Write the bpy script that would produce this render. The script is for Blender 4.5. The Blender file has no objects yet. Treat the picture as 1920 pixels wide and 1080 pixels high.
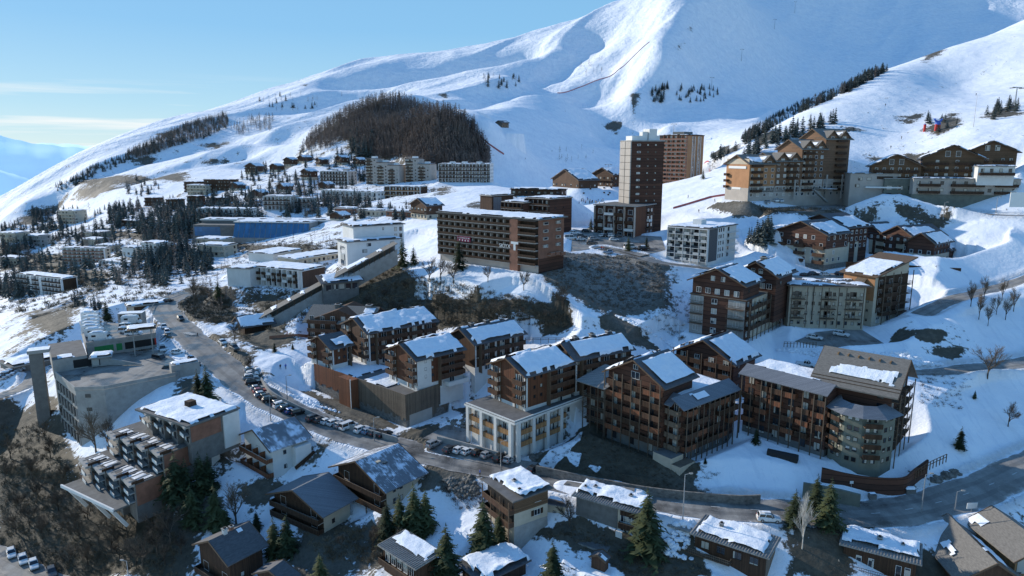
import bpy, bmesh, math, random
import numpy as np
from mathutils import Vector, Matrix
random.seed(7); rng = np.random.default_rng(7)
scene = bpy.context.scene
COL = scene.collection
R = math.radians
# ---------------------------------------------------------------- camera
FPX, PITCH, CAMZ = 1297.0, R(11.0), 70.0
cd = bpy.data.cameras.new('camera'); cam = bpy.data.objects.new('camera', cd); COL.objects.link(cam)
cam.location = (0, 0, CAMZ); cam.rotation_euler = (R(90) - PITCH, 0, 0)
cd.sensor_width = 36; cd.lens = FPX / 1920 * 36; cd.clip_start = 1; cd.clip_end = 60000
scene.camera = cam
scene.view_settings.view_transform = 'Standard'; scene.view_settings.look = 'None'; scene.view_settings.exposure = 0
scene.cycles.max_bounces = 5; scene.cycles.diffuse_bounces = 3; scene.cycles.glossy_bounces = 2
CP, SP = math.cos(PITCH), math.sin(PITCH)
def ray(px, py):
    u = (px - 960) / FPX; v = (540 - py) / FPX
    return Vector((u, CP + v * SP, -SP + v * CP))
def at_z(px, py, z):
    d = ray(px, py); t = (z - CAMZ) / d.z
    return Vector((d.x * t, d.y * t, z))
def at_y(px, py, Y):
    d = ray(px, py); t = Y / d.y
    return Vector((d.x * t, Y, CAMZ + d.z * t))
# ---------------------------------------------------------------- light
SUN_AZ, SUN_EL = R(-57), R(21)            # azimuth from +Y, negative to the left
w = bpy.data.worlds.new('World'); scene.world = w; w.use_nodes = True
nt = w.node_tree; bg = nt.nodes['Background']
sky = nt.nodes.new('ShaderNodeTexSky'); sky.sky_type = 'NISHITA'; sky.sun_disc = False
sky.sun_elevation = SUN_EL; sky.sun_rotation = SUN_AZ; sky.altitude = 1900; sky.air_density = 1.0; sky.dust_density = 0.6; sky.ozone_density = 1.6
# the sky model, cleaned by dry mountain air: bluer overhead, pale over the valley; thin stratus streaks low down
Lk = nt.links.new
tc = nt.nodes.new('ShaderNodeTexCoord'); sep = nt.nodes.new('ShaderNodeSeparateXYZ'); Lk(tc.outputs['Generated'], sep.inputs[0])
gr = nt.nodes.new('ShaderNodeValToRGB'); ge = gr.color_ramp.elements
for k, (p, c) in enumerate([(0, (.6, .82, .91)), (.06, (.43, .73, .93)), (.16, (.27, .6, .94)), (1, (.1, .3, .78))]):
    if k > 1: ge.new(.5)
    ge[k].position = p; ge[k].color = (*[x for x in c], 1)
gr.color_ramp.elements[1].position = .06
Lk(sep.outputs[2], gr.inputs[0])
sc_ = nt.nodes.new('ShaderNodeVectorMath'); sc_.operation = 'SCALE'; sc_.inputs['Scale'].default_value = 9.2; Lk(gr.outputs[0], sc_.inputs[0])
mixs = nt.nodes.new('ShaderNodeMix'); mixs.data_type = 'RGBA'; mixs.inputs[0].default_value = .82
Lk(sky.outputs[0], mixs.inputs[6]); Lk(sc_.outputs[0], mixs.inputs[7])
mp = nt.nodes.new('ShaderNodeMapping'); mp.inputs['Scale'].default_value = (1.3, 1.3, 30); mp.inputs['Rotation'].default_value = (R(1.5), R(-2.5), 0)
nz = nt.nodes.new('ShaderNodeTexNoise'); nz.inputs['Scale'].default_value = 2.1; nz.inputs['Detail'].default_value = 7; nz.inputs['Roughness'].default_value = .55
rmp = nt.nodes.new('ShaderNodeMapRange'); rmp.inputs[1].default_value = .5; rmp.inputs[2].default_value = .66
band = nt.nodes.new('ShaderNodeMapRange'); band.inputs[1].default_value = .1; band.inputs[2].default_value = .045
mulc = nt.nodes.new('ShaderNodeMath'); mulc.operation = 'MULTIPLY'
mul2 = nt.nodes.new('ShaderNodeMath'); mul2.operation = 'MULTIPLY'; mul2.inputs[1].default_value = .85
mixc = nt.nodes.new('ShaderNodeMix'); mixc.data_type = 'RGBA'; mixc.inputs[7].default_value = (9.0, 9.3, 9.3, 1)
Lk(tc.outputs['Generated'], mp.inputs[0]); Lk(mp.outputs[0], nz.inputs['Vector']); Lk(nz.outputs[0], rmp.inputs[0]); Lk(sep.outputs[2], band.inputs[0])
Lk(rmp.outputs[0], mulc.inputs[0]); Lk(band.outputs[0], mulc.inputs[1]); Lk(mulc.outputs[0], mul2.inputs[0])
Lk(mul2.outputs[0], mixc.inputs[0]); Lk(mixs.outputs[2], mixc.inputs[6]); Lk(mixc.outputs[2], bg.inputs[0])
bg.inputs[1].default_value = .106
sl = bpy.data.lights.new('sun', 'SUN'); so = bpy.data.objects.new('sun', sl); COL.objects.link(so)
sl.energy = 5.0; sl.angle = R(.53); sl.color = (1, .93, .82)
sd = Vector((math.sin(SUN_AZ) * math.cos(SUN_EL), math.cos(SUN_AZ) * math.cos(SUN_EL), math.sin(SUN_EL)))
so.rotation_euler = sd.to_track_quat('Z', 'Y').to_euler(); so.location = (-200, 200, 400)
# ---------------------------------------------------------------- materials
M = {}
def nodes(name):
    m = bpy.data.materials.new(name); m.use_nodes = True
    n = m.node_tree; return m, n, n.nodes['Principled BSDF']
def N_(n, t, **kw):
    x = n.nodes.new('ShaderNode' + t)
    for k, v in kw.items():
        if k.startswith('i_'):
            x.inputs[k[2:].replace('_', ' ')].default_value = v
        else: setattr(x, k, v)
    return x
def ramp(n, stops, src):
    r = n.nodes.new('ShaderNodeValToRGB'); e = r.color_ramp.elements
    while len(e) < len(stops): e.new(.5)
    for k, (p, c) in enumerate(stops):
        e[k].position = p; e[k].color = (*c, 1)
    n.links.new(src, r.inputs[0]); return r.outputs[0]
def mix(n, f, a, b, mode='MIX'):
    m = n.nodes.new('ShaderNodeMix'); m.data_type = 'RGBA'; m.blend_type = mode
    for s, v in ((0, f), (6, a), (7, b)):
        if hasattr(v, 'links'): n.links.new(v, m.inputs[s])
        else: m.inputs[s].default_value = v if s == 0 else (*v, 1)
    return m.outputs[2]
def math_(n, op, a, b=None, clamp=False):
    m = n.nodes.new('ShaderNodeMath'); m.operation = op; m.use_clamp = clamp
    for s, v in ((0, a), (1, b)):
        if v is None: continue
        if hasattr(v, 'links'): n.links.new(v, m.inputs[s])
        else: m.inputs[s].default_value = v
    return m.outputs[0]
def coord(n, kind='Object', scale=(1, 1, 1)):
    t = n.nodes.new('ShaderNodeTexCoord'); m = n.nodes.new('ShaderNodeMapping'); m.inputs['Scale'].default_value = scale
    n.links.new(t.outputs[kind], m.inputs[0]); return m.outputs[0]
def noise(n, vec, scale, detail=4, rough=.55):
    x = N_(n, 'TexNoise'); x.inputs['Scale'].default_value = scale; x.inputs['Detail'].default_value = detail; x.inputs['Roughness'].default_value = rough
    if vec is not None: n.links.new(vec, x.inputs['Vector'])
    return x.outputs[0]
def bump(n, b, h, strength=.4, dist=.1):
    x = N_(n, 'Bump'); x.inputs['Strength'].default_value = strength; x.inputs['Distance'].default_value = dist
    n.links.new(h, x.inputs['Height']); n.links.new(x.outputs[0], b.inputs['Normal'])
def simple(name, c, rough=.8, var=.25, scale=1.5, c2=None, stretch=(1, 1, 1), bmp=.2, spec=.3, metal=0):
    m, n, b = nodes(name)
    v = coord(n, 'Object', stretch)
    f = noise(n, v, scale, 6, .65)
    c2 = c2 or tuple(x * (1 - var) for x in c)
    col = ramp(n, [(.3, c2), (.7, tuple(min(1, x * (1 + var * .5)) for x in c))], f)
    n.links.new(col, b.inputs['Base Color']); b.inputs['Roughness'].default_value = rough
    b.inputs['Specular IOR Level'].default_value = spec; b.inputs['Metallic'].default_value = metal
    if bmp: bump(n, b, f, bmp, .05)
    M[name] = m; return m
def planks(name, c, c2, step=.22, vertical=True, rough=.75):
    """weathered boards: one tone per board, dark gaps, streaks along the grain"""
    m, n, b = nodes(name)
    tx = n.nodes.new('ShaderNodeTexCoord'); s = n.nodes.new('ShaderNodeSeparateXYZ'); n.links.new(tx.outputs['Object'], s.inputs[0])
    if vertical: a = math_(n, 'ADD', s.outputs[0], s.outputs[1])
    else: a = s.outputs[2]
    q = math_(n, 'DIVIDE', a, step); fl = math_(n, 'FLOOR', q); fr = math_(n, 'FRACT', q)
    wn = N_(n, 'TexWhiteNoise', noise_dimensions='1D'); n.links.new(fl, wn.inputs['W'])
    g = noise(n, coord(n, 'Object', (3, 3, .35) if vertical else (.35, .35, 4)), 1.6, 6, .7)
    big = noise(n, coord(n, 'Object', (.16, .16, .3)), 1, 3)
    t = math_(n, 'ADD', math_(n, 'MULTIPLY', wn.outputs[0], .3), math_(n, 'ADD', math_(n, 'MULTIPLY', g, .5), math_(n, 'MULTIPLY', big, .4)))
    col = ramp(n, [(.32, c2), (.85, c)], t)
    gap = math_(n, 'LESS_THAN', fr, .09)
    col = mix(n, gap, col, tuple(x * .3 for x in c2))
    n.links.new(col, b.inputs['Base Color']); b.inputs['Roughness'].default_value = rough; b.inputs['Specular IOR Level'].default_value = .2
    M[name] = m; return m
def snow_mat():
    m, n, b = nodes('snow')
    v = coord(n, 'Object')
    f = noise(n, v, .8, 8, .6); g = noise(n, v, 5, 4)
    h = math_(n, 'ADD', f, math_(n, 'MULTIPLY', g, .25))
    n.links.new(ramp(n, [(.3, (.74, .77, .82)), (.7, (.86, .88, .9))], f), b.inputs['Base Color'])
    b.inputs['Roughness'].default_value = .65; b.inputs['Specular IOR Level'].default_value = .25
    bump(n, b, h, .5, .5); M['snow'] = m
def ground_mat():
    """snow cover over brown winter turf, scrub earth and grey rubble; the cover fades out where the 'bare' layer says so"""
    m, n, b = nodes('alpine_ground')
    geo = N_(n, 'NewGeometry'); p = geo.outputs['Position']
    def at(nm): return N_(n, 'Attribute', attribute_name=nm).outputs['Fac']
    bare, grey, far, rough = at('bare'), at('grey'), at('far'), at('lump')
    n1 = noise(n, p, .09, 9, .62); n2 = noise(n, p, .7, 7, .65); n3 = noise(n, p, .018, 8, .6); n4 = noise(n, p, 2.6, 5, .6)
    jag = math_(n, 'ADD', math_(n, 'MULTIPLY', n1, .55), math_(n, 'MULTIPLY', n2, .45))
    t = math_(n, 'ADD', bare, math_(n, 'MULTIPLY', math_(n, 'SUBTRACT', jag, .5), 1.5))
    msk = N_(n, 'MapRange', interpolation_type='SMOOTHSTEP'); msk.inputs[1].default_value = .47; msk.inputs[2].default_value = .56
    n.links.new(t, msk.inputs[0])
    snow = ramp(n, [(.3, (.74, .77, .82)), (.65, (.87, .885, .9))], n1)
    dirty = math_(n, 'MULTIPLY', math_(n, 'MULTIPLY', rough, n2), .8)
    snow = mix(n, dirty, snow, (.3, .28, .25))
    earth = ramp(n, [(.25, (.03, .027, .02)), (.45, (.062, .053, .037)), (.6, (.092, .077, .053)), (.8, (.155, .13, .092))], math_(n, 'ADD', math_(n, 'MULTIPLY', n2, .6), math_(n, 'MULTIPLY', n1, .4)))
    gr = ramp(n, [(.3, (.1, .095, .086)), (.52, (.22, .21, .19)), (.75, (.4, .385, .355))], math_(n, 'ADD', math_(n, 'MULTIPLY', n2, .5), math_(n, 'MULTIPLY', n4, .5)))
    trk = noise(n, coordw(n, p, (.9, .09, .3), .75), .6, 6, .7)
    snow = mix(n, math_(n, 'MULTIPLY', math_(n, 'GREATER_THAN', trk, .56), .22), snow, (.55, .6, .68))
    soil = mix(n, grey, earth, gr)
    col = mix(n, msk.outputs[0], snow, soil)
    n.links.new(col, b.inputs['Base Color']); b.inputs['Roughness'].default_value = .75; b.inputs['Specular IOR Level'].default_value = .15
    # relief: fine crust near, wind ridges far
    tracks = noise(n, coordw(n, p, (.5, .13, .3), .6), .35, 5, .6)
    hf = math_(n, 'ADD', math_(n, 'MULTIPLY', n1, 1.6), math_(n, 'ADD', math_(n, 'MULTIPLY', n2, .35), math_(n, 'MULTIPLY', n4, .08)))
    hh = math_(n, 'ADD', hf, math_(n, 'MULTIPLY', math_(n, 'ADD', math_(n, 'MULTIPLY', n3, 22), math_(n, 'MULTIPLY', tracks, 2.2)), far))
    hh = math_(n, 'ADD', hh, math_(n, 'MULTIPLY', math_(n, 'MULTIPLY', n2, rough), 1.6))
    bump(n, b, hh, .6, .8); M['ground'] = m
def coordw(n, p, sc, rz):
    mp = N_(n, 'Mapping'); mp.inputs['Scale'].default_value = sc; mp.inputs['Rotation'].default_value = (0, 0, rz); n.links.new(p, mp.inputs[0]); return mp.outputs[0]
snow_mat(); ground_mat()
# ---------------------------------------------------------------- terrain
CTRL = []
def cp(px, py, Y=None, z=None):
    P = at_y(px, py, Y) if Y else at_z(px, py, z)
    CTRL.append((P.x, P.y, P.z))
def cw(x, y, z): CTRL.append((x, y, z))
# main road and lanes: (px, py, z) along the centre line
MAIN = [(2010,835,3),(1920,880,2),(1800,930,.8),(1650,962,0),(1450,958,0),(1250,940,-.2),(1050,902,-.5),(900,872,-.5),(760,842,-.3),(655,812,.3),(565,778,2),(488,738,4.2),(435,700,6),(390,660,7.6),(350,625,9),(318,592,10.2),(306,573,11),(325,558,11.8),(352,548,12.4)]
for p in MAIN: cp(p[0], p[1], z=p[2])
# lower slope, chalets
for p in [(960,1080,-6),(1250,1080,-6),(1500,1080,-6),(1750,1080,-5),(1915,1080,-4),(1920,985,0),(1100,1010,-4.5),(967,1010,-4.5),(745,940,-6),(620,1000,-9),(720,1060,-9.5),
          (430,1070,-14),(470,890,-5),(250,950,-9),(100,1000,-18),(20,1050,-23),(0,1080,-25),(250,1075,-16),(0,900,-15),(100,800,-8),(0,780,-10),(350,880,-5),(420,770,3),(870,920,-3.5),(850,980,-6)]: cp(p[0], p[1], z=p[2])
# below the frame
for x, y, z in [(-120,60,-45),(-60,70,-25),(0,75,-16),(60,75,-14),(120,70,-12),(-140,110,-34),(0,30,-40),(90,30,-34)]: cw(x, y, z)
# valley road, car park
for p in [(0,715,-4),(40,690,-2),(90,650,2),(150,600,5),(80,555,0),(20,600,0),(200,585,8),(230,640,6)]: cp(p[0], p[1], z=p[2])
for p in [(40,500,480),(160,495,450),(0,420,900),(100,400,900),(330,520,340),(400,560,290),(450,580,262),(250,470,430),(350,450,450),(450,430,480),(550,450,400),(100,440,600),(200,400,700),(300,380,700),(400,340,760),(500,380,560),(600,370,560),(700,350,600),(850,350,545),(800,388,430),(620,440,380),(600,535,285),(480,530,300)]: cp(p[0], p[1], Y=p[2])
cw(-250,260,-22); cw(-330,340,-25); cw(-420,480,-30); cw(-520,640,-40); cw(-220,200,-30)
# right: banks and lots
for p in [(1300,340,400),(1280,400,325),(1400,402,300),(1500,395,290),(1700,388,288),(1900,390,285),(1700,430,265),(1850,420,262),(1850,480,238),(1900,560,213),(1800,550,213),(1700,520,235),(1450,470,262)]: cp(p[0], p[1], Y=p[2])
for p in [(1600,632,18),(1500,632,17),(1750,692,14.5),(1915,690,14),(1850,780,9),(1900,830,6),(1790,885,3.5),(1430,830,5),(1430,895,3.6),(1150,862,2),(1260,885,2),(1000,865,.6),(1040,790,5),(900,800,3),(780,800,.5),(1500,690,12),(1440,650,14),(1330,660,16.5)]: cp(p[0], p[1], z=p[2])
# bank under the plaza
for p in [(1010,512,226),(860,545,225),(700,562,240),(700,530,256),(640,592,225),(1200,560,222),(1200,500,240),(1200,640,192),(1000,560,212),(1000,612,200),(1000,640,196),(1150,470,262),(1280,560,215),(1280,500,246),(1420,505,240),(760,610,212),(1090,620,196)]: cp(p[0], p[1], Y=p[2])
for p in [(560,602,14),(520,645,9),(540,690,6.5),(620,730,3),(700,790,.5),(590,737,1.4),(555,722,3.6),(640,768,.7),(610,655,8.5),(300,716,6),(240,742,2.5),(190,770,-2.5),(140,792,-6),(110,775,-4.5)]: cp(p[0], p[1], z=p[2])
for x, y, z in [(20,275,36),(60,275,36),(60,310,36.5),(10,330,37),(-30,290,34)]: cw(x, y, z)
# ski basin in front of the mountain: turned away from the sun
for p in [(930,348,545),(1000,350,650),(1100,336,800),(1000,290,800),(1160,300,1150),(930,290,670),(920,240,690),(1000,240,900),(1100,240,1130),(840,213,800),(1000,205,1080),(1150,205,1350),(1260,295,1000),(1300,245,1130),(1350,265,950),(1240,205,1290)]: cp(p[0], p[1], Y=p[2])
# wooded hill and the slope left of it
for p in [(740,188,900),(700,240,790),(800,240,700),(740,305,690),(880,300,650),(560,285,850),(620,240,880),(600,310,720)]: cp(p[0], p[1], Y=p[2])
for p in [(600,235,1060),(500,252,1040),(400,280,1000),(300,303,960),(250,312,950),(150,342,920),(50,388,900),(430,330,800),(300,340,800)]: cp(p[0], p[1], Y=p[2])
# skyline and the lit flank
for p in [(-60,435,1100),(0,408,1150),(60,375,1250),(130,338,1350),(200,300,1450),(300,258,1500),(420,215,1650),(560,168,1800),(700,128,1950),(860,95,2050),(1000,72,2050),(1130,35,1950),(1200,6,1900),(1300,-40,1900)]: cp(p[0], p[1], Y=p[2])
for p in [(700,170,1450),(860,150,1500),(1000,120,1600),(1100,90,1650),(1130,150,1430),(1000,165,1350),(860,185,1200),(500,215,1400),(600,200,1350),(1200,60,1600)]: cp(p[0], p[1], Y=p[2])
for p in [(1295,30,1560),(1285,80,1450),(1245,120,1350),(1185,190,1270)]: cp(p[0], p[1], Y=p[2])     # the spur
for p in [(1380,20,1720),(1360,90,1580),(1310,150,1420),(1440,150,1640),(1500,60,2100),(1560,130,1900),(1620,20,2350),(1750,60,2200),(1900,0,2400),(1420,210,1350),(1500,-60,2500),(1900,-80,2900),(1250,240,1060)]: cp(p[0], p[1], Y=p[2])
# behind the skyline the ground drops again
for x, y, z in [(-1100,1500,-150),(-1500,2100,-200),(-900,2300,-60),(-300,2700,150),(300,2900,330),(1000,3200,650),(2200,3000,700),(2600,2000,600),(-1700,1300,-350),(-900,900,-160),(-800,700,-120)]: cw(x, y, z)
# near hill on the right
for p in [(1340,312,430),(1400,262,470),(1500,212,530),(1600,160,580),(1660,130,620),(1760,95,660),(1900,52,700),(1990,25,720),(1500,270,420),(1600,240,430),(1700,240,430),(1800,250,380),(1900,200,430),(1750,320,345),(1640,310,370),(1850,300,340),(1990,260,340),(1800,160,560),(1600,300,360),(1930,330,320)]: cp(p[0], p[1], Y=p[2])
for x, y, z in [(330,760,95),(450,800,105),(230,620,60),(600,900,130),(170,560,50),(400,900,105),(800,1000,190),(750,600,140),(600,400,100),(420,260,55),(300,160,15),(420,120,20),(600,200,60)]: cw(x, y, z)
C_ = np.array(CTRL)
def tps(P, V, lam):
    n = len(P); d = np.linalg.norm(P[:, None] - P[None], axis=2); K = np.where(d > 0, d * d * np.log(d + 1e-12), 0)
    A = np.zeros((n + 3, n + 3)); A[:n, :n] = K + lam * np.eye(n); A[:n, n] = 1; A[:n, n+1:] = P; A[n, :n] = 1; A[n+1:, :n] = P.T
    return np.linalg.solve(A, np.r_[V, 0, 0, 0])
SC = 300.0
def warp(x, y):                       # compress distance so near and far points carry equal weight
    r = np.hypot(x, y); a = np.arctan2(x, y); q = np.log(np.maximum(r, 20) / 100.0)
    return np.stack([a * 1.6, q], -1)
PW = warp(C_[:, 0], C_[:, 1])
# interpolate the slope angle seen from a fixed height so that far relief scales with distance
RC = np.hypot(C_[:, 0], C_[:, 1]); VC = (C_[:, 2] - CAMZ) / RC
WT = tps(PW, VC, 2e-4)
def base_height(x, y):
    x = np.asarray(x, float); y = np.asarray(y, float); out = np.empty(x.shape); xf, yf, of = x.ravel(), y.ravel(), out.ravel()
    for s in range(0, xf.size, 40000):
        Q = warp(xf[s:s+40000], yf[s:s+40000]); d2 = ((Q[:, None] - PW[None]) ** 2).sum(2)
        k = .5 * d2 * np.log(d2 + 1e-20); n = len(PW)
        v = k @ WT[:n] + WT[n] + Q @ WT[n+1:]
        of[s:s+40000] = CAMZ + v * np.hypot(xf[s:s+40000], yf[s:s+40000])
    return of.reshape(x.shape)
# value noise used for relief
NT = rng.random((256, 256))
def vnoise(x, y):
    xi = np.floor(x).astype(int); yi = np.floor(y).astype(int); fx = x - xi; fy = y - yi
    fx = fx * fx * (3 - 2 * fx); fy = fy * fy * (3 - 2 * fy)
    g = lambda a, b: NT[a & 255, b & 255]
    return (g(xi, yi) * (1 - fx) + g(xi + 1, yi) * fx) * (1 - fy) + (g(xi, yi + 1) * (1 - fx) + g(xi + 1, yi + 1) * fx) * fy - .5
def fbm(x, y, s, o=5, ridge=False):
    v = 0; a = 1; t = 0
    for k in range(o):
        q = vnoise(x / s + 17.3 * k, y / s - 9.1 * k)
        v = v + a * ((.5 - 2 * np.abs(q)) if ridge else q); t += a; a *= .5; s *= .5
    return v / t
A0, A1, NA = R(-47), R(47), 620
R0, R1, NR = 84.0, 4200.0, 1050
ANG = np.linspace(A0, A1, NA); RAD = np.exp(np.linspace(math.log(R0), math.log(R1), NR))
GX = np.sin(ANG)[None] * RAD[:, None]; GY = np.cos(ANG)[None] * RAD[:, None]
GZ = base_height(GX, GY)
RR = np.hypot(GX, GY)
farw = np.clip((RR - 640) / 800, 0, 1)
u1, u2 = GX * .55 + GY * .83, GX * .83 - GY * .55
GZ += farw * (fbm(u1 / 3.4, u2, 240, 3, True) * 58 + fbm(GX, GY, 380, 3) * 34 + fbm(u1 / 2, u2, 60, 3) * 5)
GZ += np.clip((RR - 130) / 300, 0, 1) * (1 - farw) * fbm(GX, GY, 35, 4) * 2.2 + fbm(GX, GY, 7, 3) * .6 + np.clip((420 - RR) / 150, 0, 1) * fbm(GX, GY, 2.6, 3) * .45
def sample(A, x, y):
    a = (np.arctan2(x, y) - A0) / (A1 - A0) * (NA - 1); q = (np.log(np.hypot(x, y) / R0)) / math.log(R1 / R0) * (NR - 1)
    a = np.clip(a, 0, NA - 1.001); q = np.clip(q, 0, NR - 1.001); i = a.astype(int); j = q.astype(int); fa = a - i; fq = q - j
    return (A[j, i] * (1 - fa) + A[j, i + 1] * fa) * (1 - fq) + (A[j + 1, i] * (1 - fa) + A[j + 1, i + 1] * fa) * fq
def hz(x, y): return float(sample(GZ, np.array([x]), np.array([y]))[0])
TS = np.exp(np.linspace(math.log(84), math.log(4100), 2600))
def ground(px, py, maxd=4100):
    d = ray(px, py); h = math.hypot(d.x, d.y); x = d.x / h * TS; y = d.y / h * TS; z = CAMZ + d.z / h * TS
    g = sample(GZ, x, y); k = np.nonzero(z < g)[0]
    if len(k) == 0: return None
    k = k[0]; return Vector((x[k], y[k], g[k]))
def trough(pts, depth, w):
    """a wind-scooped gully across the slope"""
    P = [ground(*p) for p in pts]; P = [(p.x, p.y, p.z) for p in P if p is not None]
    if len(P) < 2: return
    d, h = segdist0(P); GZ[:] -= depth * np.exp(-(d / w) ** 2) * (1 + .8 * fbm(GX, GY, 90, 3))
def segdist0(P):
    best = np.full(GX.shape, 1e9)
    for a, b in zip(P[:-1], P[1:]):
        dx, dy = b[0] - a[0], b[1] - a[1]; t = np.clip(((GX - a[0]) * dx + (GY - a[1]) * dy) / (dx * dx + dy * dy + 1e-9), 0, 1); best = np.minimum(best, np.hypot(GX - a[0] - t * dx, GY - a[1] - t * dy))
    return best, None
for pts, dp, wd in [([(655,150),(760,138),(880,118),(985,94)], 34, 60), ([(560,195),(640,180),(720,166)], 20, 45), ([(1010,130),(1060,102),(1120,72)], 30, 55), ([(1150,112),(1182,78),(1215,48)], 26, 48), ([(760,196),(860,182),(940,163),(1010,150)], 24, 45), ([(1060,185),(1110,165),(1160,140)], 20, 40), ([(430,266),(520,252),(590,244)], 13, 32), ([(270,328),(360,302),(450,287)], 12, 30), ([(480,300),(540,290),(585,270)], 10, 26), ([(200,318),(260,300),(330,285)], 10, 28)]: trough(pts, dp, wd)
def mesh_obj(name, V, F, mats, parent=None, fm=None, smooth=False):
    me = bpy.data.meshes.new(name); me.from_pydata(V, [], F)
    for m in (mats if isinstance(mats, (list, tuple)) else [mats]): me.materials.append(M[m])
    if fm is not None: me.polygons.foreach_set('material_index', fm)
    if smooth: me.polygons.foreach_set('use_smooth', [True] * len(me.polygons))
    me.update(); o = bpy.data.objects.new(name, me); COL.objects.link(o); o.parent = parent; return o
def grid_faces(nr, nc):
    i = np.arange(nr - 1)[:, None] * nc + np.arange(nc - 1)[None]
    return np.stack([i, i + 1, i + nc + 1, i + nc], -1).reshape(-1, 4)
def build_terrain():
    V = np.stack([GX, GY, GZ], -1).reshape(-1, 3); F = grid_faces(NR, NA)
    me = bpy.data.meshes.new('terrain'); me.vertices.add(len(V)); me.vertices.foreach_set('co', V.ravel())
    me.loops.add(F.size); me.loops.foreach_set('vertex_index', F[:, ::-1].ravel() if False else F.ravel())
    me.polygons.add(len(F)); me.polygons.foreach_set('loop_start', np.arange(len(F)) * 4)
    me.polygons.foreach_set('use_smooth', np.ones(len(F), bool)); me.update(calc_edges=True)
    for nm, A in (('bare', BARE), ('grey', GREY), ('far', farw), ('lump', LUMP)):
        at = me.attributes.new(nm, 'FLOAT', 'POINT'); at.data.foreach_set('value', A.ravel().astype(np.float32))
    me.materials.append(M['ground']); o = bpy.data.objects.new('terrain', me); COL.objects.link(o); o['kind'] = 'structure'
    return o
# ---------------------------------------------------------------- building frames: corner, heading, width, depth, base and top height
FR = {}
def fr(key, N, pyb=None, zb=None, Rt=None, Lf=None, Y=None, yaw=None, W=None, D=None, H=None, pad=True):
    """near corner N, right corner and left corner of the eaves as sighted from the survey point; the rectangle is squared up in plan"""
    if Y is None: P = at_z(N[0], pyb, zb); Y = P.y
    top = at_y(N[0], N[1], Y); zt = top.z
    if zb is None: zb = at_y(N[0], pyb, Y).z if pyb else zt - H
    if H is not None: zt = zb + H
    if yaw is None:
        PR = at_z(*Rt, top.z) if Rt else None; PL = at_z(*Lf, top.z) if Lf else None
        ax = ay = 0
        if PR is not None: a = PR - top; ax += a.x; ay += a.y
        if PL is not None: a = PL - top; ax += a.y; ay -= a.x
        yw = math.atan2(ay, ax); ex = Vector((math.cos(yw), math.sin(yw), 0)); ey = Vector((-ex.y, ex.x, 0))
        if W is None: W = abs((PR - top).dot(ex))
        if D is None: D = abs((PL - top).dot(ey))
    else: yw = R(yaw)
    FR[key] = dict(o=Vector((top.x, top.y, zb)), yaw=yw, W=W, D=D, H=zt - zb, zb=zb, pad=pad)
    return FR[key]
fr('RA1', (622,654), 695, 8, (660,647), (577,641))
fr('RA2', (690,625), 687, 8, (820,603), (640,607))
fr('RB1', (781,675), 732, 8.5, (872,656), (722,656))
fr('RB2', (890,645), 700, 9, (979,624), (845,628))
fr('RC1', (986,705), 775, 9.4, (1077,683), (915,683))
fr('RC2', (1079,674), 745, 9.4, (1182,653), (1035,655))
fr('POD', (965,791), 862, 0, (1055,764), (875,762))
fr('GAR', (760,741), 800, 0, (845,717), (581,684))
fr('RD', (1245,724), 858, 2.5, (1312,707), (1132,697))
fr('RDW', (1280,757), 868, 2, (1381,722), (1240,745))
fr('RE', (1376,681), 750, 7, (1431,667), (1260,659))
fr('RF', (1555,733), 856, 4, (1620,718), (1387,698))
fr('RG', (1672,735), 866, 4.5, (1722,705), (1530,712))
f0 = fr('RH', (1398,565), 640, 17, (1480,540), (1288,553))
fr('RH1', (1395,534), Y=f0['o'].y + .8, zb=f0['zb'] + f0['H'], Rt=(1439,528), Lf=(1299,522), pad=False)
fr('RH2', (1456,517), Y=f0['o'].y + 11, zb=f0['zb'] + f0['H'], Rt=(1495,509), Lf=(1398,506), pad=False)
fr('RI', (1625,538), 617, 17, None, (1482,535), W=11)
fr('RT', (1642,519), 612, 17, (1719,500), (1602,507), W=17)
fr('RW', (1330,430), 499, 30, (1391,422), (1250,425))
fk = fr('RK1', (1550,440), 506, 28, (1579,434), (1466,430))
fr('RK2', (1586,427), Y=fk['o'].y + 12, zb=28, Rt=(1612,422), Lf=(1505,417))
fr('RK3', (1717,447), 492, 29, (1752,438), (1600,428))
fr('RK4', (1752,456), 500, 29, (1808,436), (1717,449), W=15)
fr('DB', (1010,413), 512, 31, (1065,408), (818,399))
fr('BB2', (1031,374), Y=300, zb=35, Rt=(1079,371), Lf=(981,372))
fr('BB3', (981,381), Y=303, zb=35, yaw=FR['BB2']['yaw'] * 57.2958, W=12, D=12)
fr('BB1', (922,368), Y=318, zb=35, Rt=(968,366), Lf=(894,367))
fr('T1', (1185,265), Y=305, zb=33, yaw=17, W=15.6, D=11)
fr('T1P', (1192,388), Y=292, zb=32, yaw=55, W=19, D=19)
fr('T2', (1290,254), Y=430, zb=50, yaw=45, W=19, D=20)
fr('AP1', (652,322), 358, None, Y=640, yaw=68, W=14, D=30)
for k, (px, py) in enumerate([(706,298),(727,305),(746,310)]): fr('AP2%d' % k, (px, py), 345, None, Y=604, yaw=72, W=13, D=10.6)
for k, (px, py) in enumerate([(783,298),(803,308)]): fr('AP3%d' % k, (px, py), 346, None, Y=600, yaw=72, W=13, D=11.5)
fr('AP4', (919,308), 342, None, Y=555, yaw=80, W=13, D=42)
fr('LB1', (788,351), 376, None, Y=520, yaw=75, W=14, D=29)
fr('LB2', (707,361), 386, None, Y=520, yaw=58, W=11, D=58)
fr('LB3', (545,369), 394, None, Y=500, yaw=80, W=12, D=21)
fr('LB4', (582,373), 390, None, Y=505, yaw=80, W=10, D=13)
fr('LB5', (470,393), 412, None, Y=470, yaw=80, W=10, D=40)
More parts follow.
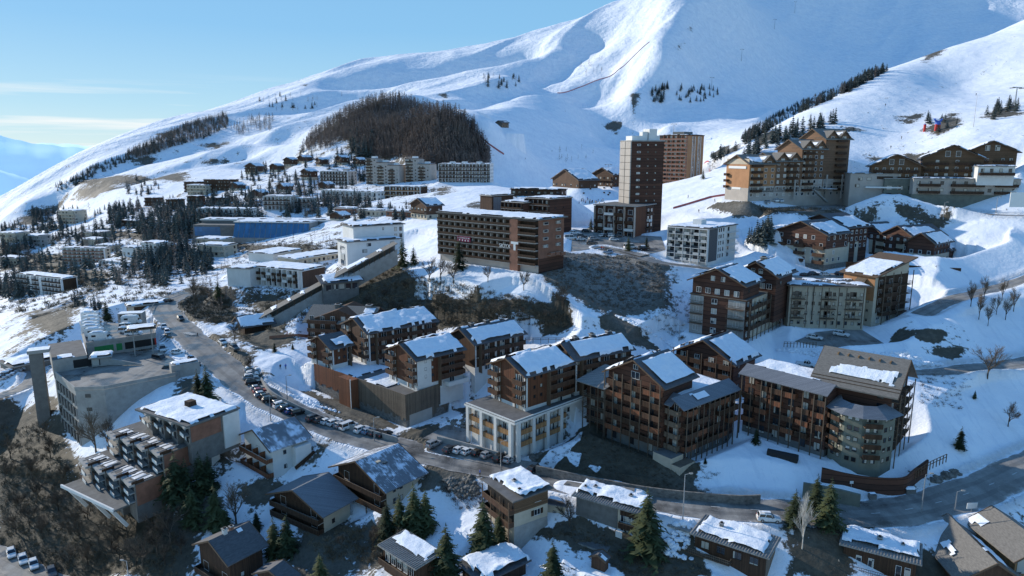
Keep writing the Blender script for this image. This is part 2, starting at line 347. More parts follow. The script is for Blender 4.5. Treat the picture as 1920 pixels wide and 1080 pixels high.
fr('WH1', (566,509), 543, 16, (610,500), (467,500))
fr('WH0', (468,505), 538, 16, None, (425,503), W=9)
fr('WH2', (556,487), 497, 21, (646,473), None, D=13)
fr('WH2B', (512,478), 492, 20, (565,468), None, D=15)
fw = fr('WH3', (650,455), 500, 22, (746,447), (641,449))
fr('WH3B', (662,426), Y=fw['o'].y + 8, zb=22, yaw=fw['yaw'] * 57.2958, W=24, D=14)
fr('BH', (582,420), 445, None, Y=425, yaw=6, W=5, D=5, pad=False)
fr('SB1', (355,800), 835, 4, (420,783), (245,773))
fr('SB2', (305,853), 884, -1, None, (193,813), W=14)
fr('SB3', (252,909), 942, -6, None, (142,864), W=14)
fr('E', (510,840), 893, -5, (590,826), (430,822))
fr('G', (724,912), 958, -6, (801,890), (615,879))
fr('F', (606,960), 998, -9, (660,935), (509,925))
fr('H', (430,1052), 1100, -14, (499,1026), (360,1024))
fr('B', (964,940), 1008, -4.5, (1031,922), (909,905))
fr('C', (1197,963), 1017, -4.5, (1225,946), (1076,935))
fr('D', (1436,1045), 1095, -6, (1466,1019), (1299,1007))
fr('K', (1719,1057), 1105, -6, (1727,1030), (1582,1025))
fr('J', (780,1065), 1110, -9, (822,1045), (716,1026))
fr('KB', (905,1092), 1112, -8.5, (1000,1066), (848,1068))
fr('NC', (1800,1083), 1110, -5.5, (1912,1082), (1746,1008))
fr('O', (1905,1046), 1085, -4, (1975,1030), (1846,978))
fr('L1', (117,524), 558, None, (148,520), (28,515), Y=345)
fr('L2', (196,467), 498, None, (204,465), (121,465), Y=440)
fr('L3', (243,494), 521, None, (273,489), (189,489), Y=400)
SMALL = [  # small far houses: px, py of near corner top, base py, depth, heading, width, length, kind
 ('L4',293,458,480,430,62,10,14,'white'),('L4B',252,466,481,420,70,8,10,'white'),('L5',415,450,470,400,72,11,18,'cream'),('L5B',419,462,482,392,72,11,18,'cream'),
 ('L6',139,396,420,640,80,16,18,'cream'),('L7',74,443,463,520,75,10,18,'concrete'),('L7B',28,438,455,540,75,12,16,'cream'),('L8',371,342,360,700,70,12,18,'wood'),('L8B',429,338,357,690,72,14,30,'wood'),('L8C',385,348,366,670,72,12,22,'cream'),
 ('L9A',291,372,386,640,70,10,14,'wood'),('L9B',330,375,391,620,70,10,12,'wood'),('L9C',371,369,391,610,75,9,11,'wood'),('L10',480,312,327,780,65,12,16,'chalet'),
 ('V1',570,296,306,800,50,10,12,'chalet'),('V2',545,300,312,770,55,9,12,'chalet'),('V3',600,300,312,760,40,9,10,'chalet'),('V4',578,322,338,690,50,10,12,'chalet'),('V5',640,296,310,740,45,9,11,'chalet'),('V6',672,300,312,740,45,9,10,'chalet'),('V7',520,312,322,760,60,9,12,'chalet'),
 ('Z1',660,392,402,440,60,9,14,'red'),('Z2',712,396,406,425,62,9,17,'cream'),('Z3',770,398,408,410,60,9,18,'red'),('Z4',640,405,414,420,60,8,10,'chalet'),('Z5',800,386,412,400,40,10,16,'chalet'),
 ('Y1',1085,338,353,420,28,14,30,'ski'),('Y2',1150,328,350,440,35,16,20,'ski'),('Y3',1052,357,368,340,70,10,26,'wood'),('N1',487,362,372,600,60,9,12,'chalet'),('N2',533,350,360,640,50,9,12,'chalet'),('N3',446,348,357,700,60,9,13,'chalet'),('N4',612,347,357,600,55,9,11,'chalet'),('N5',420,372,382,600,70,10,16,'wood'),('N6',180,450,460,500,70,10,15,'cream'),('N7',255,415,424,560,70,10,16,'wood'),('N8',30,485,496,440,70,9,18,'cream'),('HUT',941,230,239,820,40,9,10,'chalet'),('L11',205,462,474,470,70,9,12,'cream'),('L12',190,437,446,520,75,10,16,'cream')]
for k, px, py, pyb, Y, yaw, W, D, kind in SMALL:
    g_ = ground(px, pyb) if 'ground' in globals() else None
    if g_ is not None and .7 < g_.y / Y < 1.35: Y = g_.y
    fr(k, (px, py), pyb, None, Y=Y, yaw=yaw, W=W, D=D)
fr('HOT', (1406,307), 377, None, Y=305, yaw=20, W=55, D=16)
fr('FA', (1728,311), 337, None, Y=300, yaw=66, W=17, D=19)
fr('FB', (1845,297), 336, None, Y=292, yaw=62, W=20, D=22)
fr('FC', (1908,284), 318, None, Y=318, yaw=62, W=16, D=19)
fr('FBASE', (1915,337), 366, None, Y=284, yaw=74, W=26, D=39)
fr('FB2', (1904,313), 334, None, Y=283, yaw=74, W=12, D=13)
fr('FW', (1690,327), 372, None, Y=303, yaw=74, W=14, D=20)
fr('FGAR', (1762,336), 376, None, Y=297, yaw=74, W=16, D=21)
fr('LS', (458, 610), 628, 8.5, None, None, yaw=36, W=9, D=9)
fr('RL', (692, 606), 640, 10, (718, 588), (578, 600))
fr('GH', (240, 576), 596, 7, None, None, yaw=35, W=14, D=6)
fr('LSH', (22, 690), 700, -3, None, None, yaw=52, W=40, D=12)
fr('Q', (538, 1092), 1110, -12, (560, 1080), (478, 1076))
fr('HU', (1134, 1052), 1072, -5.2, (1143, 1045), (1108, 1044))
fr('GS', (1058, 950), 976, -4.2, (1077, 944), (1021, 952))
if __name__ == '__main__' and globals().get('DUMP'):
    for k, f in FR.items(): print('%-5s W%.1f D%.1f H%.1f yaw%.0f zb%.1f at %.0f %.0f' % (k, f['W'], f['D'], f['H'], math.degrees(f['yaw']), f['zb'], f['o'].x, f['o'].y))
# ---------------------------------------------------------------- terrain shaping: roads, pads, bare patches
def segdist(x, y, pts):
    """distance to a polyline and the height interpolated along it"""
    best = np.full(x.shape, 1e9); hh = np.zeros(x.shape)
    for a, b in zip(pts[:-1], pts[1:]):
        dx, dy = b[0] - a[0], b[1] - a[1]; l2 = dx * dx + dy * dy
        t = np.clip(((x - a[0]) * dx + (y - a[1]) * dy) / l2, 0, 1)
        d = np.hypot(x - a[0] - t * dx, y - a[1] - t * dy); m = d < best
        best[m] = d[m]; hh[m] = (a[2] + t * (b[2] - a[2]))[m]
    return best, hh
def smooth_line(P, n=10):
    P = [Vector(p) for p in P]; Q = [P[0] * 2 - P[1]] + P + [P[-1] * 2 - P[-2]]; out = []
    for i in range(1, len(Q) - 2):
        for k in range(n):
            t = k / n; a, b, c, d = Q[i-1:i+3]
            out.append(.5 * ((2 * b) + (c - a) * t + (2 * a - 5 * b + 4 * c - d) * t * t + (3 * b - a - 3 * c + d) * t ** 3))
    return out + [P[-1]]
NEAR = RR < 900
def clampz(d, h, w, cut=.6, fill=.7, below=.12):
    """cut and fill the ground to height h inside distance w, with banks outside"""
    e = np.maximum(d - w, 0)
    lo = h - below - e * fill; hi = h - below + e * cut
    m = e < 16
    GZ[m] = np.clip(GZ[m], lo[m], hi[m])
def rect_dist(f, m=0):
    c, s = math.cos(f['yaw']), math.sin(f['yaw']); X = GX - f['o'].x; Y = GY - f['o'].y
    lx = X * c + Y * s; ly = -X * s + Y * c
    return np.hypot(np.maximum(np.maximum(-lx, lx - f['W']), 0), np.maximum(np.maximum(-ly, ly - f['D']), 0))
for k, f in FR.items():
    if f['pad'] and k not in ('SB1', 'SB2', 'SB3', 'POD', 'GAR', 'T1P'):
        far_ = f['o'].y > 380
        clampz(rect_dist(f), np.full(GX.shape, f['zb']), 1.0 if far_ else 1.6, .6, .45 if far_ else .7, .15)
def front_cut(k, rise, w=5):
    f = FR[k]; c, s = math.cos(f['yaw']), math.sin(f['yaw']); X = GX - f['o'].x; Y = GY - f['o'].y; lx = X * c + Y * s; ly = -X * s + Y * c
    d = rect_dist(f); m = ((lx < 0) | (ly < 0)) & (d < 14); GZ[m] = np.minimum(GZ[m], (f['zb'] + rise * np.clip(ly[m] / f['D'], 0, 1) + .15 + np.maximum(d[m] - w, 0) * .6))
front_cut('GAR', 1.2); front_cut('POD', .2, 2)
for k in ('POD', 'GAR'):
    d = rect_dist(FR[k]); m = d < 1; GZ[m] = np.minimum(GZ[m], FR[k]['zb'] - .3)
def world_line(pts): return [tuple(at_z(p[0], p[1], p[2])) for p in pts]
ROADS = {}; LUMP = np.zeros(GX.shape)
def road_line(key, pts, w, n=8):
    P = smooth_line(world_line(pts), n); ROADS[key] = (P, w)
    d, h = segdist(GX, GY, P); clampz(d, h, w + .6, .55, .6)
    if key != 'garden_path': m = (d > w + .5) & (d < w + 4) & (RR < 420); GZ[m] += (.75 * np.exp(-((d[m] - w - 1.7) / .7) ** 2) * np.clip(fbm(GX[m], GY[m], 9, 3) * 2.4 + .45, 0, 1)); LUMP[m] = np.maximum(LUMP[m], .9 * np.exp(-((d[m] - w - 1) / 1.2) ** 2))
FLATS = {}
def sdpoly(x, y, poly):
    """signed distance to a polygon, positive inside"""
    d = np.full(x.shape, 1e18); ins = np.zeros(x.shape, bool); n = len(poly)
    for i in range(n):
        a, b = poly[i], poly[(i + 1) % n]; ex, ey = b[0] - a[0], b[1] - a[1]; wx, wy = x - a[0], y - a[1]
        t = np.clip((wx * ex + wy * ey) / (ex * ex + ey * ey + 1e-12), 0, 1)
        d = np.minimum(d, (wx - ex * t) ** 2 + (wy - ey * t) ** 2)
        c = (a[1] > y) != (b[1] > y)
        ins ^= c & (x < (b[0] - a[0]) * (y - a[1]) / ((b[1] - a[1]) or 1e-12) + a[0])
    d = np.sqrt(d); return np.where(ins, d, -d)
def flat(key, poly, z=None, Y=None, bank=.6):
    """a level sheet outlined by sighted corners"""
    P = [at_z(p[0], p[1], z if z is not None else p[2]) for p in poly]; FLATS[key] = P
    sd = sdpoly(GX, GY, [(p.x, p.y) for p in P])
    A = np.array([[p.x, p.y, 1] for p in P]); sol = np.linalg.lstsq(A, np.array([p.z for p in P]), rcond=None)[0]
    clampz(np.maximum(-sd, 0), GX * sol[0] + GY * sol[1] + sol[2], .5, bank, .7)
    for p in P: p.z = p.x * sol[0] + p.y * sol[1] + sol[2]
road_line('main_road', MAIN, 5.0)
road_line('side_lane', [(2000,655,14.5),(1915,680,14),(1820,690,13.5),(1735,700,13),(1660,690,13)], 3.2)
road_line('upper_lane', [(1990,405,47),(1860,402,46.5),(1760,392,47),(1680,380,48),(1600,375,49)], 3.2)
road_line('hill_lane', [(1990,500,32),(1880,537,26.5),(1790,560,24.5),(1725,590,21.5)], 3)
road_line('valley_road', [(-140,1010,-24),(-40,1040,-23.5),(30,1075,-23.5),(110,1110,-23.5)], 4.5)
road_line('car_park_ramp', [(-60,760,-5),(10,738,-4.5),(50,722,-4),(66,702,-3.5),(60,690,-3)], 2.6)
road_line('snowy_path', [(70,588,3),(120,575,4),(150,562,4)], 1.6)
road_line('garden_path', [(1060,905,.2),(1110,912,.8),(1190,918,1.2)], 1)
flat('plaza', [(1075,432,36),(1130,437,36),(1240,440,36),(1248,472,33),(1200,482,33),(1130,462,34.5),(1070,470,34.5)])
road_line('plaza_road', [(1130,466,34),(1190,478,33.2),(1240,492,32),(1330,503,29.8),(1400,512,28.2),(1470,518,27.5),(1560,520,27.5),(1650,522,27.5)], 3)
DK = [at_z(x, y, 8) for x, y in [(105,702),(141,731),(196,729),(330,703),(352,690),(300,655),(292,628),(283,606),(150,606),(162,647),(90,645),(100,690)]]
m_ = sdpoly(GX, GY, [(p.x, p.y) for p in DK]) > -.6; GZ[m_] = np.minimum(GZ[m_], 7.2)
flat('lower_lot', [(800,822,.3),(865,835,.2),(945,858,0),(1010,868,-.2),(985,886,-.4),(900,868,-.4),(800,846,-.3)])
flat('courtyard', [(1490,640,15.5),(1530,622,16.5),(1610,615,16.8),(1660,645,15.5),(1560,652,15)])
flat('hotel_lot', [(1440,390),(1610,378),(1650,384),(1480,400)], 46.8)
flat('back_lot', [(1485,698),(1520,680),(1545,690),(1520,705)], 11.5)
flat('apartment_lot', [(1490,535),(1600,528),(1610,512),(1500,512)], 27)
BARE = np.where(RR < 560, .29, .08); BARE = np.where(RR < 235, .365, BARE); BARE = np.where((RR > 235) & (RR < 850) & (GX < -60) & (GX < 160 - RR * .25), .445, BARE)  # left village share raised, partly to darken its slope in place of shade
BARE = np.where((RR > 800) & (RR < 1400) & (GX < -260), .37, BARE); BARE = np.where((RR > 330) & (RR < 800) & (GX > 150), .335, BARE)
flat('driveway', [(792,822,.35),(838,796,.5),(880,806,.3),(872,836,.15)])
GREY = np.zeros(GX.shape)
def patch(pts, grey=0, amt=1.0, soft=2.0, lump=0, far=False):
    soft = soft * 2.2
    P = [ground(*p) for p in pts]; P = [(p.x, p.y) for p in P if p is not None]
    if len(P) < 3: return
    cx = sum(p[0] for p in P) / len(P); cy = sum(p[1] for p in P) / len(P); ex = max(math.hypot(p[0] - cx, p[1] - cy) for p in P) + 12
    m = (np.abs(GX - cx) < ex) & (np.abs(GY - cy) < ex)
    if not m.any(): return
    sd = sdpoly(GX[m], GY[m], P); v = np.clip(.5 + sd / (2 * soft), 0, 1)
    if amt > 0: BARE[m] = np.maximum(BARE[m], np.where(v > 0, BARE[m] * (1 - v) + amt * v, BARE[m]))
    elif amt < 0: BARE[m] = np.where(v > 0, BARE[m] * (1 - v) + (-.6) * v, BARE[m])
    if grey is not None: GREY[m] = GREY[m] * (1 - v) + grey * v
    if lump: LUMP[m] = np.maximum(LUMP[m], lump * v)
# dark scrub banks
patch([(640,572),(700,518),(750,492),(790,522),(870,536),(1000,556),(1060,590),(1068,612),(1050,618),(830,614),(800,604),(700,590)], .08, 1.25, 1.2)
patch([(1030,486),(1110,478),(1215,482),(1250,510),(1240,560),(1190,585),(1120,572),(1080,545),(1020,530)], .9, 1.0, 3, .8)
patch([(1130,600),(1160,590),(1190,610),(1232,655),(1180,642)], .35, .9, 1)
patch([(330,560),(372,536),(430,560),(440,602),(402,606),(352,592)], .3, .9, 1.5)
patch([(0,800),(60,800),(112,832),(138,905),(160,955),(250,962),(300,960),(330,1000),(330,1080),(110,1080),(60,1050),(0,1030)], 0, .95, 2)
patch([(0,760),(72,768),(118,800),(60,800),(0,800)], .15, .8, 2)
patch([(1000,872),(1090,805),(1140,800),(1240,862),(1330,872),(1358,890),(1308,906),(1352,932),(1000,884)], .02, 1, .8)
patch([(1290,905),(1440,930),(1560,928),(1560,945),(1280,930)], .2, .9, .8)
patch([(905,1010),(985,1005),(1080,990),(1190,1015),(1290,1010),(1330,1080),(1180,1080),(1112,1034),(1060,1006),(1000,1006)], .1, .95, .8)
patch([(560,990),(640,985),(735,1000),(730,1060),(660,1055),(600,1030)], .08, .75, 1.5)
patch([(330,985),(362,1000),(370,1080),(300,1080)], .1, .7, 1.5)
patch([(1500,1012),(1590,1015),(1600,1080),(1480,1080)], .1, .9, 1); patch([(1720,1030),(1790,1060),(1790,1080),(1700,1080)], .05, .95, 1)
patch([(805,905),(850,880),(905,905),(915,945),(860,950)], .7, .8, 1.2, 1)
patch([(740,820),(800,800),(870,815),(880,830),(800,842)], .15, .85, 1)
patch([(650,745),(700,775),(740,800),(700,805),(600,760)], .35, .9, 1)
patch([(945,800),(1040,770),(1060,790),(980,850),(965,862)], .6, .8, 1.2, .6)
patch([(570,735),(640,760),(700,785),(690,800),(620,775)], .3, .85, 1)
patch([(1330,388),(1390,378),(1420,388),(1430,402),(1380,408)], .6, .95, 1.5, .5)
patch([(1420,392),(1500,390),(1560,392),(1640,392),(1640,405),(1500,404),(1440,402)], .3, .85, 2)
patch([(1690,385),(1800,400),(1920,405),(1920,430),(1800,428),(1700,415)], .1, .8, 2)
patch([(700,1010),(760,985),(800,1000),(790,1020)], .1, .7, 1)
patch([(820,330),(1,1),(2,2)]) if False else None
for P in [[(1680,225),(1735,212),(1710,232)],[(1740,240),(1790,215),(1800,235),(1760,255)],[(1625,295),(1700,290),(1755,290),(1740,303),(1640,303)],[(1575,245),(1600,238),(1612,246)],[(1500,258),(1560,250),(1580,258),(1540,262)],[(1845,215),(1900,200),(1915,215),(1860,222)],[(1390,262),(1440,248),(1470,255),(1420,275)],[(1330,290),(1370,268),(1385,280),(1340,300)],[(1700,105),(1770,95),(1735,118)]]: patch(P, .25, .75, 3)
for P in [[(140,345),(215,330),(345,326),(345,340),(230,342),(170,345)],[(140,362),(200,345),(225,352),(180,368)],[(245,300),(290,297),(280,308)],[(375,272),(425,268),(410,278)],[(390,303),(420,303),(405,309)],[(60,395),(120,372),(115,385)],[(20,425),(80,400),(60,420)],[(560,160),(580,158),(575,164)],[(820,178),(845,170),(838,186)],[(300,252),(330,246),(320,256)],[(1060,325),(1110,335),(1080,345)],[(880,386),(905,378),(960,372),(958,382),(900,392)],[(815,355),(835,350),(845,360),(825,366)],[(1180,180),(1205,175),(1190,215),(1178,222)],[(1125,232),(1150,225),(1190,228),(1180,240),(1140,245)],[(1150,250),(1190,246),(1180,255)],[(1285,55),(1300,48),(1298,60)],[(1262,90),(1285,80),(1270,98)]]: patch(P, .4, .8, 5, 0)
for P in [[(1012,870),(1058,832),(1090,812),(1086,826),(1050,862),(1030,882)],[(1060,848),(1088,852),(1082,874),(1070,866)],[(1104,874),(1126,876),(1118,886)],[(855,752),(878,745),(882,760),(862,764)],[(838,772),(862,775),(868,792),(850,788)],[(800,842),(820,838),(830,848)]]: patch(P, None, -1, .3)
# dark terraces among the left-hand houses
for P in [[(0,455),(110,480),(120,500),(0,505)],[(20,480),(110,482),(120,520),(60,505)],[(130,505),(200,515),(190,545),(150,530)],[(60,585),(110,590),(115,615),(80,612)],[(105,592),(135,572),(150,562),(130,590),(112,615)],[(430,455),(560,460),(600,470),(560,490),(470,470)],[(200,430),(320,440),(330,450),(210,445)],[(620,470),(690,440),(700,450),(640,480)],[(480,545),(560,570),(520,600),(470,560)],[(470,600),(560,640),(520,650),(450,640)]]: patch(P, .2, .8, 2.5, .2)
for P in [[(1640,655),(1690,620),(1700,630),(1660,655)],[(1675,628),(1710,622),(1700,635)],[(1720,622),(1765,625),(1755,640),(1725,636)],[(1830,710),(1870,705),(1860,735),(1840,728)],[(1825,825),(1850,815),(1865,840),(1835,838)],[(1710,655),(1800,655),(1795,690),(1740,680)],[(1470,870),(1495,875),(1490,890)],[(1745,885),(1785,870),(1790,895)]]: patch(P, .15, .95, .8)
for P in [[(845,790),(850,745),(885,720),(905,760),(890,800)],[(760,860),(830,880),(900,900),(870,930),(790,900)],[(560,850),(620,830),(590,870)],[(430,905),(500,900),(560,925),(470,960)],[(610,960),(700,965),(720,1000),(640,1000)],[(350,920),(420,940),(400,1000),(350,1000)],[(550,1020),(720,1040),(700,1080),(540,1080)],[(410,810),(440,850),(420,880),(395,850)],[(330,715),(360,705),(380,730),(345,740)],[(460,690),(500,700),(480,720)],[(395,630),(470,660),(480,690),(430,690)],[(1240,890),(1330,905),(1290,925)],[(1560,970),(1640,985),(1600,1010)],[(1480,985),(1560,990),(1550,1020),(1470,1020)],[(1060,985),(1120,1010),(1080,1030)]]: patch(P, .2, .7, 1.6)
patch([(566,286),(595,250),(640,218),(690,195),(745,190),(850,218),(890,244),(912,290),(905,303),(760,302),(690,296),(640,262)], .1, .62, 8)
# clean deep snow
for P in [[(1320,850),(1400,800),(1480,810),(1590,900),(1420,920),(1330,900),(1355,885)],[(1440,640),(1500,650),(1700,660),(1790,690),(1700,690),(1560,670),(1450,680)],[(1715,700),(1900,690),(1900,830),(1790,880),(1720,850)],[(1790,430),(1915,415),(1915,520),(1830,520)],[(820,960),(880,950),(940,1000),(900,1060),(820,1060)],[(930,260),(1180,200),(1180,320),(1000,350),(930,345)],[(760,500),(860,505),(1010,550),(1000,556),(870,535),(790,520)]]: patch(P, None, -1, 3)
patch([(1085,745),(1160,700),(1260,770),(1200,800)], 0, .6, 2)
planks('wood_dark', (.09, .05, .03), (.03, .018, .012)); planks('wood_red', (.19, .078, .04), (.075, .034, .022), .3)
planks('wood_grey', (.22, .17, .125), (.085, .066, .05), .25); planks('wood_mid', (.125, .068, .042), (.05, .03, .021), .2)
planks('wood_pale', (.42, .24, .11), (.22, .12, .06), .35); planks('wood_brown', (.2, .12, .07), (.1, .06, .035), .3, False)
planks('post_wood', (.17, .125, .09), (.075, .055, .04), .25); planks('hotel_wood', (.24, .14, .085), (.12, .072, .045), .3, False); planks('cladding', (.125, .058, .038), (.045, .025, .02), 1.2, False); planks('rust', (.25, .098, .05), (.12, .055, .032), .5)
planks('metal_grey', (.2, .21, .23), (.13, .14, .155), .45, True, .45); planks('ribbed', (.36, .34, .31), (.17, .16, .15), .42, True, .6)
simple('orange', (.4, .205, .1), .8, .2, .3); simple('maroon', (.2, .02, .06), .7, .1, 1, bmp=0); simple('brickred', (.26, .125, .082), .85, .3, .5)
simple('white', (.66, .65, .62), .85, .1, .35); simple('cream', (.5, .43, .33), .85, .16, .4); simple('pale', (.42, .375, .33), .85, .14, .3)
simple('concrete', (.33, .32, .3), .9, .25, .5); simple('darkconc', (.17, .165, .155), .9, .3, .6); simple('greenwall', (.16, .17, .14), .9, .25, .5)
simple('slate', (.1, .1, .105), .7, .35, 1.2, None, (1, 1, 6), .3); simple('shingle', (.19, .175, .155), .85, .4, 1.6, None, (1, 1, 7), .4)
simple('bitumen', (.14, .135, .13), .9, .3, .5); simple('frame_white', (.7, .7, .68), .5, .05, 1, bmp=0); simple('frame_brown', (.06, .035, .02), .6, .2, 2, bmp=0)
simple('timber', (.13, .085, .055), .8, .3, 2); simple('metal', (.35, .36, .37), .45, .1, 2, bmp=0, metal=.6); simple('dark', (.02, .02, .02), .7, .2, 2, bmp=0)
simple('stone', (.2, .185, .165), .95, .55, 1.1, None, (1, 1, 1.5), .9); simple('netred', (.4, .13, .13), .8, .2, 2, bmp=0); simple('red', (.5, .04, .03), .6, .1, 2, bmp=0); simple('blueplastic', (.05, .12, .45), .5, .1, 2, bmp=0)
simple('skin', (.5, .3, .22), .6, .05, 2, bmp=0); simple('tyre', (.015, .015, .015), .9, .1, 2, bmp=0); simple('yellow', (.6, .4, .06), .6, .1, 2, bmp=0); simple('sign_green', (.02, .2, .06), .5, .1, 1, bmp=0)
def frost_mat():
    m, n, b = nodes('frosted'); v = coord(n, 'Object'); a = noise(n, v, .28, 5, .6); f = noise(n, coord(n, 'Object', (2.2, .5, .5)), 1.6, 6, .7)
    tx = n.nodes.new('ShaderNodeTexCoord'); s = n.nodes.new('ShaderNodeSeparateXYZ'); n.links.new(tx.outputs['Object'], s.inputs[0]); rib = math_(n, 'FRACT', math_(n, 'DIVIDE', s.outputs[0], .42))
    t = math_(n, 'ADD', math_(n, 'ADD', math_(n, 'MULTIPLY', a, 1.3), math_(n, 'MULTIPLY', f, .8)), math_(n, 'MULTIPLY', rib, .12)); k = N_(n, 'MapRange'); k.inputs[1].default_value = 1.08; k.inputs[2].default_value = 1.2; n.links.new(t, k.inputs[0])
    tin = ramp(n, [(.3, (.12, .13, .15)), (.7, (.19, .2, .22))], f); tin = mix(n, math_(n, 'LESS_THAN', rib, .12), tin, (.07, .075, .085))
    n.links.new(mix(n, k.outputs[0], tin, (.68, .72, .8)), b.inputs['Base Color']); b.inputs['Roughness'].default_value = .6; bump(n, b, t, .3, .05); M['frosted'] = m
frost_mat()
def asphalt_mat():
    m, n, b = nodes('asphalt'); v = coord(n, 'Object')
    a = noise(n, v, .12, 6, .6); f = noise(n, v, 4, 5, .7); c = noise(n, coord(n, 'Object', (.5, .06, .5)), 1, 5)
    t = math_(n, 'ADD', math_(n, 'MULTIPLY', a, .6), math_(n, 'ADD', math_(n, 'MULTIPLY', f, .2), math_(n, 'MULTIPLY', c, .25)))
    n.links.new(ramp(n, [(.4, (.075, .071, .066)), (.5, (.17, .16, .148)), (.63, (.3, .285, .26))], t), b.inputs['Base Color'])
    n.links.new(ramp(n, [(.42, (.25,) * 3), (.55, (.85,) * 3)], a), b.inputs['Roughness']); b.inputs['Specular IOR Level'].default_value = .35
    ac = N_(n, 'Attribute', attribute_name='across').outputs['Fac']; am = math_(n, 'ABSOLUTE', math_(n, 'SUBTRACT', math_(n, 'ABSOLUTE', ac), .42)); wheel = math_(n, 'LESS_THAN', am, .13)
    base = b.inputs['Base Color'].links[0].from_socket; col = mix(n, math_(n, 'MULTIPLY', wheel, .3), base, (.06, .058, .055))
    ed = math_(n, 'ADD', math_(n, 'ABSOLUTE', ac), math_(n, 'MULTIPLY', math_(n, 'SUBTRACT', noise(n, v, .5, 6, .65), .5), .75)); dm = N_(n, 'MapRange'); dm.inputs[1].default_value = .86; dm.inputs[2].default_value = 1.0; n.links.new(ed, dm.inputs[0])
    col = mix(n, dm.outputs[0], col, (.3, .28, .26)); sm = N_(n, 'MapRange'); sm.inputs[1].default_value = 1.02; sm.inputs[2].default_value = 1.07; n.links.new(ed, sm.inputs[0]); n.links.new(mix(n, sm.outputs[0], col, (.72, .74, .78)), b.inputs['Base Color'])
    bump(n, b, f, .25, .03); M['asphalt'] = m
asphalt_mat()
def glass_mat(name, dark, curtain, thr):
    """window glass over a dark room; some rooms have pale curtains drawn"""
    m, n, b = nodes(name); geo = N_(n, 'NewGeometry'); s = N_(n, 'VectorMath', operation='SNAP'); s.inputs[1].default_value = (1.7, 1.7, 2.7)
    n.links.new(geo.outputs['Position'], s.inputs[0]); w_ = N_(n, 'TexWhiteNoise', noise_dimensions='3D'); n.links.new(s.outputs[0], w_.inputs['Vector'])
    f = math_(n, 'GREATER_THAN', w_.outputs[0], thr)
    v = mix(n, w_.outputs[0], dark, tuple(x * 2.5 for x in dark))
    n.links.new(mix(n, f, v, curtain), b.inputs['Base Color']); b.inputs['Roughness'].default_value = .08; b.inputs['Specular IOR Level'].default_value = .6; M[name] = m
glass_mat('glass', (.018, .02, .024), (.42, .4, .35), .62); glass_mat('blueglass', (.02, .09, .2), (.03, .12, .24), .5); M['blueglass'].node_tree.nodes['Principled BSDF'].inputs['Roughness'].default_value = .3; glass_mat('cargllass', (.01, .012, .015), (.02, .02, .022), .5); glass_mat('litglass', (.03, .04, .05), (.5, .5, .48), .45)
def leaf_mat(name, c1, c2, sc=.6):
    m, n, b = nodes(name); geo = N_(n, 'NewGeometry'); f = noise(n, geo.outputs['Position'], sc, 4, .6); oi = N_(n, 'ObjectInfo')
    t = math_(n, 'ADD', f, math_(n, 'MULTIPLY', math_(n, 'SUBTRACT', oi.outputs['Random'], .5), .35))
    n.links.new(ramp(n, [(.3, c1), (.72, c2)], t), b.inputs['Base Color']); b.inputs['Roughness'].default_value = .8; b.inputs['Specular IOR Level'].default_value = .15; M[name] = m
leaf_mat('needles', (.02, .03, .017), (.085, .098, .042)); leaf_mat('needles_hazed', (.052, .065, .064), (.115, .13, .115), .05)  # distant needles paler and bluer, haze mixed into their colour
leaf_mat('twigs', (.06, .047, .036), (.17, .135, .1), .5); leaf_mat('larch', (.12, .095, .085), (.27, .21, .17), .06); leaf_mat('bark', (.04, .03, .022), (.12, .1, .08), 1); leaf_mat('birch', (.25, .24, .22), (.5, .48, .44), 2)
leaf_mat('scrub', (.065, .054, .038), (.22, .175, .115), .25); leaf_mat('rubble', (.09, .085, .075), (.3, .28, .25), .8)
def paint(name, c, metal=.25):
    m, n, b = nodes(name); f = noise(n, coord(n, 'Object'), 2, 4); n.links.new(ramp(n, [(.3, tuple(x * .8 for x in c)), (.7, c)], f), b.inputs['Base Color'])
    b.inputs['Roughness'].default_value = .3; b.inputs['Metallic'].default_value = metal; b.inputs['Coat Weight'].default_value = .5; b.inputs['Coat Roughness'].default_value = .08; M[name] = m
PAINT = {'white': (.75, .75, .74), 'black': (.018, .018, .02), 'dark grey': (.06, .062, .068), 'silver': (.38, .39, .4), 'blue': (.04, .1, .3), 'red': (.3, .03, .03), 'pale blue': (.25, .35, .48), 'brown': (.1, .075, .06)}
for k, c in PAINT.items(): paint('paint ' + k, c, 0 if k in ('white', 'red') else .3)
simple('lamp_glass', (.7, .68, .62), .2, .05, 1, bmp=0); simple('tail_glass', (.3, .02, .02), .2, .05, 1, bmp=0)
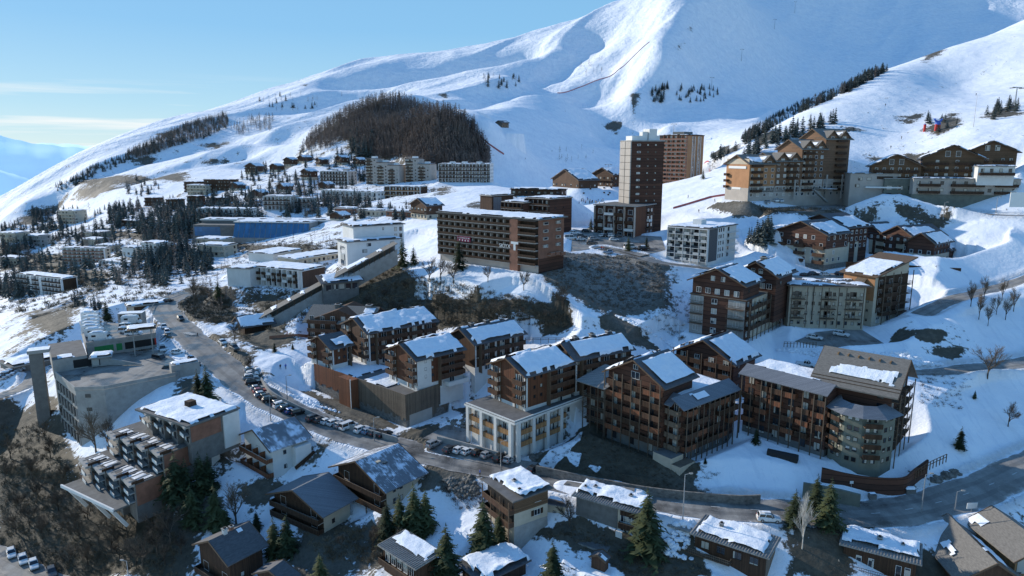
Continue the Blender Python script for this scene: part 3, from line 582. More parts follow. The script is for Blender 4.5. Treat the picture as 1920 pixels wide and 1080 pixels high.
# ---------------------------------------------------------------- mesh collecting
class MB:
    def __init__(s): s.V = []; s.F = []; s.I = []; s.m = []
    def mi(s, m):
        if m not in s.m: s.m.append(m)
        return s.m.index(m)
    def face(s, pts, m):
        i = len(s.V); s.V += [tuple(p) for p in pts]; s.F.append(list(range(i, i + len(pts)))); s.I.append(s.mi(m))
    def box(s, x0, x1, y0, y1, z0, z1, m, top=None):
        i = len(s.V); s.V += [(x, y, z) for z in (z0, z1) for y in (y0, y1) for x in (x0, x1)]
        for f in ((0, 2, 3, 1), (0, 1, 5, 4), (1, 3, 7, 5), (3, 2, 6, 7), (2, 0, 4, 6), (4, 5, 7, 6)):
            s.F.append([i + k for k in f]); s.I.append(s.mi(top if top and f == (4, 5, 7, 6) else m))
    def prism(s, poly, z0, z1, m, top=None):
        """upright prism on an anticlockwise plan outline"""
        i = len(s.V); n = len(poly); s.V += [(p[0], p[1], z0) for p in poly] + [(p[0], p[1], z1) for p in poly]
        for k in range(n): s.F.append([i + k, i + (k + 1) % n, i + n + (k + 1) % n, i + n + k]); s.I.append(s.mi(m))
        s.F.append([i + n + k for k in range(n)]); s.I.append(s.mi(top or m)); s.F.append([i + k for k in reversed(range(n))]); s.I.append(s.mi(m))
    def sweep(s, prof, a, b, m):
        """extrude a closed 3-D outline from offset a to offset b (vectors)"""
        i = len(s.V); n = len(prof); a = Vector(a); b = Vector(b); s.V += [tuple(Vector(p) + a) for p in prof] + [tuple(Vector(p) + b) for p in prof]
        for k in range(n): s.F.append([i + k, i + (k + 1) % n, i + n + (k + 1) % n, i + n + k]); s.I.append(s.mi(m))
        s.F.append([i + k for k in reversed(range(n))]); s.I.append(s.mi(m)); s.F.append([i + n + k for k in range(n)]); s.I.append(s.mi(m))
    def bar(s, a, b, w, m, h=None):
        a, b = Vector(a), Vector(b); d = (b - a).normalized(); u = d.cross(Vector((0, 0, 1)))
        if u.length < .01: u = Vector((1, 0, 0))
        u = u.normalized() * (w / 2); v = u.cross(d).normalized() * ((h or w) / 2)
        s.sweep([-u - v, u - v, u + v, -u + v], a, b, m)
    def tube(s, a, b, r0, r1, m, n=6):
        a, b = Vector(a), Vector(b); d = (b - a).normalized(); u = d.orthogonal().normalized(); v = d.cross(u); i = len(s.V)
        for c, r in ((a, r0), (b, r1)): s.V += [tuple(c + (u * math.cos(6.2832 * k / n) + v * math.sin(6.2832 * k / n)) * r) for k in range(n)]
        for k in range(n): s.F.append([i + k, i + (k + 1) % n, i + n + (k + 1) % n, i + n + k]); s.I.append(s.mi(m))
        s.F.append([i + n + k for k in range(n)]); s.I.append(s.mi(m)); s.F.append([i + k for k in reversed(range(n))]); s.I.append(s.mi(m))
    def mesh(s, name):
        me = bpy.data.meshes.new(name); me.from_pydata(s.V, [], s.F)
        for m in s.m: me.materials.append(M[m])
        me.polygons.foreach_set('material_index', s.I); me.update()
        bm = bmesh.new(); bm.from_mesh(me); bmesh.ops.recalc_face_normals(bm, faces=bm.faces); bm.to_mesh(me); bm.free(); return me
    def build(s, name, parent=None, loc=None, rz=0):
        if not s.F: return None
        return link(name, s.mesh(name), parent, loc, rz)
def link(name, me, parent=None, loc=None, rz=0):
    o = bpy.data.objects.new(name, me); COL.objects.link(o); o.parent = parent
    if loc is not None: o.location = loc
    o.rotation_euler.z = rz; return o
def tag(o, label, cat, group=None):
    o['label'] = label; o['category'] = cat
    if group: o['group'] = group
    return o
def thing(name, label, cat, loc=(0, 0, 0), rz=0, group=None):
    o = bpy.data.objects.new(name, None); COL.objects.link(o); o.location = loc; o.rotation_euler.z = rz; o.empty_display_size = .5
    return tag(o, label, cat, group)
def copy_tree(o, parent=None):
    c = o.copy(); COL.objects.link(c); c.parent = parent
    for ch in o.children: copy_tree(ch, c)
    return c
# ---------------------------------------------------------------- building toolkit
WIN = {}
def win_meshes(w, h, fm, style):
    k = (round(w, 2), round(h, 2), fm, style)
    if k in WIN: return WIN[k]
    b = MB(); t = .055
    b.box(-w/2 - t, w/2 + t, -.07, .02, h/2, h/2 + t, fm); b.box(-w/2 - t, w/2 + t, -.12, .02, -h/2 - t, -h/2, fm)
    b.box(-w/2 - t, -w/2, -.07, .02, -h/2, h/2, fm); b.box(w/2, w/2 + t, -.07, .02, -h/2, h/2, fm)
    if style != 'plain': b.box(-.04, .04, -.055, .02, -h/2, h/2, fm)
    p = MB(); p.face([(-w/2, -.015, -h/2), (w/2, -.015, -h/2), (w/2, -.015, h/2), (-w/2, -.015, h/2)], 'glass')
    sh = None
    if style == 'shutter':
        sh = MB(); sh.box(-w/2 - t - w * .5, -w/2 - t, -.06, -.01, -h/2, h/2, 'wood_dark'); sh.box(w/2 + t, w/2 + t + w * .5, -.06, -.01, -h/2, h/2, 'wood_dark'); sh = sh.mesh('shutters')
    WIN[k] = (b.mesh('window'), p.mesh('pane'), sh); return WIN[k]
class Blk:
    """a rectangular block of a building in the building's own frame"""
    def __init__(s, root, w, d, z0, z1, ox=0, oy=0): s.root, s.w, s.d, s.z0, s.z1, s.ox, s.oy = root, w, d, z0, z1, ox, oy
    def at(s, face, t, z, out=0):
        if face == 'x': return (s.ox + t, s.oy - out, z), 0
        if face == 'y': return (s.ox - out, s.oy + s.d - t, z), -math.pi / 2
        if face == 'r': return (s.ox + s.w + out, s.oy + t, z), math.pi / 2
    def length(s, face): return s.w if face == 'x' else s.d
COUNT = {}
def window(b, face, t, z, w=1.1, h=1.3, fm='frame_white', style='mid', pane=True):
    c = COUNT.setdefault(b.root.name, [0, None]); c[0] += 1
    loc, rz = b.at(face, t, z); fr_, pn, sh = win_meshes(w, h, fm, style)
    if c[0] > 96: return
    if b.root.location.y > 240:                    # far off: frame and pane in one small mesh
        k = (round(w, 2), round(h, 2), fm)
        if k not in WIN:
            q = MB(); t = .1; q.box(-w/2 - t, w/2 + t, -.06, .02, -h/2 - t, h/2 + t, fm); q.face([(-w/2, -.065, -h/2), (w/2, -.065, -h/2), (w/2, -.065, h/2), (-w/2, -.065, h/2)], 'glass'); WIN[k] = q.mesh('window')
        link('window', WIN[k], b.root, loc, rz); return
    o = link('window', fr_, b.root, loc, rz)
    link('pane', pn, o)
    if sh: link('shutters', sh, o)
def wall(b, m, below=5, roof=None, rise=0, ridge='x', name='wall', lower=None, lz=0):
    mb = MB(); x0, x1, y0, y1 = b.ox, b.ox + b.w, b.oy, b.oy + b.d; za = b.z0 - below
    if lower: mb.box(x0 - .003, x1 + .003, y0 - .003, y1 + .003, za, lz, lower); za = lz
    if rise == 0: mb.box(x0, x1, y0, y1, za, b.z1, m)
    elif ridge == 'x': mb.sweep([(0, y0, za), (0, y1, za), (0, y1, b.z1), (0, (y0 + y1) / 2, b.z1 + rise), (0, y0, b.z1)], (x0, 0, 0), (x1, 0, 0), m)
    else: mb.sweep([(x0, 0, za), (x1, 0, za), (x1, 0, b.z1), ((x0 + x1) / 2, 0, b.z1 + rise), (x0, 0, b.z1)], (0, y0, 0), (0, y1, 0), m)
    return mb.build(name, b.root)
def snow_sheet(parent, P0, U, V, th=.4, irr=.5, seed=0, res=.5, edge=.55, holes=0, name='snow_cover'):
    """a settled slab of snow on a plane: rounded lips, uneven outline, melted holes"""
    P0, U, V = Vector(P0), Vector(U), Vector(V); lu, lv = U.length, V.length; nu, nv = max(4, int(lu / res)), max(4, int(lv / res))
    nu, nv = min(nu, 70), min(nv, 70)
    a = np.linspace(0, lu, nu + 1); c = np.linspace(0, lv, nv + 1); A, B = np.meshgrid(a, c, indexing='ij')
    q = fbm(A + seed * 31.7, B - seed * 17.1, 2.8, 4)
    d = np.minimum(np.minimum(A, lu - A), np.minimum(B, lv - B)); dd = d + irr * (q * 2 - .15)
    if holes: dd = np.minimum(dd, (fbm(A - seed * 7, B + seed * 3, 3.5, 4) + holes) * 8)
    h = np.clip(dd / edge, 0, 1); h = np.sqrt(np.clip(1 - (1 - h) ** 2, 0, 1)) * th * (1 + 1.1 * fbm(A + seed, B, 2.6, 3))
    ok = dd > -.02; X = np.zeros((nu + 1, nv + 1, 3)); un, vn = U.normalized(), V.normalized()
    for k in range(3): X[..., k] = P0[k] + un[k] * A + vn[k] * B
    nrm = un.cross(vn); nrm = nrm if nrm.z > 0 else -nrm
    for k in range(3): X[..., k] += nrm[k] * .02 + (.35 * nrm[k] + (.65 if k == 2 else 0)) * h
    F = grid_faces(nu + 1, nv + 1); okf = ok.ravel()[F].sum(1) >= 3; F = F[okf]
    if len(F) == 0: return None
    used = np.unique(F); mp_ = np.full((nu + 1) * (nv + 1), -1); mp_[used] = np.arange(len(used))
    o = mesh_obj(name, X.reshape(-1, 3)[used].tolist(), mp_[F].tolist(), 'snow', parent, smooth=True); return o
def gable(b, rise, ridge='x', over=.8, m='slate', th=.28, snow=(.06, .94, .04, .8), side=0, irr=.5, sth=.45, fascia='timber', both=True, holes=0, seed=None):
    """two-slope roof; snow = (u0,u1,v0,v1) as fractions along the ridge and up the slope from the eave; side 0 is the slope on the near side"""
    L_, W_ = (b.w, b.d) if ridge == 'x' else (b.d, b.w); k = rise / (W_ / 2); ov = over
    def P(u, v, z):  # u along ridge, v across
        return Vector((b.ox + u, b.oy + v, z)) if ridge == 'x' else Vector((b.ox + v, b.oy + u, z))
    mb = MB()
    for v0, sgn in ((-ov, 1), (W_ + ov, -1)):
        e0 = P(-ov, v0, b.z1 - ov * k + .05); r0 = P(-ov, W_ / 2, b.z1 + rise + .05); dz = Vector((0, 0, th))
        mb.sweep([e0, r0, r0 + dz, e0 + dz], (0, 0, 0), P(L_ + 2 * ov, 0, 0) - P(0, 0, 0), m)
    o = mb.build('roof', b.root)
    for u in (-ov - .04, L_ + ov + .04):
        fb = MB()
        for v0 in (-ov - .05, W_ + ov + .05): fb.bar(P(u, v0, b.z1 - (ov + .05) * k + .12), P(u, W_ / 2, b.z1 + rise + .17), .1, fascia, .34)
        fb.build('fascia', o)
    if snow:
        for sd_ in ((side, 1 - side) if both else (side,)):
            u0, u1, v0, v1 = snow; S = -ov if sd_ == 0 else W_ + ov; sg = 1 if sd_ == 0 else -1
            pt = lambda u, v: P(-ov + u * (L_ + 2 * ov), S + sg * v * (W_ / 2 + ov), b.z1 - ov * k + v * (rise + ov * k) + .05 + th)
            snow_sheet(o, pt(u0, v0), pt(u1, v0) - pt(u0, v0), pt(u0, v1) - pt(u0, v0), sth, irr, seed if seed is not None else random.random() * 50, holes=holes)
    return o
def flatroof(b, m='bitumen', par=.35, over=.25, snow=True, sth=.35, irr=.3, margin=.25, edge_m='concrete', holes=0):
    mb = MB(); x0, x1, y0, y1 = b.ox - over, b.ox + b.w + over, b.oy - over, b.oy + b.d + over
    mb.box(x0, x1, y0, y1, b.z1 + .003, b.z1 + par, edge_m, m); o = mb.build('roof', b.root)
    if snow: snow_sheet(o, (x0 + margin, y0 + margin, b.z1 + par), (x1 - x0 - 2 * margin, 0, 0), (0, y1 - y0 - 2 * margin, 0), sth, irr, random.random() * 50, holes=holes, res=max(.5, b.w / 60))
    return o
def chimney(root, x, y, z, w=.7, h=1.6, m='stone', snow=True):
    mb = MB(); mb.box(x - w/2, x + w/2, y - w/2, y + w/2, z - 1, z + h, m); mb.box(x - w*.65, x + w*.65, y - w*.65, y + w*.65, z + h + .003, z + h + .15, 'concrete')
    mb.box(x - w*.3, x + w*.3, y - w*.3, y + w*.3, z + h + .153, z + h + .4, 'dark'); mb.build('chimney', root)
def balcony(b, face, t0, t1, z, dep=1.3, rail=1.0, m='wood_mid', slab='concrete', style='solid', ends=True, posts=None, soffit=.16):
    """one balcony: slab, front panel or bars, returns at the ends"""
    mb = MB(); w = t1 - t0
    mb.box(0, w, -dep, .0, -soffit, 0, slab)
    if style == 'solid':
        mb.box(0, w, -dep - .06, -dep, -.2, rail, m); mb.box(-.03, w + .03, -dep - .09, -dep + .05, rail + .003, rail + .06, 'timber' if m.startswith('wood') else slab)
        if ends: mb.box(0, .06, -dep, -.02, 0, rail, m); mb.box(w - .06, w, -dep, -.02, 0, rail, m)
    elif style == 'bars':
        n = max(2, int(w / .35))
        for k in range(n + 1): mb.box(k * w / n - .02, k * w / n + .02, -dep - .03, -dep + .01, 0, rail, m)
        for zz in (rail, rail * .5): mb.box(0, w, -dep - .04, -dep + .02, zz, zz + .07, m)
        if ends:
            for x in (0, w): mb.box(x - .03, x + .03, -dep, 0, rail - .05, rail, m)
    elif style == 'glass':
        mb.box(0, w, -dep - .03, -dep, 0, rail, 'litglass')
    loc, rz = b.at(face, t0, z); o = mb.build('balcony', b.root, loc, rz); return o
def fins(b, face, ts, z0, z1, dep, m, th=.18):
    for t in ts:
        mb = MB(); mb.box(-th/2, th/2, -dep, -.0, z0, z1, m); loc, rz = b.at(face, t, 0); mb.build('partition', b.root, loc, rz)
def posts(b, face, ts, z0, z1, out, m='timber', w=.22):
    for t in ts:
        mb = MB(); mb.box(-w/2, w/2, -out - w/2, -out + w/2, z0, z1, m); loc, rz = b.at(face, t, 0); mb.build('post', b.root, loc, rz)
def panel(b, face, t0, t1, z0, z1, m, th=.05, name='cladding'):
    mb = MB(); mb.box(0, t1 - t0, -th, .0, z0, z1, m); loc, rz = b.at(face, t0, 0); return mb.build(name, b.root, loc, rz)
def door(b, face, t, w=1, h=2.1, m='wood_mid', z=None):
    mb = MB(); mb.box(-w/2 - .08, w/2 + .08, -.06, 0, 0, h + .08, 'frame_white'); mb.box(-w/2, w/2, -.09, -.06, .02, h, m); loc, rz = b.at(face, t, b.z0 if z is None else z); return mb.build('door', b.root, loc, rz)
def start(key, name, label, cat, group=None):
    f = FR[key]; root = thing(name, label, cat, f['o'] - Vector((0, 0, f['zb'])) + Vector((0, 0, f['zb'])), f['yaw'], group)
    return root, Blk(root, f['W'], f['D'], 0, f['H'])
def rows(b, face, ts, zs, w=1.1, h=1.3, fm='frame_white', style='mid', skip=0):
    for z in zs:
        for t in ts:
            if random.random() >= skip: window(b, face, t, z, w, h, fm, style)
def spread(n, L_, m=1.2): return [m + (L_ - 2 * m) * k / max(1, n - 1) for k in range(n)] if n > 1 else [L_ / 2]
build_terrain()
# ================================================================ the brown residences in the middle
def residence(key, name, label, floors, rise, snow, wl='wood_red', lower=None, front=True, back_loggia=.45, chim=0, holes=0, sth=.5, group=None, lz=0):
    root, b = start(key, name, label, 'apartment block', group); fh = b.z1 / floors; sth = .7
    wall(b, wl, 6, rise=rise, lower='white' if lower is None else lower, lz=lz or fh * .55)
    o = gable(b, rise, 'x', .85, 'slate', .26, snow, irr=.4, sth=sth, holes=holes)
    # right-hand face: a boarded panel then stacked balconies
    t1 = b.w * back_loggia
    panel(b, 'x', .1, .55, 0, b.z1 - .3, 'white', .06, 'render_strip')
    for k in range(1, floors):
        for t in (b.w * back_loggia * .4, b.w * back_loggia * .72): window(b, 'x', t, k * fh + fh * .55, .6, .75, 'frame_brown', 'plain')
    n = max(1, int((b.w - t1) / 5))
    for k in range(floors):
        z = k * fh
        for i in range(n):
            a = t1 + (b.w - t1) * i / n; e = t1 + (b.w - t1) * (i + 1) / n - .25
            panel(b, 'x', a + .2, a + .9, z + .1, z + fh - .35, 'white', .05, 'render_strip'); window(b, 'x', a + (e - a) * .55, z + fh * .48, 1.5, 1.9)
            if k: balcony(b, 'x', a, e, z, 1.3, 1.0, 'wood_mid', 'concrete')
    fins(b, 'x', [t1], 0, b.z1 - .2, 1.35, 'timber', .15)
    if front:                # left-hand gable face: corner balconies both sides of a boarded middle
        for k in range(floors):
            z = k * fh
            for a, e in ((.1, b.d * .3), (b.d * .72, b.d - .1)):
                window(b, 'y', (a + e) / 2, z + fh * .48, 1.4, 1.9); panel(b, 'y', a + .05, a + .55, z + .1, z + fh - .3, 'white', .05, 'render_strip'); panel(b, 'y', e - .6, e - .1, z + .1, z + fh - .3, 'white', .05, 'render_strip')
                if k: balcony(b, 'y', a, e, z, 1.2, 1.0, 'wood_mid', 'concrete')
        for k in range(1, floors): panel(b, 'y', b.d * .3, b.d * .72, k * fh - .06, k * fh + .06, 'timber', .04, 'floor_band')
        posts(b, 'y', [b.d * .3, b.d * .72], 0, b.z1 + rise * .5, .18, 'timber', .18)
    for i in range(chim): chimney(root, b.w * (.25 + .3 * i), b.d * .6, b.z1 + rise * .8, 1.1, 1.5, 'slate')
    return root, b
residence('RA1', 'apartment_block', 'narrow red-brown gabled block perched on the left end of the wooden garage wall', 3, 2.6, (.2, .97, .03, .62), front=True, back_loggia=.9, lz=1.6)
residence('RA2', 'apartment_block', 'long brown block with white left gable and one long unbroken snow roof', 4, 3.0, (.03, .99, .02, .98), 'wood_mid', 'white', True, .1)
r_, b_ = residence('RB1', 'apartment_block', 'gabled block rising from the near corner of the wooden garage terrace', 4, 2.8, (.03, .98, .02, .97), chim=0)
panel(b_, 'x', .15, b_.w * .3, .1, b_.z1 - .5, 'white', .07, 'render_strip')
balcony(b_, 'x', b_.w * .55, b_.w, -.1, 2.6, 1.0, 'white', 'white')
residence('RB2', 'apartment_block', 'rear brown wing between two snow roofs, two chimney stacks on its bare left slope', 3, 3.0, (.04, .99, .03, .85), 'wood_mid', None, False, .08, 2)
residence('RC1', 'apartment_block', 'gabled red-brown block standing on the white-columned garage', 4, 2.8, (.04, .97, .03, .97))
residence('RC2', 'apartment_block', 'rear brown wing behind the white-columned garage block, snow slipping off its ridge', 4, 2.8, (.08, .99, .03, .92), 'wood_mid', None, False, .08, 3)
# white garage with columns
root, b = start('POD', 'garage', 'white garage building with square columns and orange wooden balcony fronts', 'garage')
wall(b, 'white', 3)
mb = MB(); mb.box(-1.5, b.w + 9, -1.5, b.d + 1, b.z1 + .003, b.z1 + .5, 'white', 'bitumen'); mb.box(-1.2, b.w + 8.7, -1.2, -1.0, b.z1 + .503, b.z1 + .8, 'white'); mb.box(-1.2, -1.0, -1, b.d + .7, b.z1 + .503, b.z1 + .8, 'white'); mb.build('roof_terrace', root)
wing = Blk(root, 9, b.d, 0, b.z1, b.w, 0); wall(wing, 'white', 3, name='side_wing')
for i in range(4):
    for face, L_ in (('x', b.w), ('y', b.d)):
        t = (L_ - .2) * i / 3 + .1
        mb = MB(); mb.box(-.45, .45, -1.5, -.7, -3, b.z1, 'white'); loc, rz = b.at(face, t, 0); mb.build('column', root, loc, rz)
for face, L_ in (('x', b.w), ('y', b.d)):
    for k in range(3):
        a = L_ * k / 3 + .6; e = L_ * (k + 1) / 3 - .4
        for z in (3.4, 6.3): balcony(b, face, a, e, z, 1.2, 1.05, 'wood_pale', 'white'); window(b, face, a + 1.2, z + 1.2, 1.1, 1.6); window(b, face, e - 1, z + 1.2, 1.1, 1.6)
for z in (3.6, 6.4): window(wing, 'x', 3, z + 1, 2.6, 1.3); balcony(wing, 'x', .3, 2, z, 1, 1, 'wood_pale', 'white')
for t in (2, 6, 10): panel(b, 'y', t, t + 3.2, -.3, 2.6, 'white', .05, 'garage_door')
# wooden clad garage wall
root, b = start('GAR', 'garage', 'long garage podium with tall weathered vertical wooden cladding on rubble stone', 'garage')
mb = MB(); mb.box(0, b.w, 0, b.d, -6, b.z1 - .9, 'stone'); mb.build('wall', root)
mb = MB(); mb.box(.4, b.w - .4, .4, b.d - .4, b.z1 - .9, b.z1 - .6, 'bitumen'); mb.build('roof_deck', root)
snow_sheet(root, (1, b.d * .22, b.z1 - .6), (b.w - 2, 0, 0), (0, b.d * .26, 0), .3, .2, 3); snow_sheet(root, (1, b.d * .55, b.z1 - .6), (b.w - 2, 0, 0), (0, b.d * .4, 0), .3, .3, 5)
mb = MB(); n = 14      # boards stop in an uneven line above the stone
for i in range(n):
    t0, t1 = b.w * i / n, b.w * (i + 1) / n; zb_ = 1.6 + 1.2 * math.sin(i * 1.3); mb.box(t0, t1, -.14, 0, zb_, b.z1 + .1, 'wood_grey')
mb.build('cladding', root)
def gclad(t0, t1, out, m, zf, name='cladding'):
    mb = MB(); n = max(2, int((t1 - t0) / 1.1))
    for i in range(n):
        a, e = t0 + (t1 - t0) * i / n, t0 + (t1 - t0) * (i + 1) / n; mb.box(a - t0, e - t0, -out, .0, zf((a + e) / 2), b.z1 + .1, m)
    loc, rz = b.at('y', t0, 0); mb.build(name, root, loc, rz)
gclad(b.d * .52, b.d + .14, .14, 'wood_grey', lambda t: 2 + .5 * math.sin(t * 2))
gclad(.0, b.d * .38, .14, 'rust', lambda t: 3.2 - 1.2 * t / b.d + .4 * math.sin(t * 1.7))
gclad(b.d * .38, b.d * .52, 2.6, 'rust', lambda t: -1.6, 'stair_tower')
mb = MB(); mb.box(0, .25, -2.7, -2.5, -2, b.z1 + .4, 'white'); loc, rz = b.at('y', b.d * .52 - .3, 0); mb.build('drain_pipe', root, loc, rz)
for t in (2.2, 5.2, 7.6): door(b, 'x', t, 1.8, 2.1, 'wood_pale', .3)
panel(b, 'x', 1.1, 9, -1, 2.9, 'pale', .16, 'entrance_wall')
# ================================================================ timber-framed residence group on the right
def timber(b, face, ts, z0, z1, out=1.4): posts(b, face, ts, z0, z1, out, 'post_wood', .2)
root, b = start('RD', 'apartment_block', 'tall timber-framed chalet block with exposed posts and gable above the dark lawn', 'apartment block')
wall(b, 'cladding', 6, rise=4.2, lower='darkconc', lz=2.2); gable(b, 4.2, 'x', 1.1, 'slate', .28, (.06, .96, .03, .9), sth=.6, irr=.3)
for k in range(6):
    z = .4 + k * 2.8
    for i in range(3):
        a = b.d * i / 3 + .3; e = b.d * (i + 1) / 3 - .2
        window(b, 'y', (a + e) / 2 - .5, z + 1.2, 1.3, 1.8, 'frame_brown', 'mid')
        if k: balcony(b, 'y', a, e, z, 1.3, 1.0, ('wood_dark', 'rust', 'wood_mid')[(i + k) % 3], 'timber')
timber(b, 'y', [b.d * i / 6 for i in range(7)], -5, b.z1 + .5); window(b, 'y', b.d / 2, b.z1 + .6, 2.2, 1.6); window(b, 'y', b.d / 2, b.z1 + 2.6, 1.2, 1)
side = Blk(root, 8, 7.5, 0, 12.8, 1.0, b.d); wall(side, 'cladding', 6, name='side_wing')
mb = MB(); mb.sweep([(-2.2, 0, 12.6), (9, 0, 14.4), (9, 0, 14.6), (-2.2, 0, 12.8)], (0, b.d - .6, 0), (0, b.d + 8.6, 0), 'ribbed'); o = mb.build('canopy_roof', root)
for k in range(4):
    z = .4 + k * 2.8; rows(side, 'y', (2, 5.2), [z + 1.2], 1.3, 1.7, 'frame_brown')
    if k: balcony(side, 'y', .2, 7.2, z, 1.6, 1, 'wood_grey', 'timber', 'bars')
timber(side, 'y', (.2, 2.6, 5, 7.3), -5, 12.4, 1.7)
for k in range(5):
    rows(b, 'x', (2.2, 6.2), [1.6 + k * 2.8], 1.1, 1.4, 'frame_brown')
root, b = start('RDW', 'apartment_block', 'lower timber wing with pent tin roof strip joining the tall framed chalet', 'apartment block')
wall(b, 'cladding', 6, lower='darkconc', lz=1.8)
ex = Blk(root, b.w, 6, 0, b.z1 - .4, 0, b.d); wall(ex, 'cladding', 6, name='rear_wing')
mb = MB(); o = b.d; zt = b.z1
mb.sweep([(0, -1.7, zt - .9), (0, 1.8, zt + 1), (0, 1.8, zt + 1.18), (0, -1.7, zt - .72)], (-1.7, 0, 0), (b.w, 0, 0), 'metal_grey'); mb.sweep([(-1.7, 0, zt - .9), (1.8, 0, zt + 1.003), (1.8, 0, zt + 1.183), (-1.7, 0, zt - .72)], (0, 1.8, 0), (0, o + 6, 0), 'metal_grey'); rf = mb.build('pent_roof', root)
snow_sheet(rf, (4, -1.2, zt - .45), (5.5, 0, 0), (0, 2.6, 1.4), .25, .5, 9); snow_sheet(root, (2, 2, zt + .15), (b.w - 3, 0, 0), (0, o + 3.4, 0), .35, .5, 12)
mb = MB(); mb.box(1.8, b.w, 1.8, o + 6, zt - .4 + .003, zt + .1, 'bitumen'); mb.build('roof_deck', root)
for k in range(5):
    z = .2 + k * 2.75
    for i in range(5):
        a = b.w * i / 5 + .2; e = b.w * (i + 1) / 5 - .15; window(b, 'x', (a + e) / 2, z + 1.3, 1.4, 1.8, 'frame_brown')
        if k and (i + k) % 5: balcony(b, 'x', a, e, z, 1.3, 1, ('wood_dark', 'rust', 'wood_mid')[(i * 2 + k) % 3], 'timber')
    for i in range(2):
        window(b, 'y', 1.5 + i * 2.6, z + 1.3, 1.2, 1.7, 'frame_white')
    if k: balcony(b, 'y', .2, b.d - .2, z, 1.2, 1, 'wood_grey', 'timber')
timber(b, 'x', [b.w * i / 10 for i in range(11)], -4, zt - .7, 1.45); timber(b, 'y', [0, b.d / 2, b.d], -4, zt - .7, 1.3)
mb = MB(); mb.box(-4.5, -.2, -1, 4, -5, 2.6, 'cream', 'bitumen'); mb.box(-4.4, 1, -3.4, -1.003, -5, 1.4, 'cream', 'wood_grey'); mb.build('porch', root)
root, b = start('RE', 'apartment_block', 'dark timber gabled chalet set behind, thick snow pillow on its right roof slope', 'apartment block')
wall(b, 'cladding', 6, rise=4.4); gable(b, 4.4, 'x', 1.2, 'slate', .28, (.04, .97, .03, .93), sth=.65, irr=.25)
for k in range(4):
    z = .3 + k * 2.6
    for i in range(4):
        window(b, 'y', 2.2 + i * (b.d - 4.4) / 3, z + 1.2, 1.4, 1.5, 'frame_white')
    if k: balcony(b, 'y', .4, b.d * .48, z, 1.2, 1, 'wood_dark', 'timber'); balcony(b, 'y', b.d * .54, b.d - .4, z, 1.2, 1, 'wood_mid', 'timber')
timber(b, 'y', [b.d * i / 4 for i in range(5)], -3, b.z1 + 1, 1.3); rows(b, 'x', (3, 7), (3, 6, 8.6), 1, 1.2, 'frame_brown')
root, b = start('RF', 'apartment_block', 'long dark timber wing facing the snowy garden, bent grey tin eaves', 'apartment block')
wall(b, 'cladding', 6, lower='darkconc', lz=1.5); zt = b.z1
mb = MB(); mb.sweep([(-1.9, 0, zt - .8), (2, 0, zt + .9), (2, 0, zt + 1.08), (-1.9, 0, zt - .62)], (0, -.5, 0), (0, b.d + .8, 0), 'metal_grey'); mb.build('pent_roof', root)
mb = MB(); mb.box(2, b.w, 0, b.d, zt + .003, zt + .6, 'bitumen'); mb.build('roof_deck', root); snow_sheet(root, (2.2, 3, zt + .6), (b.w - 3, 0, 0), (0, b.d - 3.2, 0), .4, .4, 4)
for k in range(5):
    z = .5 + k * 2.85
    for i in range(6):
        a = b.d * i / 6 + .2; e = b.d * (i + 1) / 6 - .2; window(b, 'y', (a + e) / 2, z + 1.3, 1.3, 1.8, 'frame_brown')
        if k and (i * 3 + k) % 4: balcony(b, 'y', a, e, z, 1.3, 1, ('wood_dark', 'wood_mid', 'rust')[(i + 2 * k) % 3], 'timber')
timber(b, 'y', [b.d * i / 8 for i in range(9)], -4, zt - .5, 1.45)
root, b = start('RG', 'apartment_block', 'big chalet block with broad bare shingle roof and rounded grey stair bay', 'apartment block')
wall(b, 'cladding', 6, rise=5.2, ridge='y', lower='darkconc', lz=3); rf = gable(b, 5.2, 'y', 1.6, 'shingle', .3, None)
k_ = 5.2 / (b.w / 2); pt = lambda u, v: Vector((-1.6 + v * (b.w / 2 + 1.6), -1.6 + u * (b.d + 3.2), b.z1 - 1.6 * k_ + v * (5.2 + 1.6 * k_) + .36))
snow_sheet(rf, pt(.08, .26), pt(.82, .26) - pt(.08, .26), pt(.08, .62) - pt(.08, .26), .25, 1.1, 6, holes=.12, edge=.2)
for i, v in enumerate((.12, .2)):
    mb = MB(); mb.bar(pt(0, v) + Vector((0, 0, .12)), pt(1, v) + Vector((0, 0, .12)), .12, 'timber'); mb.build('snow_guard', rf)
for i in range(6):
    mb = MB(); p = pt(.2 + .12 * i, .84); mb.box(p.x - .45, p.x + .45, p.y - .12, p.y + .12, p.z - .1, p.z + .35, 'wood_pale'); mb.build('roof_vent', rf)
for k in range(6):
    z = .5 + k * 2.6
    for i in range(3):
        window(b, 'x', 2.2 + i * 5, z + 1.2, 1.2, 1.5, 'frame_white')
        if k: balcony(b, 'x', .6 + i * 5, 5 + i * 5, z, 1.5, 1, 'wood_dark', 'timber', 'bars')
    window(b, 'y', 2, z + 1.2, 1.2, 1.5, 'frame_brown'); window(b, 'y', b.d - 2, z + 1.2, 1.2, 1.5, 'frame_brown')
timber(b, 'x', [1, 5.5, 10, 15], -3, b.z1 - .5, 1.7)
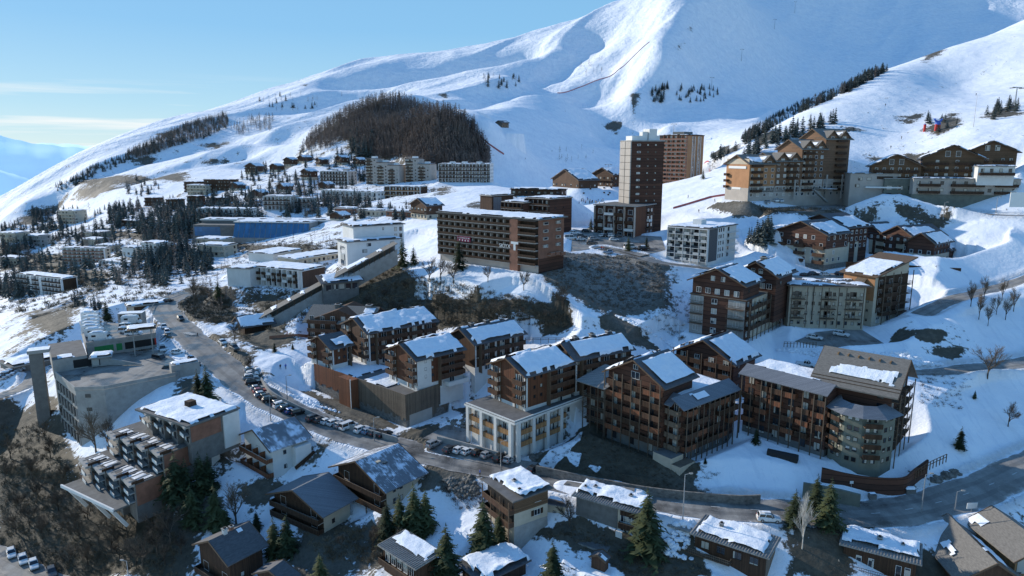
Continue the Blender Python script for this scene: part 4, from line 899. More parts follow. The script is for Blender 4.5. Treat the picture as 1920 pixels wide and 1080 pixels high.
# half-round bay on the garden face
cx_, cy_, ra = 0.0, b.d * .36, 6.6; zb = 11.6
ring = [(cx_ - ra * math.sin(a), cy_ + ra * math.cos(a)) for a in [R(x) for x in (0, 40, 75, 105, 140, 180)]]
mb = MB(); mb.prism(ring, -6, zb, 'greenwall', 'bitumen'); bay = mb.build('stair_bay', root)
ring2 = [(cx_ - (ra + 1.5) * math.sin(a), cy_ + (ra + 1.5) * math.cos(a)) for a in [R(x) for x in (-2, 40, 75, 105, 140, 182)]]
mb = MB()
for i in range(5):
    p, q = ring2[i], ring2[i+1]; c1 = (cx_ + (p[0] - cx_) * .55, cy_ + (p[1] - cy_) * .55); c2 = (cx_ + (q[0] - cx_) * .55, cy_ + (q[1] - cy_) * .55)
    mb.face([(p[0], p[1], zb - .3), (q[0], q[1], zb - .3), (c2[0], c2[1], zb + 1.4), (c1[0], c1[1], zb + 1.4)], 'ribbed' if i == 0 else 'metal_grey')
mb.build('bay_roof', bay); bw, bp, _ = win_meshes(.8, .85, 'frame_brown', 'plain')
for i in range(5):
    p, q = Vector((*ring[i], 0)), Vector((*ring[i+1], 0)); d = (q - p).normalized(); nrm = Vector((d.y, -d.x, 0)); nrm = nrm if nrm.dot((p + q) / 2 - Vector((cx_, cy_, 0))) > 0 else -nrm
    rz = math.atan2(nrm.x, -nrm.y); L_ = (q - p).length
    for k in range(5):
        z = .9 + k * 2.3
        for t in (.3, .7): 
            loc = p + d * (L_ * t) + Vector((0, 0, z + .5)); w_ = link('window', bw, bay, loc, rz); q_ = MB(); q_.box(-.4, .4, -.03, 0, -.425, .425, 'litglass' if (i + k) % 3 == 0 else 'glass'); q_.build('window_glass', bay, loc, rz)
        if i in (0, 1, 3) and k:
            mb = MB(); mb.box(-L_ * .44, L_ * .44, -1.2, 0, -.95, -.8, 'timber'); mb.box(-L_ * .44, L_ * .44, -1.25, -1.18, -.95, .1, 'wood_dark'); mb.build('balcony', bay, (p + q) / 2 + Vector((0, 0, z)), rz)
# ================================================================ upper right blocks
root, b = start('RH', 'apartment_block', 'dark boarded block with balconies and two gabled snow roofs stacked in steps', 'apartment block')
wall(b, 'cladding', 7); panel(b, 'x', 5, b.w, 0, b.z1, 'cream', .05, 'render'); panel(b, 'y', b.d * .7, b.d, 0, b.z1 - .2, 'concrete', .05, 'render'); panel(b, 'y', 0, b.d * .25, 0, b.z1 - .2, 'concrete', .05, 'render')
mb = MB(); mb.box(-.3, b.w + .3, -.3, b.d + .3, b.z1 + .003, b.z1 + .25, 'timber', 'bitumen'); mb.build('roof_deck', root)
for k in range(4):
    z = .4 + k * 2.9
    for i in range(8):
        window(b, 'x', 2 + i * (b.w - 4) / 7, z + 1.3, 1, 1.5, 'frame_white')
    for i in range(3):
        if k: balcony(b, 'x', .6 + i * b.w / 3, (i + 1) * b.w / 3 - .5, z, 1.4, 1, 'wood_dark', 'timber')
    for t in (2, b.d * .45, b.d - 2.5):
        window(b, 'y', t, z + 1.3, 1.6, 1.5, 'frame_white')
    for a, e in ((.1, b.d * .25), (b.d * .7, b.d - .1)):
        if k: balcony(b, 'y', a, e, z, 1.3, 1, 'wood_grey', 'timber', 'bars')
timber(b, 'x', [b.w * i / 9 for i in range(10)], -4, b.z1 - .3, 1.5)
for kk, rs, pm in (('RH1', 3.6, (.02, .98, .03, .93)), ('RH2', 3.4, (.02, .98, .03, .95))):
    f = FR[kk]; dv = Vector((f['o'].x, f['o'].y, 0)) - Vector((FR['RH']['o'].x, FR['RH']['o'].y, 0)); c, s = math.cos(-FR['RH']['yaw']), math.sin(-FR['RH']['yaw'])
    g = Blk(root, f['W'] + 2, f['D'], b.z1, b.z1 + f['H'], dv.x * c - dv.y * s, dv.x * s + dv.y * c); wall(g, 'cladding', .5 if kk == 'RH1' else 9, rise=rs, name='gable_storey'); gable(g, rs, 'x', 1.3, 'slate', .28, pm, sth=.55, irr=.25)
    rows(g, 'y', spread(5, g.d, 2), [b.z1 + f['H'] * .35], 1.4, 1.5); rows(g, 'y', (g.d * .4, g.d * .6), [b.z1 + f['H'] + .8], 1.1, 1.3); window(g, 'x', 4, b.z1 + f['H'] * .5, .9, 1, 'frame_brown', 'plain')
    if kk == 'RH2': chimney(root, g.ox + 5, g.oy + g.d * .5, b.z1 + f['H'] + rs, 1.6, 1, 'stone')
root, b = start('RI', 'apartment_block', 'flat-roofed cream block with dark timber balcony frames beside the snow piles', 'apartment block')
wall(b, 'cream', 6); flatroof(b, 'bitumen', .3, 1.2, True, .3, .6, edge_m='timber', holes=.05)
for k in range(4):
    z = .2 + k * 3
    rows(b, 'y', spread(11, b.d, 1.2), [z + 1.5], .75, 1.0, 'frame_brown', 'plain')
    for a, e in ((.5, 4.5), (9.2, 13.6), (16.4, 21)):
        if k: balcony(b, 'y', a, e, z, 1.3, 1, 'wood_grey', 'timber', 'bars'); window(b, 'y', (a + e) / 2, z + 1.25, 1.8, 2, 'frame_brown')
timber(b, 'y', (.3, 4.8, 9, 11, 14, 16.2, 21.2), .5, b.z1 - .2, 1.5); timber(b, 'y', (7,), 2.5, b.z1 - .2, .3)
root, b = start('RT', 'apartment_block', 'end block with sharp upswept mono-pitch snow roof and open timber balconies', 'apartment block')
mb = MB(); mb.sweep([(0, 0, -6), (b.w, 0, -6), (b.w, 0, b.z1 + 4), (0, 0, b.z1)], (0, 0, 0), (0, b.d, 0), 'cream'); mb.build('wall', root)
mb = MB(); mb.sweep([(-1, 0, b.z1 - .2), (b.w + 2.5, 0, b.z1 + 4.6), (b.w + 2.5, 0, b.z1 + 4.95), (-1, 0, b.z1 + .15)], (0, -1.2, 0), (0, b.d + 1.2, 0), 'timber'); rf = mb.build('roof', root); snow_sheet(rf, (-.5, -.6, b.z1 + .25), (b.w * .8, 0, 3.35), (0, b.d + 1, 0), .3, .5, 2)
panel(b, 'x', 1.5, b.w, 4, b.z1 - .2, 'wood_dark'); panel(b, 'y', 0, b.d, 8, b.z1 - .2, 'orange', .08)
mb = MB(); mb.sweep([(-1.6, 0, 0), (-.05, 0, 1.1), (-.05, 0, 1.25), (-1.6, 0, .15)], (0, 0, 0), (0, 3.4, 0), 'wood_grey'); mb.build('dormer_hood', root, (0, 2.6, b.z1 - 2.2)); window(b, 'y', b.d - 4.3, b.z1 - 3, 1.6, 1.6, 'frame_brown')
for k in range(5):
    z = .4 + k * 2.95; window(b, 'y', b.d - 1.8, z + 1.4, .6, .7, 'frame_brown', 'plain')
    for i in range(3): window(b, 'x', 3 + i * 5, z + 1.3, 1.5, 1.8, 'frame_white')
    if k: balcony(b, 'x', 2.5, b.w * .6, z, 1.5, 1, 'wood_dark', 'timber'); balcony(b, 'x', b.w * .62, b.w, z, 1.5, 1, 'wood_dark', 'timber', 'bars')
timber(b, 'x', (2.4, 6.5, 10.4, 14, 17), -4, b.z1 + 1, 1.7)
root, b = start('RW', 'apartment_block', 'white five-storey flat-roofed block with gridded glazed loggias', 'apartment block')
wall(b, 'white', 5); flatroof(b, 'bitumen', .3, .5, True, .3, .3, edge_m='darkconc'); fh = (b.z1 - 1.4) / 5
mb = MB(); mb.box(b.w * .35, b.w * .35 + 4, b.d * .45, b.d * .45 + 3.5, b.z1 + .303, b.z1 + 2.4, 'white'); mb.build('lift_housing', root)
panel(b, 'x', .05, b.w * .3, 1.4, b.z1 - .2, 'slate', .08)
for k in range(5):
    z = 1.4 + k * fh
    mb = MB(); mb.box(0, b.d, -1.3, 0, -.1, .12, 'white'); mb.box(0, b.d, -1.33, -1.27, .12, .95, 'litglass'); loc, rz = b.at('y', 0, z); mb.build('balcony', root, loc, rz)
    for i in range(5): window(b, 'y', b.d * (i + .5) / 5, z + 1.25, 2.0, 1.9, 'frame_white')
    for t in (b.w * .36, b.w * .43, b.w * .52): window(b, 'x', t, z + 1.4, .6, 1.2, 'frame_brown', 'plain')
    window(b, 'x', b.w * .7, z + 1.3, 1.6, 1.6, 'frame_white'); 
    if k: balcony(b, 'x', b.w * .62, b.w - .1, z, 1.3, .95, 'frame_white', 'white', 'bars')
fins(b, 'y', [b.d * i / 5 for i in range(6)], .5, b.z1 - .1, 1.4, 'white', .16)
mb = MB(); mb.box(0, b.d, -1.3, 0, b.z1 - .25, b.z1 - .02, 'white'); loc, rz = b.at('y', 0, 0); mb.build('loggia_roof', root, loc, rz)
G_ = 'boarded blocks of the residence above the car park'
root, b = start('RK1', 'apartment_block', 'gabled front block with dark boarded upper floors over cream walls and stone base', 'apartment block')
wall(b, 'cladding', 5, rise=4, lower='cream', lz=7.6); gable(b, 4, 'x', 1.1, 'slate', .28, (.06, .98, .04, .78), sth=.5)
mb = MB(); mb.box(-.06, b.w + .06, -.06, b.d + .06, -5, 1.8, 'stone'); mb.build('stone_base', root); panel(b, 'y', b.d * .28, b.d * .5, -1, 1.7, 'dark', .1, 'garage_door')
for k in range(4):
    z = 2.2 + k * 2.7
    rows(b, 'y', spread(6, b.d, 1.8), [z + 1.2], 1.1, 1.3, 'frame_white', 'plain', .15); rows(b, 'x', spread(4, b.w, 1.6), [z + 1.2], 1, 1.3, 'frame_white', 'plain', .2)
    for a, e in ((.6, 4), (8, 12), (b.d - 4.4, b.d - .3)):
        if k < 3: balcony(b, 'y', a, e, z, 1.2, 1, 'wood_mid', 'timber')
root, b = start('RK2', 'apartment_block', 'second gabled block set just behind and right, bare slate ridge above its snow', 'apartment block')
wall(b, 'cladding', 6, rise=4.2); gable(b, 4.2, 'x', 1.1, 'slate', .28, (.1, .98, .04, .72), sth=.5); rows(b, 'x', spread(5, b.w, 1.5), (7, 9.7, 12.3), 1, 1.3, 'frame_white', 'plain')
panel(b, 'x', .4, 3, .5, 8.5, 'cream'); panel(b, 'x', 6.5, 8.6, .5, 8.5, 'cream')
root, b = start('RK3', 'apartment_block', 'wide middle wing with cream bays between dark boards and two snowy cross gables', 'apartment block')
wall(b, 'cladding', 6, lower='wood_dark', lz=1.8)
for t in (b.d * .38, b.d * .52, b.d * .78): panel(b, 'y', t, t + 3.6, 1.4, 6.6, 'cream', .12)
for k in range(3):
    z = .8 + k * 2.9; rows(b, 'y', spread(12, b.d, 1.4), [z + 1.4], .9, 1.1, 'frame_white', 'plain', .1)
    for i in range(4): balcony(b, 'y', 3 + i * b.d / 4.3, 6 + i * b.d / 4.3, z, 1.1, 1, 'wood_dark', 'timber')
for i, (o_, d_) in enumerate(((b.d * .03, b.d * .36), (b.d * .42, b.d * .34))):
    g = Blk(root, b.w * .8, d_, b.z1, b.z1 + .6, -.05, o_); wall(g, 'cladding', .2, rise=3.4, name='gable_storey'); gable(g, 3.4, 'x', 1, 'slate', .26, (.03, .8, .05, .8), sth=.4, irr=.6)
mb = MB(); mb.box(-.2, b.w, -.2, b.d, b.z1 + .003, b.z1 + .2, 'slate'); mb.build('roof_deck', root)
root, b = start('RK4', 'apartment_block', 'right-hand end block of the boarded residence stepping down towards the snow bank', 'apartment block')
wall(b, 'cladding', 6, lower='cream', lz=4.2, rise=3.2); gable(b, 3.2, 'x', 1.1, 'slate', .26, (.05, .95, .04, .9), sth=.45); rows(b, 'y', spread(3, b.d, 1.5), (2, 5), 1, 1.2, 'frame_white', 'plain'); rows(b, 'x', spread(5, b.w, 1.5), (2, 5, 7.5), 1, 1.2, 'frame_brown', 'plain')
g = Blk(root, 6, 7, 0, 5, b.w, 0); wall(g, 'cladding', 6, rise=2, name='annex'); gable(g, 2, 'x', .9, 'slate', .24, (.2, .9, .05, .9))
# ================================================================ plaza blocks and towers
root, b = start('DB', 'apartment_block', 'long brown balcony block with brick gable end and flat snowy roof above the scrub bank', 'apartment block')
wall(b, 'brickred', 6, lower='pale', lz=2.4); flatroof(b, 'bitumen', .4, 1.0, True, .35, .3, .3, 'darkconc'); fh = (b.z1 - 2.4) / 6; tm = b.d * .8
for k in range(6):
    z = 2.4 + k * fh
    for a, e in ((.2, tm - 2), (tm + 1.6, b.d - .1)):
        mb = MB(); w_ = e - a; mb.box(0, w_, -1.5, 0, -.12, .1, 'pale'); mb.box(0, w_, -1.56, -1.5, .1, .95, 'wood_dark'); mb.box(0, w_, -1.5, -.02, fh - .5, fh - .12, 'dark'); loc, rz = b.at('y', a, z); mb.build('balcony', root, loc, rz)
    for i in range(12):
        t = 1.6 + i * (tm - 4.4) / 11; window(b, 'y', t, z + 1.3, 1.6, 1.9, 'frame_brown')
    for i in range(2): window(b, 'y', tm + 3.2 + i * 3.4, z + 1.3, 1.6, 1.9, 'frame_brown')
    if k > 1:
        for t in (3.5, 10.5):
            mb = MB(); mb.box(-1.2, 1.2, -.5, 0, -.5, .5, 'pale'); loc, rz = b.at('x', t, z + 1.2); o = mb.build('bay_box', root, loc, rz); q = MB(); q.box(-1, 1, -.53, -.5, -.25, .4, 'glass'); q.build('pane', o)
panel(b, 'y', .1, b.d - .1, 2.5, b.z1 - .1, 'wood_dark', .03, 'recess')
for i in range(13): fins(b, 'y', [.2 + i * (tm - 2.2) / 12], 2.4, b.z1 - .3, 1.3, 'pale', .22)
panel(b, 'y', tm - 2, tm + 1.6, 0, b.z1 - .2, 'brickred', 1.45, 'stair_shaft'); panel(b, 'x', .1, b.w - .1, -3, 4.6, 'cladding', .06)
for i in range(3): balcony(b, 'x', 5 + i * 3, 7.4 + i * 3, 5.4 - .4 * (i == 2), 1.3, .9, 'brickred', 'pale')
mb = MB(); mb.box(0, 6.5, -1.72, -1.6, 0, 1.9, 'maroon'); loc, rz = b.at('y', b.d * .23, 8.0); sg = mb.build('banner', root, loc, rz)
def text(s, size, mat, parent, loc, rz, ext=.02, name='lettering'):
    c = bpy.data.curves.new(name, 'FONT'); c.body = s; c.size = size; c.extrude = ext; c.align_x = 'CENTER'; o = bpy.data.objects.new('tmp', c); COL.objects.link(o)
    bpy.context.view_layer.update(); me = bpy.data.meshes.new_from_object(o.evaluated_get(bpy.context.evaluated_depsgraph_get())); bpy.data.objects.remove(o); me.materials.clear(); me.materials.append(M[mat])
    q = link(name, me, parent, loc); q.rotation_euler = (R(90), 0, rz); return q
text('LOCATION DE SKI', .72, 'frame_white', sg, (3.25, -1.76, 1.05), 0); q_ = MB(); [q_.box(1.1 + 1.4 * i, 1.45 + 1.4 * i, -1.78, -1.72, .2, .75, 'frame_white') for i in range(4)]; q_.build('lettering', sg)
loc, rz = b.at('y', tm - 4, 7.5, 1.62); text('SKIYX', 1.9, 'frame_white', root, loc, rz)
mb = MB(); mb.box(-1.6, 1.6, -.1, 0, 1.5, 2.3, 'frame_white'); mb.box(-.45, .45, -.1, 0, -.6, 1.5, 'frame_white'); loc, rz = b.at('y', tm + .4, 7.6, 1.6); mb.build('letter_sign', root, loc, rz)
for key, lab, m in (('BB2', 'dark balcony block with boarded brown end wall behind the long brown block', 'cladding'), ('BB3', 'low dark balcony wing with scalloped snowy roof edge left of the boarded end wall', 'cladding'), ('BB1', 'brown shingled square block with a glazed slot, behind the long brown block', 'wood_mid')):
    root, b = start(key, 'apartment_block', lab, 'apartment block'); wall(b, m, 6); flatroof(b, 'bitumen', .4, .4, True, .35, .4, .2, 'pale'); nf = int(b.z1 / 2.8)
    if key == 'BB1': panel(b, 'x', 1, 6, 2, b.z1 - .5, 'metal_grey', .2, 'glazing'); continue
    for k in range(nf):
        z = b.z1 - (k + 1) * 2.8
        mb = MB(); mb.box(0, b.d, -1.3, 0, -.1, .08, 'pale'); mb.box(0, b.d, -1.35, -1.28, .08, .9, 'wood_dark'); loc, rz = b.at('y', 0, z); mb.build('balcony', root, loc, rz); rows(b, 'y', spread(5, b.d, 1.5), [z + 1.3], 1.4, 1.8, 'frame_brown')
    fins(b, 'y', spread(6, b.d, .1), 0, b.z1 - .1, 1.3, 'wood_dark'); rows(b, 'x', (4, 10), (b.z1 - 4,), 1.4, .7, 'frame_brown', 'plain')
root, b = start('T1', 'tower_block', 'tall brown apartment tower with pale ribbed left side and white plant room on top', 'tower block')
wall(b, 'cladding', 6); nf = 14; fh = b.z1 / nf
mb = MB()
for i in range(4):
    a = b.d * i / 4
    for k in range(nf): mb.box(a + .12, a + b.d / 4 - .12, -.5 if i % 2 else -.35, 0, k * fh + .1, (k + 1) * fh - .06, 'pale')
loc, rz = b.at('y', 0, 0); mb.build('pale_cladding', root, loc, rz)
for k in range(1, nf):
    for t in (b.w * .22, b.w * .5, b.w * .74): window(b, 'x', t, k * fh + fh * .5, .8 if t > 5 else 1.5, .6, 'frame_brown' if t > 5 else 'frame_white', 'plain')
    panel(b, 'x', .2, b.w - .2, k * fh - .06, k * fh + .06, 'wood_dark', .05, 'floor_band')
mb = MB(); mb.box(-.2, b.w + .2, -.2, b.d + .2, b.z1 + .003, b.z1 + .5, 'concrete', 'snow'); mb.build('parapet', root)
mb = MB(); mb.box(1, 6, 2, 8, b.z1 + .503, b.z1 + 2.4, 'white'); mb.box(6.5, 9, 3, 6, b.z1 + .503, b.z1 + 4.2, 'white'); mb.box(9.3, 13, 2, 8, b.z1 + .503, b.z1 + 5.4, 'white'); mb.box(13.1, 15, 3, 9, b.z1 + .503, b.z1 + 2.6, 'white'); mb.build('plant_room', root)
root, b = start('T1P', 'apartment_block', 'low brown podium block with white balcony frames at the foot of the brown tower', 'apartment block')
wall(b, 'cladding', 6); flatroof(b, 'bitumen', .4, .8, False, edge_m='concrete')
for k in range(4):
    z = 2.6 + k * 3.2
    for i in range(4):
        a = b.d * i / 4 + .2; window(b, 'y', a + 2.2, z + 1.3, 1.9, 1.9, 'frame_white'); 
        if (i + k) % 3: balcony(b, 'y', a, a + 4.2, z, 1.4, .9, 'white' if (i * k) % 2 else 'wood_dark', 'pale')
    rows(b, 'x', (3, 13, 16.5), [z + 1.3], 1.2, 1.6, 'frame_white'); balcony(b, 'x', 11.5, 14.6, z, 1.2, .9, 'white' if k == 2 else 'wood_dark', 'pale')
fins(b, 'y', [b.d * i / 4 for i in range(5)], -1, b.z1 - .2, 1.4, 'pale', .25); panel(b, 'x', .3, 10, 0, b.z1 - .2, 'wood_red', .08)
root, b = start('T2', 'tower_block', 'apartment tower with sunlit-orange end wall and brown balcony stripes at the foot of the pistes', 'tower block')
wall(b, 'orange', 6); flatroof(b, 'bitumen', .5, .3, True, .3, .3, .5, 'wood_dark'); nf = 11; fh = (b.z1 - 3) / nf  # brighter orange puts the sunlight on the end wall into its colour
mb = MB(); mb.box(2, 12, 4, 12, b.z1 + .5, b.z1 + 2.4, 'darkconc'); mb.build('plant_room', root)
for k in range(nf):
    z = 3 + k * fh
    mb = MB(); mb.box(0, b.d, -1.4, 0, -.1, .1, 'pale'); mb.box(0, b.d, -1.46, -1.38, .1, 1.0, 'brickred'); loc, rz = b.at('y', 0, z); mb.build('balcony', root, loc, rz); rows(b, 'y', spread(6, b.d, 1.6), [z + 1.4], 1.6, 1.8, 'frame_brown')
    rows(b, 'x', (7, 13.5), [z + 1.4], .8, 1.8, 'frame_white', 'plain')
fins(b, 'y', spread(7, b.d, .2), 0, b.z1, 1.4, 'brickred', .3); fins(b, 'x', (5.4, 8.6, 12, 15.2), 3, b.z1 - .5, .25, 'white', .35)
# ================================================================ hotel with stepped gables
f = FR['HOT']; root = thing('hotel', 'long stepped hotel with orange gables and many small balconies on the piste edge', 'hotel', f['o'], f['yaw'])
secs = [(0, 14, 16.1, 3.6), (14, 14, 17.2, 3.4), (28, 13, 22.5, 4), (41, 14, 27, 4.4)]; base = Blk(root, 55, 16, 0, 5.4); nw = 0
mb = MB(); mb.box(-.05, 55.05, -.05, 16, -8, 5.6, 'pale'); mb.build('plinth', root)
for i, (x, w_, h, rs) in enumerate(secs):
    g = Blk(root, w_, 16 - .05 * i, 5.6, h, x, 0); wall(g, 'orange' if i == 0 else 'hotel_wood', 0, rise=rs, name='wing'); gable(g, rs, 'x', 1.1, 'shingle', .35, (.2, .7, .1, .72), sth=.35, irr=.8)
    for q in range(2):      # cross dormers
        if i == 0 and q == 0: continue
        dm = Blk(root, 5.6, 6, h - 1, h + .8, x + .6 + q * 6.8, -.25); wall(dm, 'hotel_wood', 0, rise=2.6, ridge='y', name='dormer'); gable(dm, 2.6, 'y', .6, 'shingle', .3, (.1, .8, .2, .8) if q else None, sth=.25, irr=.7, both=False)
        window(dm, 'x', 2.8, h + .3, 1.8, 1.2, 'frame_white')
    zs = [z for z in np.arange(1.2, h - 1, 2.72)]
    for k, z in enumerate(zs):
        full = Blk(root, w_, 16, 0, h, x, 0)
        for t in spread(4, w_, 1.6): window(full, 'x', t, z + 1.35, .8 if (k + i) % 2 else 1.3, 1.25, 'frame_white', 'plain')
        if k: balcony(full, 'x', 1 + (i % 2) * 5, 6.5 + (i % 2) * 5, z, 1.2, .9, 'wood_dark', 'timber'); 
        if k == 1 or (k == 2 and i > 1): panel(full, 'x', .2, w_ - .2, z - .2, z + 2.4, 'pale', .05, 'render')
e = Blk(root, 14, 16, 0, 16, 0, 0)
for z in (6.6, 9.3, 12): rows(e, 'y', (5.5, 10.5), [z], 1, 1.2, 'frame_brown', 'plain'); balcony(e, 'y', .2, 2.4, z - 1.2, 1.4, .9, 'wood_dark', 'timber')
panel(e, 'y', .3, 15.7, 15.8, 18.2, 'cream', .1, 'gable_render'); panel(e, 'y', 2, 14, 13.9, 15, 'frame_white', .3, 'name_board'); panel(e, 'y', 5, 11, 4.8, 5.7, 'frame_white', .2, 'name_board')
for x in (24, 42, 51): mb = MB(); mb.box(-.3, .3, -1.6, -1, 0, 11 if x > 30 else 9, 'pale'); mb.build('column', root, (x, 0, 0))
mb = MB(); mb.box(39, 44, -6, -.2, 4.6, 5, 'pale', 'snow'); mb.box(53, 70, 2, 14, -6, 5.4, 'pale', 'snow'); mb.build('annex', root)
mb = MB(); mb.sweep([(33, 0, 4.2), (33, 0, 4.8), (41, 0, -.6), (41, 0, -1.4)], (0, -4, 0), (0, -2.4, 0), 'concrete'); mb.build('outdoor_stair', root)
# ================================================================ hotel complex at the right edge
for key, lab in (('FA', 'brown gabled wing at the left of the chalet hotel, snow on its right slope'), ('FB', 'largest brown gabled wing in the middle of the chalet hotel'), ('FC', 'brown gabled wing standing highest and rearmost in the chalet hotel')):
    root, b = start(key, 'chalet_hotel', lab, 'hotel wing'); rs = b.d * .24; wall(b, 'wood_brown', 8, rise=rs); gable(b, rs, 'x', 1.6, 'slate', .35, (.05, .97, .05, .93), sth=.4, irr=.35)
    for k in range(int(b.z1 / 2.8)): rows(b, 'y', spread(6, b.d, 2), [1.5 + k * 2.8], 1, 1.2, 'frame_white', 'plain', .15); balcony(b, 'y', 1, b.d * .45, .3 + k * 2.8, 1.2, .9, 'wood_dark', 'timber'); balcony(b, 'y', b.d * .55, b.d - 1, .3 + k * 2.8, 1.2, .9, 'wood_dark', 'timber')
    for t in (-1, 1): window(b, 'y', b.d / 2 + t * 1.9, b.z1 + rs * .35, 1.6, 2.2, 'frame_white')
root, b = start('FBASE', 'chalet_hotel', 'white rendered lower storeys with long balconies under the chalet hotel', 'hotel wing'); wall(b, 'pale', 2); mb = MB(); mb.box(-.4, b.w, -.4, b.d + .4, -9, -.2, 'greenwall'); mb.build('garage_storey', root); flatroof(b, 'bitumen', .3, .3, True)
for z in (.4, 3.3): rows(b, 'y', spread(9, b.d, 2), [z + 1.3], 1.1, 1.3, 'frame_brown', 'plain'); balcony(b, 'y', 2, 10, z, 1.4, .9, 'wood_dark', 'timber'); balcony(b, 'y', 14, 26, z, 1.4, .9, 'wood_dark', 'timber'); balcony(b, 'y', 30, 38, z, 1.4, .9, 'wood_dark', 'timber')
root, b = start('FB2', 'chalet_hotel', 'small white terrace block tucked beside the rear gable of the chalet hotel', 'hotel wing'); wall(b, 'white', 3); flatroof(b, 'bitumen', .3, .4); rows(b, 'y', spread(4, b.d, 1.6), [3], 1, 1.3, 'frame_brown', 'plain'); balcony(b, 'y', .3, b.d - .3, 1.2, 1.6, .9, 'wood_dark', 'timber')
root, b = start('FW', 'chalet_hotel', 'flat pale reception block between the stepped hotel and the chalet hotel', 'hotel wing'); wall(b, 'pale', 4); flatroof(b, 'bitumen', .3, .2); rows(b, 'y', (4, 7.5), [b.z1 - 2], 1.6, 1.3, 'frame_brown', 'plain'); rows(b, 'y', (3, 15), [b.z1 - 5], 1.6, 1.3, 'frame_brown', 'plain'); panel(b, 'y', 6, 20, 4.4, 5, 'frame_white', 2.2, 'entrance_canopy')
root, b = start('FGAR', 'chalet_hotel', 'grey concrete lower storeys with dark window bays under the left chalet wing', 'hotel wing'); wall(b, 'greenwall', 5); flatroof(b, 'bitumen', .3, .2, False); rows(b, 'y', spread(5, b.d, 2), (2, 5.2), 2, 1.6, 'frame_brown')
# ================================================================ far apartment blocks
def slab_block(key, name, label, nb, wl, rail, fh=2.75, fin='white', group=None, fins_=True, cat='apartment block', ww=1.3):
    root, b = start(key, name, label, cat, group); wall(b, wl, 6)
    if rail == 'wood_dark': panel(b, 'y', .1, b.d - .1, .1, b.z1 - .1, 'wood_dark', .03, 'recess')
    flatroof(b, 'bitumen', .4, .3, True, .4, .3, .2, 'white'); nf = max(1, int(round(b.z1 / fh))); fh = b.z1 / nf
    for k in range(nf):
        z = k * fh; mb = MB(); mb.box(0, b.d, -1.1, 0, -.1, .12, fin)
        if k: mb.box(0, b.d, -1.16, -1.08, .12, .95, rail)
        loc, rz = b.at('y', 0, z); mb.build('balcony', root, loc, rz)
        for i in range(nb): window(b, 'y', b.d * (i + .5) / nb, z + fh * .5, ww, fh * .6, 'frame_brown', 'plain')
    if fins_: fins(b, 'y', [b.d * i / nb for i in range(nb + 1)], 0, b.z1 - .05, 1.15, fin, .3)
    rows(b, 'x', spread(3, b.w, 2), [fh * (k + .5) for k in range(nf)], 1, 1.2, 'frame_brown', 'plain')
    return root, b
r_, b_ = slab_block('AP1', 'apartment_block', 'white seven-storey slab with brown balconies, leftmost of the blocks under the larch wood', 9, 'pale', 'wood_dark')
mb = MB(); mb.box(4, 8, 3, 8, b_.z1 + .4, b_.z1 + 2.4, 'pale', 'snow'); mb.box(4, 8, 16, 20, b_.z1 + .4, b_.z1 + 2, 'pale', 'snow'); mb.build('lift_housing', r_)
for key0, n, lab in (('AP2', 3, 'white tower of three descending steps under the larch wood'), ('AP3', 2, 'slimmer white tower of two steps under the larch wood')):
    f = FR[key0 + '0']; root = thing('tower_block', lab, 'tower block', f['o'], f['yaw'])
    for i in range(n):
        g = FR['%s%d' % (key0, i)]; b = Blk(root, g['W'], g['D'] + .3, 0, g['H'], .05 * i, -g['D'] * i); wall(b, 'pale', 6, name='stair_step')
        mb = MB(); mb.box(-.3, b.w, b.oy - .3, b.oy + b.d, b.z1 + .003, b.z1 + .5, 'wood_dark', 'snow'); mb.box(4, 8, b.oy + 3, b.oy + 7, b.z1 + .503, b.z1 + 2.2, 'white', 'snow'); mb.build('roof', root)
        nf = int(b.z1 / 2.65)
        for k in range(nf):
            mb = MB(); mb.box(0, b.d * .55, -1, 0, 0, .9, 'wood_dark'); loc, rz = b.at('y', b.d * .05, k * 2.65 + .2); mb.build('balcony', root, loc, rz); window(b, 'y', b.d * .3, k * 2.65 + 1.9, 3.6, 1.2, 'frame_brown', 'plain'); window(b, 'y', b.d * .8, k * 2.65 + 1.5, 1, 1, 'frame_brown', 'plain')
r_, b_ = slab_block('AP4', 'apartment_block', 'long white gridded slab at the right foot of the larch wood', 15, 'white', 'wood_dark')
for t in (8, 20, 30): mb = MB(); mb.box(4, 8, t, t + 4, b_.z1 + .4, b_.z1 + 2, 'white', 'snow'); mb.build('lift_housing', r_)
slab_block('LB1', 'apartment_block', 'low brown terrace block of three wide floors below the two-step tower', 6, 'wood_mid', 'wood_pale', 3.2)
slab_block('LB2', 'apartment_block', 'long stepped white terrace row behind spruces, running diagonally', 12, 'white', 'litglass', 3.2)
slab_block('LB3', 'apartment_block', 'cream three-storey block at the left end of the white terrace row', 7, 'pale', 'wood_mid', 3.1)
slab_block('LB4', 'apartment_block', 'small pale link block between the cream block and the white terrace row', 4, 'pale', 'wood_mid', 3.2)
slab_block('LB5', 'apartment_block', 'long low white building above the sports hall roof', 12, 'white', 'litglass', 3.3)
r_, b_ = slab_block('L1', 'apartment_block', 'white chequered four-storey slab with dark end wall at the left edge', 13, 'white', 'wood_dark', 2.4)
panel(b_, 'x', .1, b_.w - .6, .8, b_.z1, 'wood_dark', .1)
for t in (b_.d * .3, b_.d * .52): panel(b_, 'y', t, t + 2, 0, b_.z1, 'white', 1.3, 'stair_shaft')
slab_block('L2', 'apartment_block', 'cream five-storey block with brick balconies left of the timbered block', 9, 'cream', 'brickred', 2.2)
slab_block('L3', 'apartment_block', 'dark gridded block with plain cream end wall and snow roof', 9, 'cream', 'wood_dark', 2.9)
